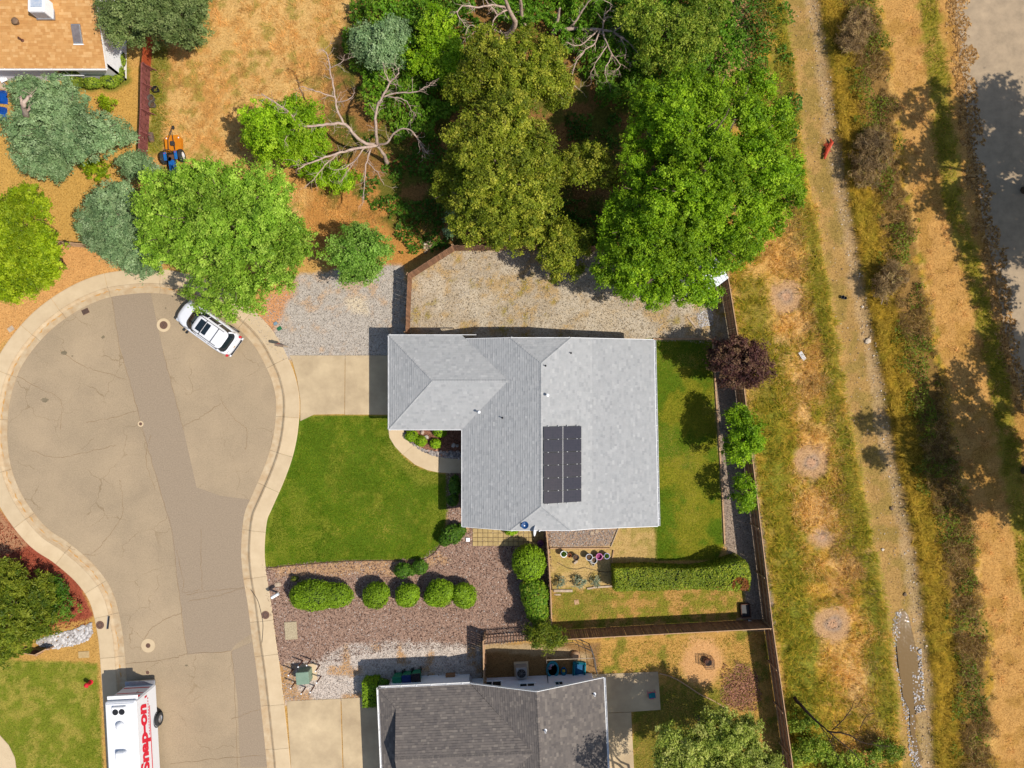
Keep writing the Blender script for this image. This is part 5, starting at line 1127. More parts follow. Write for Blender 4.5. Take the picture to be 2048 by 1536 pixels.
# the long flat-topped hedge and the hedge block by the garage
def hedge_block(name, label, poly, htfun, m, seed, step=.05, m2=None, m2fun=None, leaf=(.05, .035)):
    rng = np.random.default_rng(seed + 900); pw = [(P(a, b_, 1.5)[0], P(a, b_, 1.5)[1]) for a, b_ in poly]
    xs_, ys_ = [p[0] for p in pw], [p[1] for p in pw]; cx, cy = sum(xs_) / len(xs_), sum(ys_) / len(ys_)
    t = thing(name, label, 'hedge', (cx, cy, 0))
    n = int((max(xs_) - min(xs_)) * (max(ys_) - min(ys_)) * 420)
    X = rng.uniform(min(xs_), max(xs_), n); Y = rng.uniform(min(ys_), max(ys_), n); sd = sdist(X, Y, pw); k = sd > 0; X, Y, sd = X[k], Y[k], sd[k]
    Z = htfun(X, Y) - np.maximum(0, .18 - sd) ** 1.5 * 1.6 + rng.normal(0, .025, len(X)) + (fbm(X, Y, 2.5, seed) - .5) * .12
    C1 = np.stack([X, Y, Z], 1); N1 = np.tile([0, 0, 1.], (len(X), 1))
    Cs, Ns = [C1], [N1]
    for i in range(len(pw)):
        a, b_ = np.array(pw[i]), np.array(pw[(i + 1) % len(pw)]); L = np.linalg.norm(b_ - a); q = int(L * 1.6 * 380); tt = rng.random(q); p2 = a + (b_ - a) * tt[:, None]
        zt = htfun(p2[:, 0], p2[:, 1]); zz = rng.random(q) * (zt - .05); nn = np.array([(b_ - a)[1], -(b_ - a)[0], 0]) / L
        ar = sum(pw[j][0] * pw[(j + 1) % len(pw)][1] - pw[(j + 1) % len(pw)][0] * pw[j][1] for j in range(len(pw))); nn = nn * (1 if ar > 0 else -1)
        Cs.append(np.stack([p2[:, 0], p2[:, 1], zz], 1) + rng.normal(0, .03, (q, 3)) - nn * .03); Ns.append(np.tile(nn, (q, 1)))
    C = np.concatenate(Cs); Nn = np.concatenate(Ns); va = np.clip(rng.random(len(C)) * .6 + fbm(C[:, 0], C[:, 1], 2.2, seed) * .5 - .05, 0, 1)
    sel = m2fun(C) if m2fun else np.zeros(len(C), bool)
    for mm_, msk, nm in ((m, ~sel, 'foliage'), (m2, sel, 'red_foliage')):
        if mm_ is None or not msk.any(): continue
        V, F = leaf_arrays(C[msk], Nn[msk] * 1.6, leaf[0], leaf[1], rng, .2, .6); np_mesh(nm, V, F, mm_, t, np.repeat(va[msk], 3), off=(cx, cy, 0))
    inner = []; npw = len(pw); sg = 1 if sum(pw[j][0] * pw[(j + 1) % npw][1] - pw[(j + 1) % npw][0] * pw[j][1] for j in range(npw)) > 0 else -1
    for j in range(npw):
        dv = Vector((pw[(j + 1) % npw][0] - pw[j - 1][0], pw[(j + 1) % npw][1] - pw[j - 1][1], 0)).normalized() * sg; inner.append((pw[j][0] - dv.y * .14, pw[j][1] + dv.x * .14))
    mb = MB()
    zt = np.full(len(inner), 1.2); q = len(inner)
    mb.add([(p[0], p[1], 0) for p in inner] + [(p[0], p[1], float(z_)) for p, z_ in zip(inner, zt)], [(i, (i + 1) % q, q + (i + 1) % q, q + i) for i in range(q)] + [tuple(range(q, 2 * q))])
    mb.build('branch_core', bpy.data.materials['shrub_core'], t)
XH0, XH1 = P(1400, 1140, 1.5)[0], P(1480, 1140, 1.5)[0]
hedge_block('flat_hedge', 'long flat-topped hedge with browned corner in the back yard', [(1228, 1138), (1260, 1137), (1300, 1136), (1350, 1139), (1390, 1139), (1425, 1134), (1450, 1126), (1470, 1119), (1484, 1116), (1492, 1126), (1496, 1150), (1493, 1176), (1440, 1179), (1360, 1181), (1290, 1183), (1230, 1184)],
            lambda x, y: 1.45 + .7 * sstep(XH0, XH1, x), leafmat('flat_hedge_leaves', G((0, (72, 88, 14)), (.5, (104, 118, 24)), (1, (148, 146, 44)), k=2.5)), 3, m2=LM['red_hedge'], m2fun=lambda C: (np.hypot(C[:, 0] - P(1478, 1168, 1.8)[0], C[:, 1] - P(1478, 1168, 1.8)[1]) < .55) & (fbm(C[:, 0], C[:, 1], 3, 4) > .42))
hedge_block('box_hedge', 'square clipped hedge at the garage corner of the brown-roofed house', [(722, 1370), (752, 1368), (753, 1418), (724, 1419)], lambda x, y: 1.35 + 0 * x, LM['hedge'], 5)
shrub('foundation_shrubs', 'leafy row of plants along the tan-roofed house', [ball(150, 165, 22, 10, .5, .5), ball(185, 167, 22, 10, .5, .5), ball(220, 164, 18, 12, .5, .5), ball(240, 148, 9, 18, .5, .5), ball(244, 120, 7, 16, .4, .4)], LM['weed'], 30, leaf=(.08, .04))

# bramble undergrowth in the north: one uncountable mass -------------------------------------
def mass(name, label, cat, polys, m, n, zr, seed, leaf=(.09, .06), thr=.4, sc=.7, lumps=1.2):
    rng = np.random.default_rng(seed); Cs = []; 
    for poly in polys:
        pw = [P(a, b_)[:2] for a, b_ in poly]; xs_, ys_ = [p[0] for p in pw], [p[1] for p in pw]
        k = int(n * (max(xs_) - min(xs_)) * (max(ys_) - min(ys_))); X = rng.uniform(min(xs_), max(xs_), k); Y = rng.uniform(min(ys_), max(ys_), k)
        sd = sdist(X, Y, pw) + (fbm(X, Y, 1.2, seed) - .5) * 3; d = fbm(X, Y, sc, seed + 3); ok = (sd > 0) & (d > thr); X, Y, d = X[ok], Y[ok], d[ok]
        hgt = zr[0] + (zr[1] - zr[0]) * np.clip((d - thr) / (.75 - thr), 0, 1) * lumps * fbm(X, Y, 1.6, seed + 8) * 1.6
        Z = tz(X, Y) + hgt * rng.uniform(.35, 1.0, len(X)) ** .5; Cs.append(np.stack([X, Y, Z], 1))
    C = np.concatenate(Cs); V, F = leaf_arrays(C, np.tile([0, 0, .6], (len(C), 1)), leaf[0], leaf[1], rng, .3, .8)
    va = np.clip(rng.random(len(C)) * .6 + fbm(C[:, 0], C[:, 1], .9, seed + 1) * .55 - .1, 0, 1)
    o = np_mesh(name, V, F, m, None, np.repeat(va, 3)); return tag(o, label, cat, kind='stuff')
mass('bramble_thicket', 'dense green brambles behind the oaks', 'brambles', [[(690, 40), (740, -60), (960, -60), (930, 220), (860, 300), (760, 260), (700, 150)], [(930, -60), (1160, -60), (1150, 80), (1000, 60)], [(1100, -60), (1440, -60), (1480, 120), (1420, 240), (1330, 240), (1200, 210), (1130, 110)]], LM['bramble'], 260, (.5, 2.0), 71, thr=.3)
mass('bank_weeds', 'green and yellow weeds among the dead brush of the right bank', 'weeds', [[(x + 40, y) for x, y in CREEK_R] + [(x + 110, y) for x, y in CREEK_R[::-1]]], LM['juniper'], 170, (.2, .7), 77, leaf=(.07, .03), thr=.5)
mass('low_undergrowth', 'low dark green plants in the shade under the oaks', 'undergrowth', [[(720, 270), (880, 260), (910, 480), (820, 510), (740, 400)], [(1090, 230), (1240, 230), (1230, 300), (1080, 280)], [(1080, 400), (1200, 400), (1220, 500), (1060, 490)], [(1440, -40), (1560, -40), (1590, 200), (1600, 420), (1540, 300), (1480, 200)]], LM['deep'], 130, (.1, .6), 72, thr=.44)
tree('blue_green_tree', 'blue-green shrub at the edge of the dry field', LP([(760, 90, 2.4, 50, 36, 1.1), (730, 80, 2.2, 34, 34, 1.0), (790, 70, 2.2, 34, 34, 1.0), (765, 120, 2.0, 40, 22, .8)]), LM['blue'], seed=73, trunk_r=.1, dens=.7)
tree('thicket_tree', 'bright green bush left of the olive oak', LP([(890, 110, 2.4, 40, 46, 1.2), (870, 60, 2.4, 40, 40, 1.2), (905, 160, 2.2, 26, 30, 1.0), (850, 130, 2.0, 34, 34, 1.0)]), LM['lime'], seed=74, trunk_r=.1, dens=.7)
tree('thicket_tree', 'green thicket tree right of the fallen dead branches', LP([(1330, 60, 3.2, 60, 50, 1.3), (1280, 30, 3.0, 50, 40, 1.2), (1390, 70, 3.0, 50, 50, 1.2), (1360, 120, 2.8, 50, 36, 1.1), (1420, 20, 2.6, 46, 36, 1.1), (1300, 110, 2.4, 36, 30, .9)]), LM['weed'], seed=75, trunk_r=.12, dens=.55, fill=.4)
tree('thicket_tree', 'small green bush hanging over the fence corner near the rubble', LP([(915, 445, 2.0, 22, 26, .8), (905, 465, 1.6, 16, 14, .6)]), LM['blue'], seed=76, trunk_r=.06, dens=.7)

# dead trees traced limb by limb ---------------------------------------------------------
def twigs(mb, path, rads, r, depth=0):
    L = sum((Vector(path[i + 1]) - Vector(path[i])).length for i in range(len(path) - 1))
    n = int(L * (4.5 if depth == 0 else 3.5))
    for _ in range(n):
        i = r.randint(1, len(path) - 1); a = Vector(path[i - 1]).lerp(Vector(path[i]), r.random()); d = (Vector(path[i]) - Vector(path[i - 1])).normalized()
        dr = (d + Vector((r.uniform(-1, 1), r.uniform(-1, 1), r.uniform(-.5, .5))) * 1.1).normalized(); ln = r.uniform(.25, .8) * (.8 if depth else 1)
        k = []; p = a; q = dr
        for s in range(4):
            k.append(p); q = (q + Vector((r.uniform(-1, 1), r.uniform(-1, 1), r.uniform(-.5, .5))) * .5).normalized(); p = p + q * ln / 3
        r0 = min(.02, rads[i] * .5) if depth == 0 else .009
        mb.tube(k, [r0, r0 * .8, r0 * .6, r0 * .35], 4)
        if depth == 0: twigs(mb, k, [r0] * 4, r, 1)
def dead_tree(name, label, base_px, limbs, seed, tr=.22, cat='dead tree', m=None):
    r = random.Random(seed); bx, by, bz = P(*base_px); z0 = float(tz(bx, by)[0])
    t = thing(name, label, cat, (bx, by, z0 - .05)); mb = MB()
    for li, (pts, r0) in enumerate(limbs):
        path = [Vector(p) for p in spline([P(a, b_, z) for a, b_, z in pts], 4)]; n = len(path)
        path = [p + Vector((r.uniform(-1, 1), r.uniform(-1, 1), r.uniform(-1, 1))) * .035 for p in path]
        rads = [r0 * .85 * (1 - .75 * i / n) for i in range(n)]
        if li == 0: mb.tube(path, rads, 8)
        else:
            l = MB(); l.tube(path, rads, 7); tb = MB(); twigs(tb, path, rads, r)
            lo = l.build('limb', m or MT['deadwood'], t, smooth=True); tag(tb.build('twigs', m or MT['deadwood'], lo), kind='stuff')
    mb.build('trunk', m or MT['deadwood'], t, smooth=True)
dead_tree('dead_tree', 'bare dead tree with pale curling limbs in the dry field', (772, 330, 0), [
    ([(775, 328, 0), (768, 310, 1.2), (755, 292, 2.2)], .2),
    ([(755, 292, 2.2), (722, 282, 3.0), (690, 250, 3.6), (660, 248, 3.9), (630, 252, 4.1), (600, 250, 4.3), (578, 225, 4.6), (555, 208, 4.9), (523, 188, 5.1)], .13),
    ([(690, 250, 3.6), (675, 220, 4.0), (668, 180, 4.6), (660, 140, 5.2), (655, 110, 5.6), (643, 98, 5.8)], .09),
    ([(660, 135, 5.2), (683, 125, 5.5), (688, 110, 5.7)], .035), ([(668, 195, 4.5), (640, 185, 4.8), (610, 175, 5.0), (598, 175, 5.1)], .05), ([(672, 205, 4.2), (695, 200, 4.5), (710, 185, 4.7)], .05), ([(600, 250, 4.3), (580, 268, 4.4), (570, 280, 4.4), (576, 290, 4.3)], .04),
    ([(755, 288, 2.4), (752, 260, 3.3), (753, 215, 4.2), (765, 195, 4.6), (780, 165, 5.0), (795, 150, 5.4), (797, 135, 5.6)], .12),
    ([(765, 195, 4.6), (800, 185, 4.9), (830, 185, 5.1), (855, 172, 5.3), (862, 165, 5.4)], .06), ([(775, 193, 4.7), (810, 200, 4.8), (820, 215, 4.8), (832, 232, 4.8)], .045), ([(780, 165, 5.0), (772, 150, 5.3), (766, 125, 5.6)], .05),
    ([(755, 290, 2.2), (775, 285, 2.8), (792, 262, 3.3), (820, 260, 3.6), (840, 285, 3.6), (855, 308, 3.5)], .09),
    ([(758, 290, 2.3), (720, 296, 3.0), (680, 305, 3.4), (640, 318, 3.7), (610, 330, 3.8), (592, 340, 3.8)], .11), ([(680, 305, 3.4), (650, 330, 3.5), (625, 360, 3.5), (608, 378, 3.4)], .05),
    ([(728, 296, 2.8), (710, 320, 3.1), (690, 335, 3.2), (665, 342, 3.2)], .06), ([(740, 300, 2.6), (732, 330, 2.9), (728, 370, 3.1), (726, 405, 3.2)], .07), ([(735, 325, 2.8), (755, 345, 3.0), (768, 370, 3.0)], .045), ([(710, 320, 3.0), (690, 350, 3.1), (678, 370, 3.0)], .04)], 3)
dead_tree('dead_tree', 'tall pale dead trunk with drooping branches at the top', (1010, 70, 0), [
    ([(1010, 75, 0), (1030, 50, 1.5), (1018, 20, 3.0), (1005, -20, 4.5)], .26),
    ([(1050, 55, .2), (1042, 20, 2.0), (1040, -30, 4.5)], .2), ([(1012, 15, 3.2), (985, 10, 3.6), (950, 15, 3.9), (925, 12, 4.1), (915, 30, 4.1), (935, 55, 3.9)], .08), ([(1018, 20, 3.0), (995, 30, 3.3), (985, 55, 3.2), (1000, 65, 3.1)], .07),
    ([(995, 30, 3.3), (975, 5, 3.7), (965, -10, 3.9)], .06), ([(985, 55, 3.1), (960, 58, 3.2), (940, 50, 3.3), (930, 70, 3.1)], .06), ([(1000, 60, 3.0), (1012, 80, 2.8), (1020, 90, 2.7)], .05), ([(960, 58, 3.2), (935, 75, 2.8), (920, 90, 2.5)], .05)], 4)
dead_tree('dead_tree', 'fallen grey dead tree with tangled twigs right of the olive oak', (1110, 60, 0), [
    ([(1105, 70, .2), (1115, 40, 1.0), (1120, 15, 2.0)], .2), ([(1110, 60, .5), (1160, 58, .9), (1200, 60, 1.2), (1230, 66, 1.4), (1250, 80, 1.5)], .17), ([(1145, 52, .9), (1165, 20, 1.8), (1185, -5, 2.6)], .1),
    ([(1200, 60, 1.3), (1190, 85, 1.7), (1170, 100, 2.0), (1150, 120, 2.0)], .07), ([(1205, 62, 1.3), (1215, 90, 1.8), (1225, 110, 2.0), (1240, 130, 2.0), (1225, 145, 1.9)], .07), ([(1205, 60, 1.3), (1210, 30, 2.0), (1225, 10, 2.4), (1205, 0, 2.6)], .06),
    ([(1225, 66, 1.4), (1245, 50, 1.9), (1255, 35, 2.2)], .05), ([(1240, 72, 1.5), (1262, 90, 1.7), (1280, 110, 1.8)], .05), ([(1195, 62, 1.2), (1160, 90, 1.7), (1130, 85, 1.9)], .06), ([(1170, 100, 2.0), (1150, 130, 1.9), (1145, 165, 1.7), (1160, 180, 1.6)], .05), ([(1215, 90, 1.8), (1195, 120, 1.9), (1180, 150, 1.8)], .05), ([(1240, 75, 1.5), (1252, 100, 1.7), (1248, 120, 1.8)], .05), ([(1225, 110, 2.0), (1210, 140, 1.9), (1215, 165, 1.8)], .045)], 5)
dead_tree('dead_tree', 'sparse leaning dead tree at the bottom of the creek strip', (1560, 1400, 0), [
    ([(1588, 1395, .3), (1620, 1430, 1.5), (1655, 1462, 2.6)], .14), ([(1655, 1462, 2.6), (1690, 1468, 3.2), (1730, 1485, 3.6), (1780, 1492, 4.0)], .07), ([(1655, 1462, 2.6), (1690, 1490, 3.1), (1720, 1520, 3.4)], .06), ([(1665, 1460, 2.7), (1695, 1430, 3.3), (1710, 1400, 3.7)], .04), ([(1720, 1455, 3.3), (1735, 1430, 3.6), (1760, 1425, 3.8)], .03), ([(1640, 1450, 2.2), (1660, 1480, 2.6), (1680, 1530, 3.0)], .04)], 6, m=mat('dark_dead_wood', S(84, 64, 48), S(54, 42, 34), 6, .95))
# ------------------------------------------------------------------ grass, brush, stones
GM = grassmat('grass_blade')
def blades(name, label, cat, poly, dens, ln, wd, pal, seed, mask=None, lean=.9, flow=None, maxn=200000, edge=1.0, z_off=0, nofield=None, simple=False, tufts=0):
    rng = np.random.default_rng(seed); pw = [P(a, b_)[:2] for a, b_ in poly]; xs_, ys_ = [p[0] for p in pw], [p[1] for p in pw]
    n = min(maxn * 3, int(dens * (max(xs_) - min(xs_)) * (max(ys_) - min(ys_))))
    X = rng.uniform(min(xs_), max(xs_), n); Y = rng.uniform(min(ys_), max(ys_), n)
    ok = sdist(X, Y, pw) + (fbm(X, Y, 2, seed) - .5) * edge > 0
    if mask is not None: ok &= rng.random(n) < mask(X, Y)
    X, Y = X[ok], Y[ok]; n = len(X); tuft = np.full(n, .5); ang = None
    if tufts:
        nc = max(1, int(n * tufts / 34)); ci = rng.integers(0, n, nc); which = rng.integers(0, nc, int(n * tufts)); cxy = np.stack([X[ci][which], Y[ci][which]], 1); of = rng.normal(0, .09, (len(which), 2)) * rng.uniform(.6, 1.6, nc)[which][:, None]
        m_ = len(which); X[:m_] = cxy[:, 0] + of[:, 0]; Y[:m_] = cxy[:, 1] + of[:, 1]; tuft[:m_] = rng.random(nc)[which]; ang = np.arctan2(of[:, 1], of[:, 0])
    Z = tz(X, Y) + z_off
    if flow is None:
        an = fbm(X, Y, .35, seed + 2) * 14 + rng.normal(0, .7, n)
    else: an = flow(X, Y) + rng.normal(0, .5, n)
    if ang is not None: an[:len(ang)] = np.where(rng.random(len(ang)) < .7, ang, an[:len(ang)])
    L = rng.uniform(*ln, n) * (.7 + .6 * fbm(X, Y, .8, seed + 5)); d = np.stack([np.cos(an), np.sin(an), np.zeros(n)], 1); s = np.stack([-np.sin(an), np.cos(an), np.zeros(n)], 1)
    le = rng.uniform(lean * .6, lean * 1.2, n)
    b0 = np.stack([X, Y, Z - .01], 1); up = np.array([0, 0, 1.]); w = (wd * rng.uniform(.6, 1.3, n))[:, None]
    mid = b0 + d * (L * .35 * le)[:, None] + up * (L * .5)[:, None]; tip = b0 + d * (L * .95 * le)[:, None] + up * (L * np.clip(1 - le * .55, .15, 1) * .8)[:, None]
    V = np.stack([b0 - s * w, b0 + s * w, mid + s * w * .8, mid - s * w * .8, tip], 1).reshape(-1, 3)
    i = np.arange(n) * 5
    F = np.concatenate([np.stack([i, i + 1, i + 2], 1), np.stack([i, i + 2, i + 3], 1), np.stack([i + 3, i + 2, i + 4], 1)])
    if simple: V = np.stack([b0 - s * w, b0 + s * w, tip], 1).reshape(-1, 3); F = np.arange(3 * n).reshape(n, 3)
    c = pal(X, Y, rng); c = c * rng.uniform(.75, 1.2, (n, 1)) * (.72 + .56 * tuft)[:, None]
    o = np_mesh(name, V, F, GM, None, None, {'col': np.repeat(c, 3 if simple else 5, 0)}); return tag(o, label, cat, kind='stuff')
def pick(stops, f):             # colour lookup in numpy
    ps = np.array([p for p, _ in stops]); cs = np.array([c for _, c in stops]); f = np.clip(f, 0, 1)
    return np.stack([np.interp(f, ps, cs[:, k]) for k in range(3)], 1)
kk = 1.1
straw = [(0, S(196, 142, 54, kk)), (.35, S(222, 172, 82, kk)), (.7, S(244, 200, 126, kk)), (1, S(186, 124, 56, kk))]
green = [(0, S(92, 104, 24, kk)), (.4, S(140, 138, 40, kk)), (.7, S(178, 162, 54, kk)), (1, S(210, 166, 62, kk))]
lawnp = [(0, S(52, 84, 12, 1.15)), (.4, S(94, 122, 22, 1.15)), (.72, S(146, 148, 44, 1.15)), (1, S(214, 184, 96, 1.1))]
def zone_green(X, Y):
    px, py = px_of(X, Y); fx = 1457 + (py - 558) * .132; w = px - fx; cl = np.interp(py, [p[1] for p in CREEK_L], [p[0] for p in CREEK_L])
    g_ = fbm(X, Y, .5, 91) * 1.0; g_ = g_ - .45 * np.exp(-((w - 30) / 45) ** 2) - .35 * np.exp(-((cl - px - 20) / 16) ** 2); 
    return g_
def strip_pal(X, Y, rng):
    g_ = zone_green(X, Y) + rng.normal(0, .1, len(X)); a = pick(green, rng.random(len(X))); b_ = pick(straw, rng.random(len(X))); w = sstep(.34, .52, g_)[:, None]
    return a * (1 - w) + b_ * w
def noburn(X, Y):
    px, py = px_of(X, Y); k = np.ones(len(X))
    for bx, by, br in ((1572, 593, 32), (1622, 925, 37), (1645, 1075, 24), (1665, 1248, 36)): k *= sstep(br * .85, br * 1.2, np.hypot(px - bx, py - by) + (fbm(X, Y, 3, 2) - .5) * 14)
    return k
ST = [(1500, -60), (1560, -60)] + [(x - 2, y) for x, y in CREEK_L[1:]] + [(1598, 1600), (1546, 1256), (1477, 674), (1456, 540), (1500, 420), (1590, 420), (1590, 200), (1520, 60)]
blades('creek_strip_grass', 'tall mixed green and straw grass between fence and creek bed', 'grass', ST, 230, (.2, .6), .011, strip_pal, 5, tufts=.6, mask=lambda X, Y: noburn(X, Y) * (.35 + .65 * sstep(.3, .5, fbm(X, Y, 1.1, 77))))
blades('creek_edge_grass', 'bright green grass fringe along the left bank of the creek bed', 'grass', [(x - 36, y) for x, y in CREEK_L] + [(x - 2, y) for x, y in CREEK_L[::-1]], 190, (.25, .55), .01, lambda X, Y, r: pick([(0, S(120, 140, 44, kk)), (.5, S(164, 164, 60, kk)), (1, S(226, 190, 84, kk))], r.random(len(X)) * .5 + fbm(X, Y, .6, 8) * .6), 6, flow=lambda X, Y: np.full(len(X), -.2), mask=lambda X, Y: sstep(.35, .55, fbm(X, Y, .7, 66)))
blades('bank_grass', 'golden grass on the right bank of the creek bed', 'grass', [(x + 2, y) for x, y in CREEK_R] + [(x + 58, y) for x, y in CREEK_R[::-1]], 200, (.2, .5), .011, lambda X, Y, r: pick([(0, S(84, 82, 20, kk)), (.35, S(150, 126, 40, kk)), (.7, S(206, 168, 70, kk)), (1, S(120, 124, 40, kk))], r.random(len(X)) * .6 + fbm(X, Y, 1.1, 18) * .45), 7, tufts=.6)
blades('field_grass', 'short dry straw grass of the tan field', 'grass', [(310, -50), (700, -50), (690, 120), (640, 300), (700, 420), (780, 430), (640, 520), (600, 440), (400, 330), (330, 330)], 150, (.12, .36), .01, lambda X, Y, r: pick([(0, S(150, 140, 56, kk)), (.2, S(196, 150, 74, kk)), (.6, S(236, 186, 112, kk)), (1, S(222, 168, 96, kk))], r.random(len(X)) * .6 + fbm(X, Y, .9, 28) * .5), 8, tufts=.6, mask=lambda X, Y: sstep(.3, .55, fbm(X, Y, .8, 41)))
blades('right_bank_grass', 'sparse dry grass on the tan earth beside the old pavement', 'grass', [(x + 120, y) for x, y in CREEK_R] + [(2150, 1600), (2150, 900)] + PAVE[7:1:-1] + [(1900, -60)], 60, (.1, .3), .01, lambda X, Y, r: pick([(0, S(200, 146, 76, kk)), (.5, S(228, 176, 104, kk)), (1, S(240, 194, 128, kk))], r.random(len(X)) * .6 + fbm(X, Y, .9, 29) * .4), 9, tufts=.7, mask=lambda X, Y: sstep(.3, .6, fbm(X, Y, .8, 42)))
blades('green_verge_grass', 'green weedy verge along the old pavement', 'grass', [(x - 14, y) for x, y in GS] + [(x + 22, y) for x, y in GS[::-1]], 170, (.12, .4), .012, lambda X, Y, r: pick(green, r.random(len(X)) * .8), 10, mask=lambda X, Y: sstep(.3, .5, fbm(X, Y, .9, 43)))
LAWNB = [(608, 842), (632, 833), (790, 833), (778, 852), (778, 878), (788, 897), (804, 913), (828, 933), (855, 944), (893, 950), (895, 1020), (890, 1048), (884, 1085), (866, 1108), (838, 1120), (780, 1121), (700, 1122), (640, 1126), (570, 1132), (538, 1136), (534, 1100), (538, 1058), (556, 1004), (578, 950), (594, 905), (603, 860)]
lw = lambda X, Y, r: pick(lawnp, r.random(len(X)) * .55 + fbm(X, Y, .7, 51) * .6 - .1)
blades('front_lawn_grass', 'mown green front lawn turf', 'grass', LAWNB, 620, (.05, .15), .017, lw, 11, edge=.22, simple=True)
blades('back_lawn_grass', 'mown green back lawn turf', 'grass', LAWN2, 620, (.05, .13), .014, lambda X, Y, r: pick(lawnp, r.random(len(X)) * .55 + fbm(X, Y, .6, 55) * .75 - .12), 12, edge=.05, simple=True)
blades('corner_lawn_grass', 'patchy lower left lawn turf', 'grass', LAWN3, 480, (.05, .13), .014, lambda X, Y, r: pick(lawnp, r.random(len(X)) * .5 + fbm(X, Y, 1.0, 57) * .9 - .1), 13, edge=.2, simple=True)
weedp = lambda X, Y, r: pick([(0, S(96, 112, 28, kk)), (.4, S(140, 144, 44, kk)), (.7, S(200, 162, 84, kk)), (1, S(226, 176, 110, kk))], r.random(len(X)) * .45 + fbm(X, Y, 1.2, 61) * .7)
blades('yard_weeds', 'weedy dry grass of the fenced back yards', 'grass', [(1104, 1184), (1226, 1176), (1490, 1184), (1490, 1240), (1108, 1262)], 200, (.05, .16), .012, weedp, 14, edge=.2)
blades('yard_weeds', 'weedy orange grass behind the brown-roofed house', 'grass', [(1192, 1290), (1545, 1264), (1580, 1560), (1275, 1560), (1268, 1430), (1324, 1422), (1320, 1340), (1196, 1342)], 190, (.05, .2), .012, weedp, 15, edge=.2, mask=lambda X, Y: sstep(36, 60, np.hypot(px_of(X, Y)[0] - 1405, px_of(X, Y)[1] - 1325)))
blades('fence_weeds', 'green weeds along the maroon fence', 'grass', [(302, 90), (336, 95), (330, 200), (322, 310), (292, 310), (300, 200)], 170, (.1, .35), .013, lambda X, Y, r: pick(green, r.random(len(X)) * .7), 16)

def strokes(name, label, cat, poly, n, ln, wd, zr, stops, seed, thr=.4, m=None):
    rng = np.random.default_rng(seed); pw = [P(a, b_)[:2] for a, b_ in poly]; xs_, ys_ = [p[0] for p in pw], [p[1] for p in pw]
    k = int(n * (max(xs_) - min(xs_)) * (max(ys_) - min(ys_))); X = rng.uniform(min(xs_), max(xs_), k); Y = rng.uniform(min(ys_), max(ys_), k); d = fbm(X, Y, .8, seed)
    ok = (sdist(X, Y, pw) + (fbm(X, Y, 1.5, seed + 1) - .5) * 1.6 > 0) & (d > thr); X, Y, d = X[ok], Y[ok], d[ok]; n = len(X)
    C = np.stack([X, Y, tz(X, Y) + zr * np.clip((d - thr) * 4, .15, 1) * rng.random(n)], 1)
    t = rng.normal(0, 1, (n, 3)) * np.array([1, 1, .6]); t /= np.linalg.norm(t, axis=1)[:, None]; b_ = np.cross(t, rng.normal(0, 1, (n, 3))); b_ /= np.linalg.norm(b_, axis=1)[:, None]
    L = rng.uniform(*ln, n)[:, None]; w = wd * rng.uniform(.6, 1.4, n)[:, None]; bend = np.cross(t, b_) * L * .25
    V = np.stack([C - t * L, C + b_ * w + bend, C + t * L, C - b_ * w + bend], 1).reshape(-1, 3)
    o = np_mesh(name, V, np.arange(4 * n).reshape(n, 4), GM, None, None, {'col': np.repeat(pick(stops, rng.random(n)), 4, 0)}); return tag(o, label, cat, kind='stuff')
br = [(0, S(96, 76, 50, kk)), (.4, S(150, 120, 76, kk)), (.7, S(196, 162, 108, kk)), (.9, S(150, 126, 50, kk)), (1, S(120, 120, 36, kk))]
strokes('dead_brush', 'brown tangle of dead brambles along the right bank', 'brush', [(x + 52, y) for x, y in CREEK_R] + [(x + 116, y) for x, y in CREEK_R[::-1]], 400, (.08, .32), .011, .6, br, 21, .4)
strokes('dead_brush', 'thin brown brush patches inside the creek strip', 'brush', [(x - 85, y) for x, y in CREEK_L] + [(x - 28, y) for x, y in CREEK_L[::-1]], 200, (.08, .25), .01, .6, br, 22, .5)
strokes('leaf_litter', 'pinkish heap of leaf litter in the bottom back yard', 'leaf litter', circ(1482, 1372, 42, 52), 200, (.04, .1), .03, .12, [(0, S(150, 104, 84, kk)), (.5, S(200, 150, 124, kk)), (1, S(120, 76, 64, kk))], 23, .3)
strokes('oak_litter', 'dry leaf litter under the oaks', 'leaf litter', [(640, 200), (900, 250), (1230, 260), (1200, 500), (900, 500), (760, 440), (640, 420)], 60, (.04, .12), .025, .08, [(0, S(150, 110, 60, kk)), (.5, S(206, 160, 100, kk)), (1, S(120, 90, 50, kk))], 24, .36)

def stones(name, label, cat, poly, n, rr_, m, seed, kind='stuff', flat=.55, sunk=.3, mask=None):
    r = random.Random(seed); pw = [P(a, b_)[:2] for a, b_ in poly]; xs_, ys_ = np.array([p[0] for p in pw]), np.array([p[1] for p in pw]); mb = MB(); k = 0
    X = np.array([r.uniform(xs_.min(), xs_.max()) for _ in range(n * 6)]); Y = np.array([r.uniform(ys_.min(), ys_.max()) for _ in range(n * 6)]); ok = sdist(X, Y, pw) > 0
    X, Y = X[ok][:n], Y[ok][:n]; Z = tz(X, Y)
    for x, y, z in zip(X, Y, Z):
        q = r.uniform(*rr_) * (r.random() * .6 + .6); mb.rock((x, y, z + q * flat * (1 - sunk)), q, r.random(), flat, r.random())
    return tag(mb.build(name, m), label, cat, kind=kind)
rockm = varmat('river_rock', [(0, S(120, 112, 110)), (.5, S(176, 164, 156)), (.85, S(214, 202, 190)), (1, S(206, 150, 116))], .85, 20)
whiterock = varmat('white_rock', [(0, S(176, 166, 160)), (.5, S(214, 206, 200)), (1, S(240, 234, 228))], .85, 20)
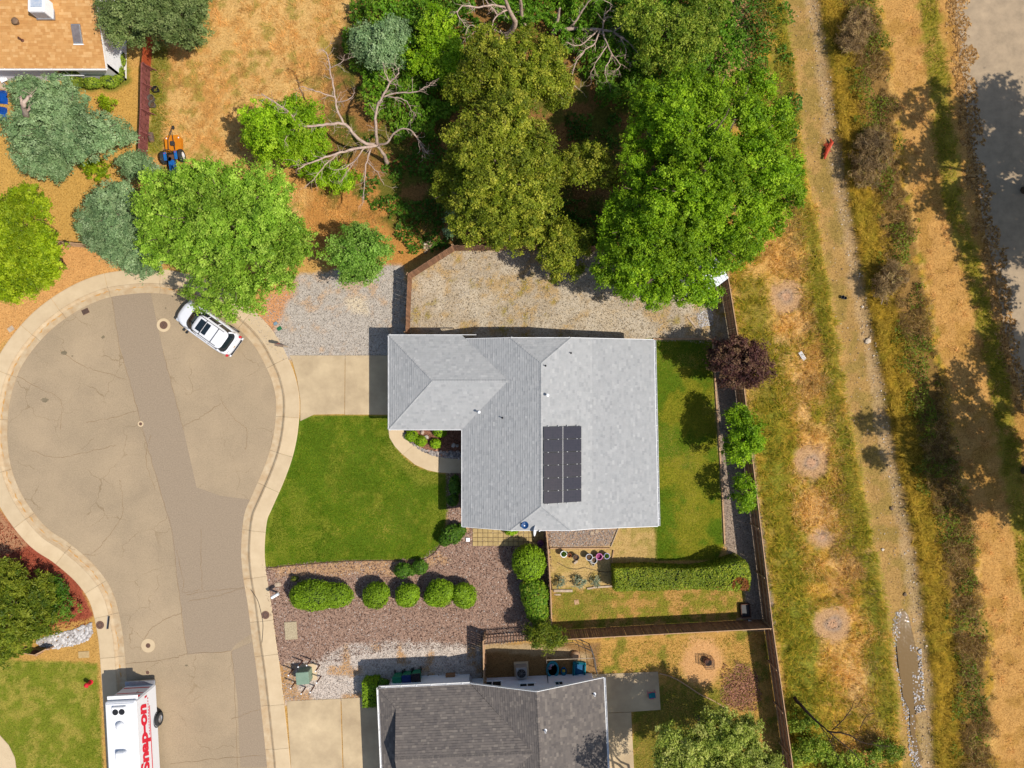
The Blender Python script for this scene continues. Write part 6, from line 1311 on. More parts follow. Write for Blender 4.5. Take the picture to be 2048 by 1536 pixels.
creekrock = varmat('creek_rock', [(0, S(120, 100, 80)), (.4, S(184, 156, 122)), (.8, S(216, 190, 156)), (1, S(246, 230, 206))], .9, 20)
stones('river_rocks', 'band of grey river rocks along the curved walk', 'rocks', [(805, 862), (812, 866), (826, 886), (846, 898), (866, 903), (890, 903), (924, 902), (924, 918), (884, 914), (862, 909), (840, 899), (822, 886), (812, 872)], 420, (.05, .1), rockm, 31)
stones('white_rocks', 'bank of white rocks beside the red mulch', 'rocks', [(70, 1282), (110, 1268), (150, 1258), (182, 1243), (186, 1270), (172, 1282), (140, 1292), (100, 1297), (85, 1292)], 620, (.06, .13), whiterock, 32)
stones('creek_pebbles', 'pebbles along the right edge of the creek bed', 'pebbles', [(x - 24, y) for x, y in CREEK_R] + [(x - 1, y) for x, y in CREEK_R[::-1]], 1500, (.02, .06), creekrock, 33)
stones('creek_pebbles', 'scattered pebbles across the creek bed', 'pebbles', CREEK, 700, (.02, .05), creekrock, 34)
stones('bed_gravel', 'coarse gravel beside the back eave of the grey house', 'gravel', [(1096, 1060), (1236, 1060), (1222, 1090), (1096, 1094)], 900, (.025, .045), rockm, 35)
stones('shed_gravel', 'pale gravel heap by the plank near the shed', 'gravel', [(1392, 628), (1425, 615), (1426, 650), (1400, 655)], 300, (.03, .06), whiterock, 36)
for i, (px, py, r_, vv, lab) in enumerate(((845, 864, .17, .9, 'pale boulder under the garage eave'), (853, 874, .17, .8, 'cream boulder between the mound plants'), (873, 899, .13, 1.0, 'orange stone at the river rock edge'), (907, 890, .15, .85, 'round pale rock in the shade of the front eave'), (915, 891, .14, .6, 'grey block-like rock beside the front wall'),
                                       (1737, 682, .2, .9, 'largest pale stone in the creek bed'), (1727, 613, .1, .95, 'small white stone in the upper creek bed'), (1767, 1100, .11, .95, 'lone white stone in the lower creek bed'), (1786, 1018, .16, .2, 'dark stone in the creek bed by the puddle'), (1812, 1190, .12, .15, 'dark stone above the water'))):
    x, y, z = P(px, py); z = float(tz(x, y)[0]); o = MB().rock((0, 0, r_ * .4), r_, i + 50, .7, vv).build('boulder', rockm if i < 5 else creekrock); o.location = (x, y, z); tag(o, lab, 'rock')
for bi, (bx, by, n_, lab) in enumerate(((1622, 925, 8, 'ring of burnt stones in the middle burn circle'), (1665, 1248, 9, 'ring of burnt stones in the lowest burn circle'), (1572, 593, 5, 'few burnt stones in the upper burn circle'))):
    x, y, z = P(bx, by); z = float(tz(x, y)[0]); t = thing('fire_ring', lab, 'fire ring', (x, y, z)); r = random.Random(bi)
    for j in range(n_):
        a_ = 6.283 * j / n_ + r.uniform(-.5, .5); q = r.uniform(.12, .5); MB().rock((math.cos(a_) * q, math.sin(a_) * q, .015), r.uniform(.025, .06), j, .7, r.random() * .5).build('stone', creekrock, t, local=True)
# rubble heap by the fence corner and the bramble edge
stones('rubble', 'heap of broken pale stones outside the fence corner', 'rubble', [(842, 488), (860, 480), (866, 494), (850, 506)], 60, (.05, .12), creekrock, 38, kind='stuff')
def chips(name, label, cat, poly, n, sz, stops, seed, thr=0, soft=.4):
    rng = np.random.default_rng(seed); pw = [P(a, b_)[:2] for a, b_ in poly]; xs_, ys_ = [p[0] for p in pw], [p[1] for p in pw]
    k = int(n * (max(xs_) - min(xs_)) * (max(ys_) - min(ys_))); X = rng.uniform(min(xs_), max(xs_), k); Y = rng.uniform(min(ys_), max(ys_), k)
    ok = (sdist(X, Y, pw) + (fbm(X, Y, 1.5, seed + 1) - .5) * soft > 0) & (fbm(X, Y, .6, seed + 4) > thr); X, Y = X[ok], Y[ok]; n = len(X)
    C = np.stack([X, Y, tz(X, Y) + .012 + rng.random(n) * .02], 1); s_ = rng.uniform(*sz, (n, 1))
    V, F = leaf_arrays(C, np.tile([0, 0, 1.2], (n, 1)), s_, s_ * rng.uniform(.5, .95, (n, 1)), rng, .3, .45)
    o = np_mesh(name, V, F, GM, None, None, {'col': np.repeat(pick(stops, rng.random(n)) * rng.uniform(.75, 1.2, (n, 1)), 3, 0)}); return tag(o, label, cat, kind='stuff')
chips('bark_chips', 'pinkish brown rock and bark chips of the front yard', 'bark chips', BARK, 190, (.022, .05), [(0, S(100, 78, 70)), (.3, S(148, 116, 100)), (.6, S(184, 150, 130)), (.85, S(204, 178, 160)), (1, S(244, 232, 220))], 61)
chips('entry_chips', 'brown bark chips of the entry bed', 'bark chips', [(806, 860), (924, 860), (924, 905), (870, 900), (826, 882)], 190, (.02, .05), [(0, S(90, 60, 48)), (.5, S(150, 104, 84)), (1, S(200, 160, 130))], 62)
chips('grey_gravel', 'pale grey gravel beside the brown-roofed house', 'gravel', WG, 190, (.018, .04), [(0, S(150, 136, 126)), (.4, S(206, 190, 178)), (.8, S(236, 222, 208)), (1, S(250, 244, 236))], 63)
chips('lot_gravel', 'tan and grey gravel of the fenced lot', 'gravel', G2, 120, (.018, .045), [(0, S(140, 124, 102)), (.35, S(196, 172, 136)), (.7, S(210, 196, 174)), (1, S(236, 226, 210))], 64)
chips('lot_gravel', 'grey gravel between the lone round tree and the driveway', 'gravel', G1, 150, (.018, .04), [(0, S(150, 140, 132)), (.5, S(200, 188, 174)), (.95, S(226, 214, 200)), (1, S(216, 170, 120))], 65)
chips('side_gravel', 'grey brown gravel between back lawn and long fence', 'gravel', [(1428, 680), (1478, 680), (1550, 1258), (1490, 1258), (1490, 1180), (1450, 1088)], 150, (.018, .045), [(0, S(120, 104, 92)), (.5, S(180, 156, 136)), (1, S(222, 204, 186))], 66)
chips('pavement_edge_dirt', 'tan dirt and litter creeping over the old pavement edge', 'dirt', [(x - 16, y) for x, y in PAVE[:8]] + [(x + 22, y) for x, y in PAVE[7::-1]], 150, (.03, .12), [(0, S(150, 112, 66)), (.5, S(206, 156, 96)), (1, S(236, 190, 126))], 68, soft=1.6)
chips('red_mulch', 'red wood mulch in the lower left bed', 'mulch', [(-40, 1040), (0, 1040), (66, 1108), (150, 1180), (178, 1228), (176, 1246), (90, 1270), (-40, 1280)], 170, (.02, .05), [(0, S(110, 48, 36)), (.5, S(172, 86, 62)), (1, S(206, 124, 94))], 67)
# puddle
wm, nt, out = nmat('shallow_water'); b_ = bsdf(nt, out, S(128, 98, 46), .06, 0, bump(nt, noise(nt, 7, 4, .6, pos(nt)), .006), .5)
pud = [(1800, 1226), (1812, 1222), (1820, 1235), (1828, 1270), (1836, 1310), (1842, 1360), (1848, 1400), (1842, 1425), (1835, 1440), (1832, 1470), (1842, 1500), (1858, 1560), (1840, 1560), (1830, 1500), (1822, 1460), (1822, 1425), (1808, 1395), (1800, 1340), (1795, 1290), (1793, 1250)]
x_, y_, _ = P(1815, 1300); o = MB().sheet(PP(spline([(a, c, 0) for a, c in pud], 3, True) if False else pud), float(min(tz(P(1815, 1290)[0], P(1815, 1290)[1])[0], tz(P(1820, 1380)[0], P(1820, 1380)[1])[0])) + .06).build('water', wm); tag(o, 'shallow brown water left in the creek bed', 'water', kind='structure')
stones('puddle_glint_stones', 'pale stones on the creek puddle rim standing for foam and sparkle', 'pebbles', [(1790, 1226), (1812, 1214), (1802, 1240), (1802, 1300), (1812, 1390), (1830, 1440), (1836, 1500), (1850, 1560), (1826, 1560), (1815, 1450), (1794, 1340), (1786, 1270)], 620, (.025, .06), whiterock, 39)  # white stones also imitate foam and glints at the water's edge
stones('puddle_stones', 'wet stones breaking the water surface', 'pebbles', [(1822, 1290), (1846, 1300), (1852, 1420), (1832, 1430), (1826, 1340)], 330, (.03, .075), whiterock, 40, sunk=-.8)

# ------------------------------------------------------------------ small items
def wood(name, label, px, py, L, w, h, rz, m, z=0, cat='plank'):
    o = MB().bbox((0, 0, h / 2), (L, w, h), .01).build(name, m); o.location = P(px, py, z); o.rotation_euler = (0, 0, math.radians(rz)); return tag(o, label, cat)
wood('plank', 'pale plank lying beside the shed gravel', 1384, 645, .95, .12, .06, -52, MT['plank'])
wood('plank', 'white plank in the lower left of the garden bed', 1126, 1181, 1.25, .17, .1, 0, MT['plank'])
wood('plank', 'short white plank below the garden bed plank', 1115, 1189, .45, .11, .05, 0, MT['plank'])
wood('plank', 'pinkish edging board at the lower right of the garden bed', 1205, 1173, 1.3, .12, .1, 4, MT['plank'])
wood('plank', 'pinkish edging board at the lower middle of the garden bed', 1180, 1176, .4, .12, .1, 8, MT['plank'])
wood('edging_board', 'long edging board along the top of the garden bed', 1160, 1096, 4.0, .06, .1, 0, MT['fence_top'], cat='edging')
wood('edging_board', 'edging board at the right end of the garden bed', 1225, 1112, .8, .06, .1, 82, MT['fence_top'], cat='edging')
wood('edging_board', 'slanted edging board between gravel and dirt', 1229, 1075, 1.3, .05, .08, 68, MT['plank'], cat='edging')
for i in range(3):
    a_, c_ = [((1425, 680), (1431, 780)), ((1431, 782), (1443, 960)), ((1443, 962), (1449, 1088))][i]; A, B = Vector(P(*a_)), Vector(P(*c_)); d = B - A
    o = MB().box((0, 0, .04), (d.length, .09, .1)).build('lawn_edging', MT['fence_top']); o.location = (A + B) / 2; o.rotation_euler = (0, 0, math.atan2(d.y, d.x)); tag(o, ['upper', 'middle', 'lower'][i] + ' length of wooden edging between back lawn and gravel', 'edging')
wood('lawn_edging', 'wooden edging across the top of the back lawn', 1366, 678, 4.0, .1, .1, 0, MT['fence_top'], cat='edging')
path = spline([(*P(533, 1136)[:2], .03), (*P(570, 1132)[:2], .03), (*P(640, 1126)[:2], .03), (*P(700, 1122)[:2], .03), (*P(780, 1121)[:2], .03), (*P(838, 1120)[:2], .03), (*P(866, 1108)[:2], .03), (*P(884, 1085)[:2], .03)], 6)
tag(MB().tube(path, .025, 6).build('lawn_border', MT['fence_dark'], smooth=True), 'thin brown border curving under the front lawn', 'edging')
o = MB().bbox((0, 0, .05), (.26, .26, .1), .015).build('valve_box', MT['white']); o.location = P(936, 1079); tag(o, 'white square stone beside the paver patio corner', 'paver')
o = MB().lathe([(.1, 0), (.16, .05), (.2, .28), (.22, .3), (.2, .31), (.17, .26), (0, .22)], n=20).build('planter', MT['fence_top']); o.location = P(934, 1057); tag(o, 'round tan planter at the house corner', 'planter')
o = MB().lathe([(.1, 0), (.2, .08), (.24, .2), (.18, .34), (.1, .38), (.09, .36), (0, .3)], n=20).build('planter', mat('mauve_glaze', S(130, 84, 130), S(100, 60, 104), 5, .4)); o.location = P(1081, 1085); tag(o, 'mauve urn beside the round bush', 'planter')
# garden pots
potsoil = mat('potting_soil', S(120, 92, 66), S(80, 60, 46), 20, .95)
def pot(px, py, r, h, m, rim, label, soil=True, plant=False, lip=.02):
    t = thing('garden_pot', label, 'pot', P(px, py, 0), group='pots in the back garden bed')
    MB().lathe([(r * .7, 0), (r * .96, h), (r + lip, h), (r + lip, h + .03), (r * .92, h + .03), (r * .88, h - .12), (0, h - .13)], n=24).build('pot', m, t, local=True, smooth=False)
    if rim: MB().lathe([(r * .9, h + .032), (r + lip + .004, h + .032), (r + lip + .004, h + .045), (r * .9, h + .045)], n=24, caps=False).build('rim', rim, t, local=True)
    if soil: MB().lathe([(r * .87, h - .1), (r * .5, h - .07), (0, h - .08)], n=18).build('soil', potsoil, t, local=True)
    if plant:
        rng = np.random.default_rng(int(px)); C = rng.normal(0, r * .4, (70, 3)) * np.array([1, 1, .4]) + np.array([0, 0, h + .03]); V, F = leaf_arrays(C, np.tile([0, 0, .5], (70, 1)), .06, .025, rng); np_mesh('leaves', V, F, LM['deep'], t, np.repeat(rng.random(70), 3))
terr = mat('terracotta', S(196, 112, 62), S(160, 88, 50), 5, .8); greyp = mat('grey_pot', S(128, 116, 104), S(96, 86, 78), 5, .8); mag = mat('magenta_plastic', S(160, 10, 106), S(130, 6, 88), 4, .4)
pot(1126.5, 1105, .2, .42, MT['black'], MT['white'], 'pot with white rim at the left end of the garden bed', True, True)
pot(1138, 1109, .12, .25, terr, terr, 'small terracotta pot beside the white-rimmed one')
pot(1151, 1112, .19, .42, greyp, None, 'brown-grey barrel pot right of the terracotta pot')
pot(1177, 1111, .21, .45, greyp, MT['metal'], 'wide grey pot left of the magenta one')
pot(1187, 1119, .2, .22, MT['black'], MT['metal'], 'low black pot in front of the grey pot')
pot(1197, 1110, .2, .42, mag, mat('pink_rim', S(230, 130, 190), None, 4, .4), 'magenta pot without soil', False)
pot(1212, 1109, .18, .4, MT['black'], mat('lilac_rim', S(196, 190, 226), None, 4, .4), 'lilac-rimmed pot at the right end of the garden bed', True, True)
def cinder(px, py, rz, label):
    t = thing('cinder_block', label, 'block', P(px, py), math.radians(rz)); m = mat('cinder', S(206, 190, 160), S(180, 164, 136), 20, .95)
    for c, d in (((0, .075, .1), (.4, .04, .2)), ((0, -.075, .1), (.4, .04, .2)), ((-.18, 0, .1), (.04, .11, .2)), ((0, 0, .1), (.04, .11, .2)), ((.18, 0, .1), (.04, .11, .2))): MB().box(c, d).build('web', m, t, local=True)
wood('paver_block', 'cream block lying in the garden bed', 1151, 1123.5, .3, .14, .16, 38, MT['plank'], cat='block')
cinder(1184, 1125, -55, 'hollow cinder block by the low black pot')
wood('step_stone', 'left of two square stepping stones on the back gravel', 1184, 1066, .22, .22, .04, -8, MT['plank'], cat='stepping stone')
wood('step_stone', 'right of two square stepping stones on the back gravel', 1194, 1063, .22, .22, .04, -14, MT['plank'], cat='stepping stone')
wood('step_stone', 'tan stepping stone in the weedy yard', 1153, 1204, .3, .32, .04, 10, MT['fence_top'], cat='stepping stone')
hp = spline([(*P(a, c)[:2], .03) for a, c in ((1114, 1124), (1128, 1132), (1140, 1137), (1155, 1138), (1168, 1135), (1182, 1138), (1195, 1142), (1212, 1144), (1226, 1142))], 5)
tag(MB().tube(hp, .014, 6).build('garden_hose', MT['steel_dark'], smooth=True), 'dark hose snaking across the garden bed', 'hose')
hp = spline([(*P(a, c)[:2], .05) for a, c in ((1318, 1346), (1340, 1352), (1360, 1362), (1380, 1375), (1400, 1388), (1425, 1400), (1450, 1415), (1470, 1432))], 5)
tag(MB().tube(hp, .04, 6).build('curved_edging', MT['fence_top'], smooth=True), 'curved pale edging strip across the bottom back yard', 'edging')
t = thing('raised_box', 'dark wooden box in the corner of the fenced yard', 'box', P(1489, 1219), math.radians(4))
for c, d in (((0, .42, .15), (.6, .05, .3)), ((0, -.42, .15), (.6, .05, .3)), ((.29, 0, .15), (.05, .82, .3)), ((-.29, 0, .15), (.05, .82, .3))): MB().box(c, d).build('side', MT['fence_dark'], t, local=True)
MB().box((0, 0, .1), (.52, .78, .16)).build('liner', MT['black'], t, local=True)
wood('plank', 'weathered plank leaning by the corner box', 1487, 1236, 1.0, .14, .06, 12, MT['fence_top'])
o = MB().lathe([(.13, 0), (.16, .3), (.17, .3), (.17, .32), (.15, .32), (.13, .06), (0, .05)], n=20).build('bucket', MT['white']); o.location = P(1497, 1243); tag(o, 'white bucket in the fenced yard corner', 'bucket')
# mailboxes
def mailbox(px, py, rz, label, body, flag=True, h=1.05):
    t = thing('mailbox', label, 'mailbox', P(px, py), math.radians(rz))
    MB().box((0, 0, h / 2), (.1, .1, h)).build('post', MT['plank'], t, local=True)
    MB().box((.12, 0, h - .06), (.45, .09, .05)).build('arm', MT['plank'], t, local=True)
    vs = []; n = 9
    prof = [(-.09, 0), (.09, 0)] + [(.09 * math.cos(a_), .12 + .09 * math.sin(a_)) for a_ in np.linspace(0, math.pi, n)]
    for x in (-.1, .42): vs += [(x, a_, h + b2) for a_, b2 in prof]
    k = len(prof); MB().add(vs, [(i, (i + 1) % k, k + (i + 1) % k, k + i) for i in range(k)] + [tuple(range(k - 1, -1, -1)), tuple(range(k, 2 * k))]).build('box', body, t, local=True)
    if flag: MB().box((.2, -.1, h + .12), (.16, .015, .04)).build('flag', MT['red'], t, local=True)
mailbox(574, 693, 170, 'mailbox on a white post between gravel and pavement', mat('mailbox_grey', S(150, 128, 112), None, 5, .6))
mailbox(556, 1185, 30, 'white mailbox at the street corner of the bark yard', MT['white'], False, .9)
# red hydrant in the lower left lawn
t = thing('fire_hydrant', 'red fire hydrant on the lower left lawn', 'hydrant', P(182, 1364))
MB().lathe([(.16, 0), (.16, .05), (.11, .06), (.11, .48), (.15, .5), (.15, .55), (.12, .6), (.06, .67), (.03, .68), (.03, .72), (0, .72)], n=16).build('barrel', MT['red'], t, local=True, smooth=False)
for a_ in (0, math.pi, -math.pi / 2): MB().tube([(math.cos(a_) * .08, math.sin(a_) * .08, .4), (math.cos(a_) * .2, math.sin(a_) * .2, .4)], .055, 10).build('nozzle', MT['red'], t, local=True)
# transformer cabinet and guard posts
gp = mat('utility_green', S(150, 172, 148), S(132, 156, 132), 3, .5)
t = thing('transformer_box', 'green electrical transformer cabinet on a concrete pad', 'utility box', P(614, 1344), math.radians(5))
MB().bbox((.05, 0, .04), (1.2, 1.1, .1), .02).build('pad', MT['concrete'], t, local=True)
MB().bbox((-.02, -.02, .5), (.8, .75, .86), .03).build('cabinet', gp, t, local=True)
MB().bbox((-.02, -.02, .96), (.84, .8, .07), .03).build('lid', gp, t, local=True)
MB().box((-.02, -.41, .5), (.76, .02, .7)).build('door', gp, t, local=True)
labs = ['upper left', 'upper right', 'right upper', 'right lower', 'lower right', 'bottom', 'lower left', 'left']
for i, (px, py) in enumerate(((596, 1334), (613, 1331), (630.6, 1343), (633, 1366), (620, 1385), (602, 1388), (581, 1377), (576.5, 1351))):
    x, y, _ = P(px, py, 1.05); t = thing('guard_post', labs[i] + ' guard post around the green transformer cabinet', 'post', (x, y, 0), group='guard posts around the transformer')
    MB().cyl((0, 0, 0), .045, 1.0, 10).build('pipe', MT['rust'], t, local=True); MB().lathe([(.047, 1.0), (.05, 1.05), (.03, 1.08), (0, 1.085)], n=10).build('cap', MT['white'], t, local=True)
# wheelie bins
def bin_(px, py, rz, body, lid, label):
    t = thing('wheelie_bin', label, 'bin', P(px, py, .5)[:2] + (0,), math.radians(rz), group='bins beside the brown-roofed house')
    MB().add([(-.22, -.26, .06), (.22, -.26, .06), (.22, .26, .06), (-.22, .26, .06), (-.28, -.34, .95), (.28, -.34, .95), (.28, .34, .95), (-.28, .34, .95)], [(3, 2, 1, 0), (0, 1, 5, 4), (1, 2, 6, 5), (2, 3, 7, 6), (3, 0, 4, 7), (4, 5, 6, 7)]).build('body', body, t, local=True)
    l = MB().bbox((0, 0.02, .995), (.6, .74, .08), .035).build('lid', lid, t, local=True)
    MB().bbox((0, .3, 1.05), (.5, .1, .05), .02).build('ridge', lid, l, local=True)
    MB().tube([(-.24, -.4, .98), (.24, -.4, .98)], .018, 8).build('handle', body, t, local=True)
    for k in (-1, 1): MB().lathe([(0, -.03), (.11, -.03), (.11, .03), (0, .03)], (k * .25, -.32, .11), 14, Matrix.Rotation(math.pi / 2, 3, 'Y')).build('wheel', MT['rubber'], t, local=True)
grn = mat('bin_green', S(26, 140, 100), S(20, 118, 84), 5, .5); blu = mat('bin_blue', S(20, 56, 120), S(16, 44, 100), 5, .5); blk = mat('bin_black', S(46, 38, 44), None, 5, .5)
bin_(796, 1358, 182, grn, grn, 'green wheelie bin in the shade by the brown roof'); bin_(815, 1355, 184, grn, blu, 'blue-lidded wheelie bin between the green and black ones'); bin_(834, 1352, 186, grn, blk, 'black-lidded wheelie bin right of the blue one')
t = thing('wooden_pallet', 'dark wooden pallet under the cardboard box', 'pallet', P(878, 1360), math.radians(3))
for k in range(7): MB().box((0, -.3 + k * .1, .13), (1.6, .085, .02)).build('slat', MT['fence_dark'], t, local=True)
for k in (-.7, 0, .7): MB().box((k, 0, .06), (.08, .7, .1)).build('bearer', MT['fence_dark'], t, local=True)
t = thing('cardboard_box', 'brown cardboard box on the wooden pallet', 'box', (*P(901, 1354, .3)[:2], .145), math.radians(4)); cb = mat('cardboard', S(176, 130, 92), S(150, 106, 74), 4, .9)
MB().bbox((0, 0, .18), (.6, .46, .36), .01).build('carton', cb, t, local=True); MB().box((0, .0, .367), (.62, .05, .008)).build('tape', MT['fence_top'], t, local=True)
wood('board_sheet', 'flat grey-beige board lying left of the dog pen', 931, 1354, .72, .72, .1, 3, mat('beige_board', S(196, 176, 160), None, 4, .8), cat='board')
# air conditioner
t = thing('air_conditioner', 'grey air conditioning unit beside the brown-roofed house', 'air conditioner', (*P(1043, 1347, .8)[:2], 0), math.radians(3))
MB().bbox((0, 0, .05), (.95, .95, .1), .02).build('pad', MT['concrete'], t, local=True)
acb = mat('ac_grey', S(190, 188, 184), S(172, 170, 168), 4, .5)
MB().bbox((0, 0, .45), (.72, .72, .7), .04).build('casing', acb, t, local=True)
MB().lathe([(.29, .801), (.29, .815), (0, .815)], n=28).build('fan_well', MT['black'], t, local=True)
for k in range(5):
    a_ = k * 1.2566; MB().box((math.cos(a_) * .14, math.sin(a_) * .14, .82), (.2, .09, .008), a_).build('fan_blade', MT['steel_dark'], t, local=True)
MB().lathe([(.285, .825), (.3, .84), (.31, .825)], n=28, caps=False).build('grille_ring', acb, t, local=True)
for k in range(8):
    a_ = k * .7854; MB().tube([(0, 0, .84), (math.cos(a_) * .3, math.sin(a_) * .3, .835)], .006, 4).build('grille_bar', acb, t, local=True)
# paddling pools and toys
aq = mat('turquoise_plastic', S(26, 158, 176), S(16, 136, 158), 4, .4); aqd = mat('blue_plastic', S(20, 104, 150), S(16, 86, 130), 4, .4)
t = thing('paddling_pool', 'oval turquoise inflatable ring pool in the pen', 'pool', P(1105, 1338)); 
MB().lathe([(.38, .1), (.41, .18), (.47, .21), (.53, .18), (.56, .1), (.53, .03), (.47, 0), (.41, .03), (.38, .1)], n=32, sx=.78, sy=1.05).build('ring', aq, t, local=True, smooth=True)
MB().lathe([(.4, .03), (0, .03)], n=24, sx=.78, sy=1.05).build('floor', mat('pool_floor', S(90, 80, 70), None, 6, .6), t, local=True)
for k, (dx_, dy_, c_) in enumerate(((-.12, .28, (196, 160, 196)), (.02, .36, (150, 190, 200)), (-.2, .1, (170, 140, 150)))): MB().rock((dx_, dy_, .1), .12, k, .6).build('toy', mat('pool_toy', S(*c_), None, 6, .6), t, local=True)
t = thing('toy_boat', 'small child seat float between the two pools', 'toy', P(1127, 1341))
MB().lathe([(.12, 0), (.2, .06), (.23, .16), (.19, .2), (.15, .14), (0, .1)], n=20, sx=.85, sy=1.35).build('hull', aqd, t, local=True, smooth=True)
MB().bbox((0, .06, .2), (.2, .16, .06), .02).build('seat', mat('toy_yellow', S(206, 186, 70), None, 5, .5), t, local=True); MB().bbox((0, -.12, .19), (.18, .16, .06), .02).build('deck', aq, t, local=True)
t = thing('paddling_pool', 'rectangular turquoise plastic pool in the pen', 'pool', P(1158, 1337), math.radians(-3))
for c, d in (((-.36, 0, .14), (.14, .95, .28)), ((.36, 0, .14), (.14, .95, .28)), ((0, .42, .14), (.6, .14, .28)), ((0, -.42, .14), (.6, .14, .28))): MB().bbox(c, d, .05).build('side', aq, t, local=True)
MB().box((0, 0, .1), (.6, .72, .04)).build('floor', aqd, t, local=True)
# dog pen of thin steel tube with wire
t = thing('wire_pen', 'thin steel tube pen around the paddling pools', 'pen', P(1140, 1330))
ptop = [(1066, 1296), (1146, 1285), (1183, 1303), (1190, 1318), (1195, 1352)]
w = [Vector(P(a, c, 1.4)) for a, c in ptop]
for i in range(len(w) - 1):
    for zz in (1.4, .75, .08): MB().tube([(w[i].x, w[i].y, zz), (w[i + 1].x, w[i + 1].y, zz)], .017, 6).build('rail', MT['steel_dark'], t)
    d = w[i + 1] - w[i]; n_ = max(2, int(d.length / .17))
    wb = MB()
    for j in range(1, n_): q = w[i] + d * (j / n_); wb.tube([(q.x, q.y, .05), (q.x, q.y, 1.4)], .004, 3)
    tag(wb.build('wire', MT['metal'], t), kind='stuff')
for q in w: MB().tube([(q.x, q.y, 0), (q.x, q.y, 1.42)], .02, 6).build('post', MT['steel_dark'], t)
A, B = Vector(P(1093, 1320, 1.4)), Vector(P(1188, 1316, 1.4)); MB().tube([A, B], .022, 6).build('top_bar', MT['plank'], t)
MB().tube([A, (A.x, A.y, 0)], .02, 6).build('post', MT['metal'], t); C_ = Vector(P(1096, 1366, 1.4)); MB().tube([A, C_], .02, 6).build('side_bar', MT['steel_dark'], t); MB().tube([C_, (C_.x, C_.y, 0)], .02, 6).build('post', MT['steel_dark'], t)
o = MB().lathe([(.0, .35), (.2, .33), (.3, .2), (.33, 0)][::-1], n=20).build('domed_lid', MT['fence_top']); o.location = P(1150, 1310); tag(o, 'pale dome lid lying at the top of the wire pen', 'lid')
# fire basket
t = thing('fire_basket', 'square rusty wire fire basket on bare dirt', 'fire pit', P(1414, 1321), math.radians(5))
wmx = MT['rust']
for zz in (.08, .4, .72):
    for c, d in (((0, .3, zz), (.62, .02, .02)), ((0, -.3, zz), (.62, .02, .02)), ((.3, 0, zz), (.02, .62, .02)), ((-.3, 0, zz), (.02, .62, .02))): MB().box(c, d).build('rim_bar', wmx, t, local=True)
wb = MB()
for k in range(11):
    q = -.3 + k * .06
    for c in ((q, .3), (q, -.3), (.3, q), (-.3, q)): wb.tube([(c[0], c[1], .05), (c[0], c[1], .72)], .005, 4)
    wb.tube([(q, -.3, .72), (q, .3, .72)], .004, 4); wb.tube([(-.3, q, .72), (.3, q, .72)], .004, 4)
tag(wb.build('mesh', MT['steel_dark'], t, local=True), kind='stuff')
MB().lathe([(.1, .08), (.22, .12), (.24, .34), (.22, .35), (.2, .16), (0, .13)], n=18).build('bowl', wmx, t, local=True)
for k in range(4): MB().box(((-1) ** k * .28, (1 if k < 2 else -1) * .28, .03), (.04, .04, .1)).build('foot', wmx, t, local=True)
# folding child chair on the patio
t = thing('child_chair', 'teal and pink folding child chair on the patio', 'chair', P(1302, 1386), math.radians(8)); pk_ = mat('pink_tube', S(236, 80, 140), S(210, 60, 120), 5, .5); teal = mat('teal_fabric', S(20, 150, 156), S(14, 126, 140), 6, .8)
MB().add([(-.22, -.2, .36), (.22, -.2, .36), (.22, .2, .33), (-.22, .2, .33), (0, -.2, .31), (0, .2, .28)], [(0, 4, 5, 3), (4, 1, 2, 5)]).build('seat', teal, t, local=True)
MB().add([(-.22, .2, .34), (.22, .2, .34), (.23, .32, .72), (-.23, .32, .72), (0, .23, .34), (0, .35, .72)], [(0, 4, 5, 3), (4, 1, 2, 5)]).build('backrest', pk_, t, local=True)
for sx_ in (-1, 1):
    MB().tube([(sx_ * .24, -.24, .0), (sx_ * .23, .22, .36), (sx_ * .23, .33, .74)], .013, 6).build('leg', pk_, t, local=True); MB().tube([(sx_ * .24, .26, .0), (sx_ * .23, -.21, .38)], .013, 6).build('leg', pk_, t, local=True)
MB().bbox((0, -.3, .1), (.3, .1, .1), .03).build('foot_bar', pk_, t, local=True)
# litter in the creek
o = MB().tube([P(1649, 318, .02), P(1655, 300, .06), P(1664, 285, .05), P(1660, 277, .02)], [.06, .14, .12, .03], 7).build('orange_netting', mat('orange_plastic', S(220, 84, 46), S(190, 60, 34), 12, .6)); tag(o, 'crumpled orange plastic netting in the creek bed', 'litter')
mb = MB()
for k in range(14): mb.tube([P(1657 + random.uniform(-6, 6), 297 + random.uniform(-12, 10), .1), P(1655 + random.uniform(-9, 9), 299 + random.uniform(-22, 20), .02)], .012, 4)
tag(mb.build('loose_strands', bpy.data.materials['orange_plastic'], o), kind='stuff')
for px, py, r_, lab in ((1686, 594, .11, 'left of two black pots dropped in the creek bed'), (1691, 596, .1, 'right of two black pots dropped in the creek bed')):
    o = MB().lathe([(r_ * .7, 0), (r_, .18), (r_ * 1.08, .19), (r_ * .9, .19), (r_ * .6, .03), (0, .03)], n=14).build('plastic_pot', MT['black']); x, y, _ = P(px, py); o.location = (x, y, float(tz(x, y)[0])); tag(o, lab, 'pot')
t = thing('stick_grate', 'small grey slatted grate lying in the dry grass', 'grate', (*P(1601, 712)[:2], .25), math.radians(-58))
for k in range(4): MB().box((0, -.1 + k * .065, .05), (.6, .03, .03)).build('slat', MT['metal'], t, local=True)
for k in (-.2, .2): MB().box((k, 0, .025), (.03, .26, .02)).build('bearer', MT['metal'], t, local=True)
p_ = spline([(*P(1757, 610)[:2], .35), (*P(1762, 590)[:2], .38), (*P(1767, 570)[:2], .42)], 4); tag(MB().tube(p_, [.03] * len(p_), 6).build('bare_stick', MT['deadwood'], smooth=True), 'bare pale stick on the golden right bank', 'stick')
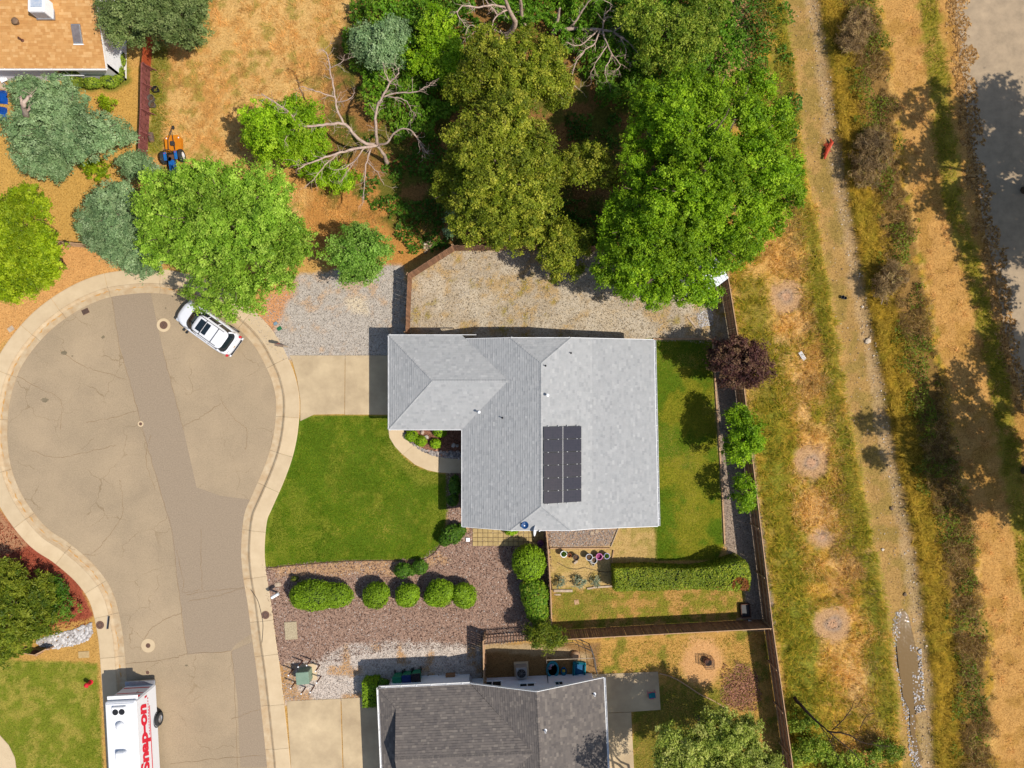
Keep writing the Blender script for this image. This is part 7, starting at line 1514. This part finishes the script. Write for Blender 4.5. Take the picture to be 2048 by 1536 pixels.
# pots and log beside the maroon fence
def yard_pot(px, py, label, r=.2, h=.3, fill=True):
    t = thing('nursery_pot', label, 'pot', P(px, py)); MB().lathe([(r * .8, 0), (r, h), (r * 1.1, h + .01), (r * 1.1, h + .03), (r * .95, h + .03), (r * .8, .08), (0, .07)], n=20).build('pot', greyp if fill else MT['black'], t, local=True)
    if fill: MB().lathe([(r * .85, .16), (r * .4, .2), (0, .18)], n=16).build('soil', potsoil, t, local=True)
yard_pot(315, 182, 'black empty nursery pot, topmost by the maroon fence', fill=False); yard_pot(306, 199, 'upper grey nursery pot by the maroon fence'); yard_pot(308, 212, 'lower grey nursery pot by the maroon fence')
t = thing('log_round', 'cut log lying by the maroon fence', 'log', P(305, 276), math.radians(100)); MB().tube([(-.3, 0, .17), (.0, .02, .18), (.28, 0, .17)], [.17, .18, .17], 14).build('log', MT['bark'], t, local=True, smooth=False); MB().lathe([(.16, 0), (.1, .008), (0, .008)], (-.3, 0, .17), 14, Matrix.Rotation(-math.pi / 2, 3, 'Y')).build('cut_face', MT['fence_top'], t, local=True)
# broken stump in the blue-green tree
dead_tree('broken_stump', 'pale snapped stump rising out of the large grey-blue tree', (62, 250, 0), [([(72, 256, .2), (62, 246, 3.2), (52, 228, 5.4), (45, 208, 6.6)], .36), ([(46, 212, 6.5), (54, 196, 6.7), (63, 191, 6.8)], .16), ([(45, 210, 6.5), (41, 192, 6.8)], .13), ([(52, 222, 5.8), (61, 218, 6.0)], .08)], 9, cat='stump')
# odds and ends at the left edge
tarp = mat('blue_tarp', S(20, 96, 190), S(12, 70, 160), 3, .4)
for i, (px, py, lab) in enumerate(((4, 195, 'upper crumpled blue tarp at the left edge'), (3, 228, 'lower crumpled blue tarp at the left edge'))):
    rr = random.Random(i); mb = MB(); n_ = 8; vs = []
    for a_ in range(n_ + 1):
        for b2 in range(n_ + 1): u_, v_ = a_ / n_ - .5, b2 / n_ - .5; vs.append((u_ * .8, v_ * .9, max(0, .75 - (u_ * u_ + v_ * v_) * 2.6) + rr.uniform(-.05, .05)))
    mb.add(vs, [(a_ * (n_ + 1) + b2, (a_ + 1) * (n_ + 1) + b2, (a_ + 1) * (n_ + 1) + b2 + 1, a_ * (n_ + 1) + b2 + 1) for a_ in range(n_) for b2 in range(n_)]); o = mb.build('tarp', tarp); o.location = P(px, py); tag(o, lab, 'tarp')
t = thing('garden_chair', 'white plastic chair beside the tan-roofed house', 'chair', P(15, 162), .4)
MB().bbox((0, 0, .42), (.45, .45, .04), .02).build('seat', MT['white'], t, local=True); MB().bbox((0, .22, .65), (.45, .05, .45), .02).build('backrest', MT['white'], t, local=True)
for a_ in (-1, 1):
    for b2 in (-1, 1): MB().tube([(a_ * .19, b2 * .19, .41), (a_ * .23, b2 * .23, 0)], .02, 6).build('leg', MT['white'], t, local=True)
t = thing('toy_basin', 'cream basin with turquoise lid near the white chair', 'basin', P(9, 174)); MB().lathe([(.18, 0), (.24, .16), (.26, .17), (.22, .17), (.16, .04), (0, .04)], n=18).build('basin', MT['plank'], t, local=True); MB().bbox((.28, 0, .1), (.2, .18, .2), .04).build('lid_box', aq, t, local=True)
wood('red_crate', 'red crate at the left edge below the tarps', 21, 252, .34, .2, .2, 30, MT['red'], cat='crate')
# ------------------------------------------------------------------ vehicles
def ring_outline(x0, x1, w, n=44, p=4.0, front=1.0, rear=1.0):
    out = []; cx, hx = (x0 + x1) / 2, (x1 - x0) / 2
    for k in range(n):
        a = 2 * math.pi * k / n; c, s = math.cos(a), math.sin(a); q = p * (front if c > 0 else rear)
        r_ = (abs(c) ** q + abs(s) ** q) ** (-1 / q); out.append((cx + hx * c * r_, w * s * r_))
    return out
def loft(levels, n=44, cap_top=True, cap_bot=False):
    vs, fs = [], []
    for i, (z, x0, x1, w, p, fr, re) in enumerate(levels):
        o = ring_outline(x0, x1, w, n, p, fr, re)
        vs += [(x, y, z(x) if callable(z) else z) for x, y in o]
        if i:
            for k in range(n): k2 = (k + 1) % n; fs.append(((i - 1) * n + k, (i - 1) * n + k2, i * n + k2, i * n + k))
    m = len(levels)
    if cap_top: fs.append(tuple((m - 1) * n + k for k in range(n)))
    if cap_bot: fs.append(tuple(range(n - 1, -1, -1)))
    return MB().add(vs, fs)
def wheel(root, x, y, r, w, side, name='wheel', rimc=None):
    M_ = Matrix.Rotation(-side * math.pi / 2, 3, 'X')
    ty = MB().lathe([(r * .62, -w / 2), (r * .95, -w / 2), (r, -w * .35), (r, w * .35), (r * .95, w / 2), (r * .62, w / 2)], (x, y, r), 26, M_, caps=False).build(name, MT['rubber'], root, local=True)
    MB().lathe([(r * .62, w * .3), (r * .6, w * .46), (r * .3, w * .34), (r * .16, w * .5), (0, w * .5)], (x, y, r), 22, M_).build('rim', rimc or MT['metal'], ty, local=True)
    for k in range(5):
        a = k * 1.2566; MB().tube([Vector((x, y, r)) + M_ @ Vector((0, 0, w * .46)), Vector((x, y, r)) + M_ @ Vector((math.cos(a) * r * .56, math.sin(a) * r * .56, w * .46))], r * .07, 5).build('spoke', rimc or MT['metal'], ty, local=True)
rzc = math.atan2(76, -106)
cx, cy, _ = P(413, 655, .9)
t = thing('parked_suv', 'white suv parked on the cul-de-sac under the tree', 'car', (cx, cy, -.085), rzc)
CP = MT['carpaint']
hood = lambda x: .96 + .07 * min(1, max(0, (1.9 - x) / 1.0))
body = loft([(.26, -2.02, 1.98, .76, 6, .8, 1), (.34, -2.12, 2.1, .85, 6, .75, 1), (.56, -2.17, 2.16, .9, 6, .75, 1), (.74, -2.16, 2.14, .9, 6, .7, 1), (.86, -2.12, 2.08, .885, 6, .7, 1), (hood, -2.06, 1.98, .85, 6, .65, 1), (lambda x: hood(x) + .025, -1.98, 1.8, .77, 6, .65, 1)]).build('body', CP, t, local=True, smooth=True)
gb, gt_ = (1.02, -1.95, 1.3, .79, 6, .75, 1), (1.5, -1.66, .6, .64, 6, .8, 1)
loft([gb, (1.3, -1.8, .95, .71, 6, .75, 1), gt_], cap_top=False).build('windows', MT['glass'], t, local=True, smooth=True)
loft([(1.49, -1.68, .64, .65, 6, .8, 1), (1.55, -1.64, .58, .62, 6, .8, 1), (1.585, -1.5, .46, .53, 6, .8, 1)]).build('roof', CP, t, local=True, smooth=True)
for sy in (-1, 1):
    for x0, x1, ww in ((1.2, .55, .035), (.12, .06, .035), (-.72, -.72, .04), (-1.72, -1.55, .07)):
        MB().tube([(x0, sy * .78, 1.0), ((x0 + x1) / 2 - .0, sy * .715, 1.27), (x1, sy * .645, 1.5)], [ww, ww * .9, ww * .8], 6).build('pillar', CP, t, local=True, smooth=True)
    MB().tube([(.55, sy * .53, 1.6), (.45, sy * .53, 1.645), (-1.2, sy * .53, 1.645), (-1.35, sy * .53, 1.6)], .022, 6).build('roof_rail', MT['steel_dark'], t, local=True)
    m_ = MB().bbox((.86, sy * .98, 1.0), (.14, .2, .14), .04).build('mirror', MT['black'], t, local=True); MB().box((.86, sy * .86, .98), (.06, .12, .04)).build('mirror_arm', MT['black'], m_, local=True)
    MB().bbox((-2.08, sy * .74, .82), (.12, .16, .2), .03).build('tail_light', MT['red'], t, local=True)
    MB().bbox((1.9, sy * .68, .76), (.26, .24, .12), .04).build('headlight', mat('lamp_glass', (.5, .52, .55), None, 5, .1) if 'lamp_glass' not in bpy.data.materials else bpy.data.materials['lamp_glass'], t, local=True)
    for dx_ in (.15, -.7): MB().bbox((dx_, sy * .885, .84), (.16, .03, .03), .01).build('door_handle', MT['metal'], t, local=True)
    MB().box((-.2, sy * .878, .4), (2.2, .02, .1)).build('sill_trim', MT['black'], t, local=True)
for x0, x1 in ((.36, -.06), (-.1, -.42)): MB().bbox(((x0 + x1) / 2, 0, 1.588), (x0 - x1, .78, .014), .006).build('sunroof', MT['glass'], t, local=True)
for xx in (-.08, -.98): MB().tube([(xx, -.53, 1.66), (xx, .53, 1.66)], .02, 6).build('cross_bar', MT['steel_dark'], t, local=True)
MB().bbox((-2.17, 0, .5), (.1, 1.5, .16), .03).build('rear_bumper', CP, t, local=True); MB().box((-2.2, 0, .585), (.12, 1.2, .012)).build('bumper_pad', MT['black'], t, local=True)
MB().box((-2.07, 0, 1.0), (.012, 1.1, .02)).build('tailgate_seam', MT['black'], t, local=True)
MB().bbox((-2.13, 0, .82), (.06, .14, .05), .01).build('emblem', mat('gold_emblem', S(214, 160, 60), None, 5, .3), t, local=True)
MB().bbox((2.12, 0, .62), (.06, 1.0, .2), .03).build('grille', MT['black'], t, local=True)
for xx in (1.32, -1.3):
    for sy in (-1, 1): wheel(t, xx, sy * .79, .34, .2, sy)
    for sy in (-1, 1): MB().lathe([(.36, .0), (.4, .0), (.4, .02), (.36, .02)], (xx, sy * .885, .36), 26, Matrix.Rotation(-sy * math.pi / 2, 3, 'X'), caps=False).build('wheel_arch', MT['black'], t, local=True)

# white step van with red lettering
vx, vy, _ = P(270, 1403, 2.9)
VW, VL, VZ = 1.95, 7.6, 2.9
t = thing('delivery_van', 'white box step van with red lettering at the bottom left', 'van', (vx, vy, -.09), math.radians(3.0))
WP = mat('van_white', (.68, .68, .69), (.64, .64, .65), 1, .35, coat=.3)
MB().bbox((-VW / 2, -VL / 2, (VZ + .45) / 2), (VW, VL, VZ - .45), .07).build('box_body', WP, t, local=True)
MB().bbox((-VW / 2, -VL / 2, VZ + .03), (VW - .2, VL - .2, .05), .03).build('roof_cap', WP, t, local=True)
MB().box((-VW / 2, -VL / 2, .42), (VW - .3, VL - .2, .1)).build('chassis', MT['steel_dark'], t, local=True)
MB().bbox((-VW / 2, -VL - .5, 1.0), (VW - .2, 1.1, 1.1), .15).build('hood', WP, t, local=True)
MB().box((-VW / 2, -VL - .02, 2.0), (VW - .3, .08, .9)).build('windshield', MT['glass'], t, local=True)
MB().box((.012, -VL / 2 - .4, 1.36), (.016, VL - 1.2, .07)).build('red_stripe', MT['red'], t, local=True)
for k in range(13): MB().box((.014, -.45 - k * .19, 1.52), (.012, random.uniform(.08, .15), .06)).build('small_lettering', MT['red'], t, local=True)
MB().box((.012, -.25, 1.75), (.014, .12, .25)).build('red_mark', MT['red'], t, local=True)
# rear wall (faces north) with red bands, light bar, bumper
rw = mat('van_rear_shade', (.62, .62, .64), (.55, .55, .57), 2, .5)  # van white greyed, the north face's shade is in the colour
rear = MB().box((-VW / 2, .014, 1.62), (VW - .12, .02, 2.1)).build('rear_door', rw, t, local=True)
for zz, hh in ((.95, .1), (1.75, .07), (2.1, .05)): MB().box((-VW / 2, .03, zz), (VW - .3, .014, hh)).build('red_band', MT['red'], rear, local=True)
MB().tube([(-.55, .07, 1.5), (-.55, .07, 1.9)], .02, 6).build('handle', MT['metal'], rear, local=True)
MB().bbox((-VW / 2, .14, 2.62), (VW - .04, .24, .06), .02).build('rear_visor', MT['white_trim'], t, local=True)
MB().bbox((-VW / 2, .16, .5), (VW, .3, .16), .03).build('rear_bumper', MT['metal'], t, local=True)
for k in (-1.8, -.15): MB().bbox((k, .06, 2.3), (.12, .06, .18), .02).build('marker_light', MT['red'], t, local=True)
ac = MB().bbox((-.98, -.55, VZ + .13), (.9, .62, .18), .05).build('roof_unit', MT['white_trim'], t, local=True)
for k in (-.2, .2):
    f_ = MB().lathe([(.185, .0), (.185, .02), (0, .02)], (-.98 + k, -.55, VZ + .215), 22).build('fan', MT['black'], ac, local=True)
MB().lathe([(.26, 0), (.26, .14), (.2, .26), (.09, .33), (0, .34)], (-.98, -1.45, VZ + .03), 22).build('roof_vent', WP, t, local=True, smooth=True)
for k in range(1, 8): MB().box((-VW / 2, -k * .95, VZ + .058), (VW - .24, .02, .012)).build('roof_seam', MT['white_trim'], t, local=True)
for k in range(1, 7): MB().box((.003, -k * 1.08, 2.0), (.008, .018, 1.7)).build('side_seam', MT['white_trim'], t, local=True)
hb = MB().bbox((-.95, -3.3, VZ + .2), (.62, .62, .36), .06).build('roof_hatch', WP, t, local=True)
for yy in (-2.3, -VL + .6):
    for xx, sd_ in ((-.08, 1), (-VW + .08, -1)):
        M_ = Matrix.Rotation(sd_ * math.pi / 2, 3, 'Y'); r_, w_ = .42, .26
        ty = MB().lathe([(r_ * .6, -w_ / 2), (r_ * .95, -w_ / 2), (r_, -w_ * .35), (r_, w_ * .35), (r_ * .95, w_ / 2), (r_ * .6, w_ / 2)], (xx + sd_ * .14, yy, r_), 26, M_, caps=False).build('wheel', MT['rubber'], t, local=True)
        MB().lathe([(r_ * .6, w_ * .3), (r_ * .58, w_ * .48), (r_ * .35, w_ * .2), (r_ * .2, w_ * .4), (0, w_ * .4)], (xx + sd_ * .14, yy, r_), 22, M_).build('rim', MT['metal'], ty, local=True)
    MB().lathe([(.46, 0), (.52, 0), (.52, .02), (.46, .02)], (.004, yy, .44), 26, Matrix.Rotation(math.pi / 2, 3, 'Y'), caps=False).build('wheel_arch', MT['black'], t, local=True)
def lettering(body, parent, M_, length, m, name, bold=.035, shear=.35):
    cu = bpy.data.curves.new('lettering', 'FONT'); cu.body = body; cu.size = 1; cu.shear = shear; cu.offset = bold; cu.extrude = .004; cu.space_character = 1.02
    to = bpy.data.objects.new('lettering_tmp', cu); COL.objects.link(to); bpy.context.view_layer.update()
    me = bpy.data.meshes.new_from_object(to.evaluated_get(bpy.context.evaluated_depsgraph_get())); bpy.data.objects.remove(to, do_unlink=True)
    xs = [v.co.x for v in me.vertices]; x0, x1 = min(xs), max(xs); s = length / (x1 - x0)
    for v in me.vertices: v.co = M_ @ Vector(((v.co.x - x0) * s, v.co.y * s, v.co.z))
    o = mesh_obj(name, me, m, parent); return o
Mt = Matrix(((0, 0, 1, .012), (1, 0, 0, -4.95), (0, 1.0, 0, 1.78), (0, 0, 0, 1)))
lettering('Snap-on', t, Mt, 4.4, mat('van_red', (.62, .005, .03), (.55, .004, .025), 4, .4), 'side_lettering', .045)

# blue tractor with orange mower
tx, ty_, _ = P(338, 315, 1.0)
t = thing('tractor', 'blue tractor parked below the maroon fence', 'tractor', (tx, ty_, 0), math.radians(98)); t.scale = (.76, .76, .76)   # local +x = rear (towards the mower)
tb = mat('tractor_blue', S(40, 120, 196), S(28, 96, 170), 4, .4)
MB().bbox((-.75, 0, .85), (1.3, .5, .5), .08).build('hood', tb, t, local=True); MB().bbox((.1, 0, .62), (.9, .5, .3), .05).build('chassis', MT['steel_dark'], t, local=True)
MB().bbox((.2, 0, .86), (.42, .44, .1), .04).build('seat', mat('brown_seat', S(120, 84, 62), None, 6, .8), t, local=True); MB().bbox((.42, 0, 1.05), (.1, .42, .34), .04).build('seat_back', MT['black'], t, local=True)
MB().tube([(-.25, 0, .95), (-.1, 0, 1.22)], .025, 6).build('steering_column', MT['black'], t, local=True); MB().lathe([(.16, -.012), (.19, 0), (.16, .012), (.145, 0), (.16, -.012)], (-.1, 0, 1.24), 20).build('steering_wheel', MT['black'], t, local=True)
wr = mat('rim_white', (.8, .8, .8), None, 4, .4)
for sy in (-1, 1):
    fd = MB().bbox((.25, sy * .46, 1.02), (.72, .26, .08), .03).build('fender', tb, t, local=True); MB().bbox((.5, sy * .46, 1.05), (.06, .1, .07), .01).build('lamp', MT['red'], fd, local=True)
    M_ = Matrix.Rotation(-sy * math.pi / 2, 3, 'X')
    w_ = MB().lathe([(.3, -.14), (.5, -.14), (.55, -.09), (.55, .09), (.5, .14), (.3, .14)], (.3, sy * .78, .55), 26, M_, caps=False).build('rear_wheel', MT['rubber'], t, local=True); MB().lathe([(.33, .08), (.31, .13), (.15, .1), (0, .12)], (.3, sy * .78, .55), 20, M_).build('rim', wr, w_, local=True)
    w_ = MB().lathe([(.17, -.09), (.29, -.09), (.32, -.05), (.32, .05), (.29, .09), (.17, .09)], (-1.15, sy * .5, .32), 20, M_, caps=False).build('front_wheel', MT['rubber'], t, local=True); MB().lathe([(.18, .06), (.16, .09), (0, .08)], (-1.15, sy * .5, .32), 16, M_).build('rim', wr, w_, local=True)
MB().tube([(.55, -.2, 1.0), (.55, -.25, 1.7), (.55, .25, 1.7), (.55, .2, 1.0)], .03, 6).build('roll_bar', MT['steel_dark'], t, local=True)
t2 = thing('mower_deck', 'orange brush mower hitched behind the blue tractor', 'mower', (*P(344, 285, .5)[:2], 0), math.radians(94)); t2.scale = (.86, .86, .86)
om = mat('mower_orange', S(240, 150, 24), S(214, 124, 20), 4, .5)
MB().prism([(-.55, -.62), (.35, -.66), (.62, -.4), (.62, .4), (.35, .64), (-.55, .6)], .3, .42).build('deck', om, t2, local=True); MB().prism([(-.55, -.62), (.35, -.66), (.62, -.4), (.62, .4), (.35, .64), (-.55, .6)], .12, .29).build('skirt', om, t2, local=True)
MB().bbox((-.05, 0, .52), (.34, .3, .2), .04).build('gearbox', MT['steel_dark'], t2, local=True)
for a_, b2 in (((-.6, -.25, .7), (1.0, .02, .5)), ((-.6, .25, .7), (.2, .28, .6)), ((.2, .28, .6), (1.0, .02, .5)), ((1.0, .02, .5), (1.25, .0, .35))): MB().tube([a_, b2], .025, 6).build('frame_bar', MT['steel_dark'], t2, local=True)
MB().lathe([(0, -.05), (.13, -.05), (.15, 0), (.13, .05), (0, .05)], (1.3, .02, .15), 16, Matrix.Rotation(math.pi / 2, 3, 'X')).build('tail_wheel', MT['rubber'], t2, local=True)
for yy in (-.45, .48): MB().bbox((.4, yy, .425), (.1, .08, .02), .005).build('sticker', MT['white'], t2, local=True)
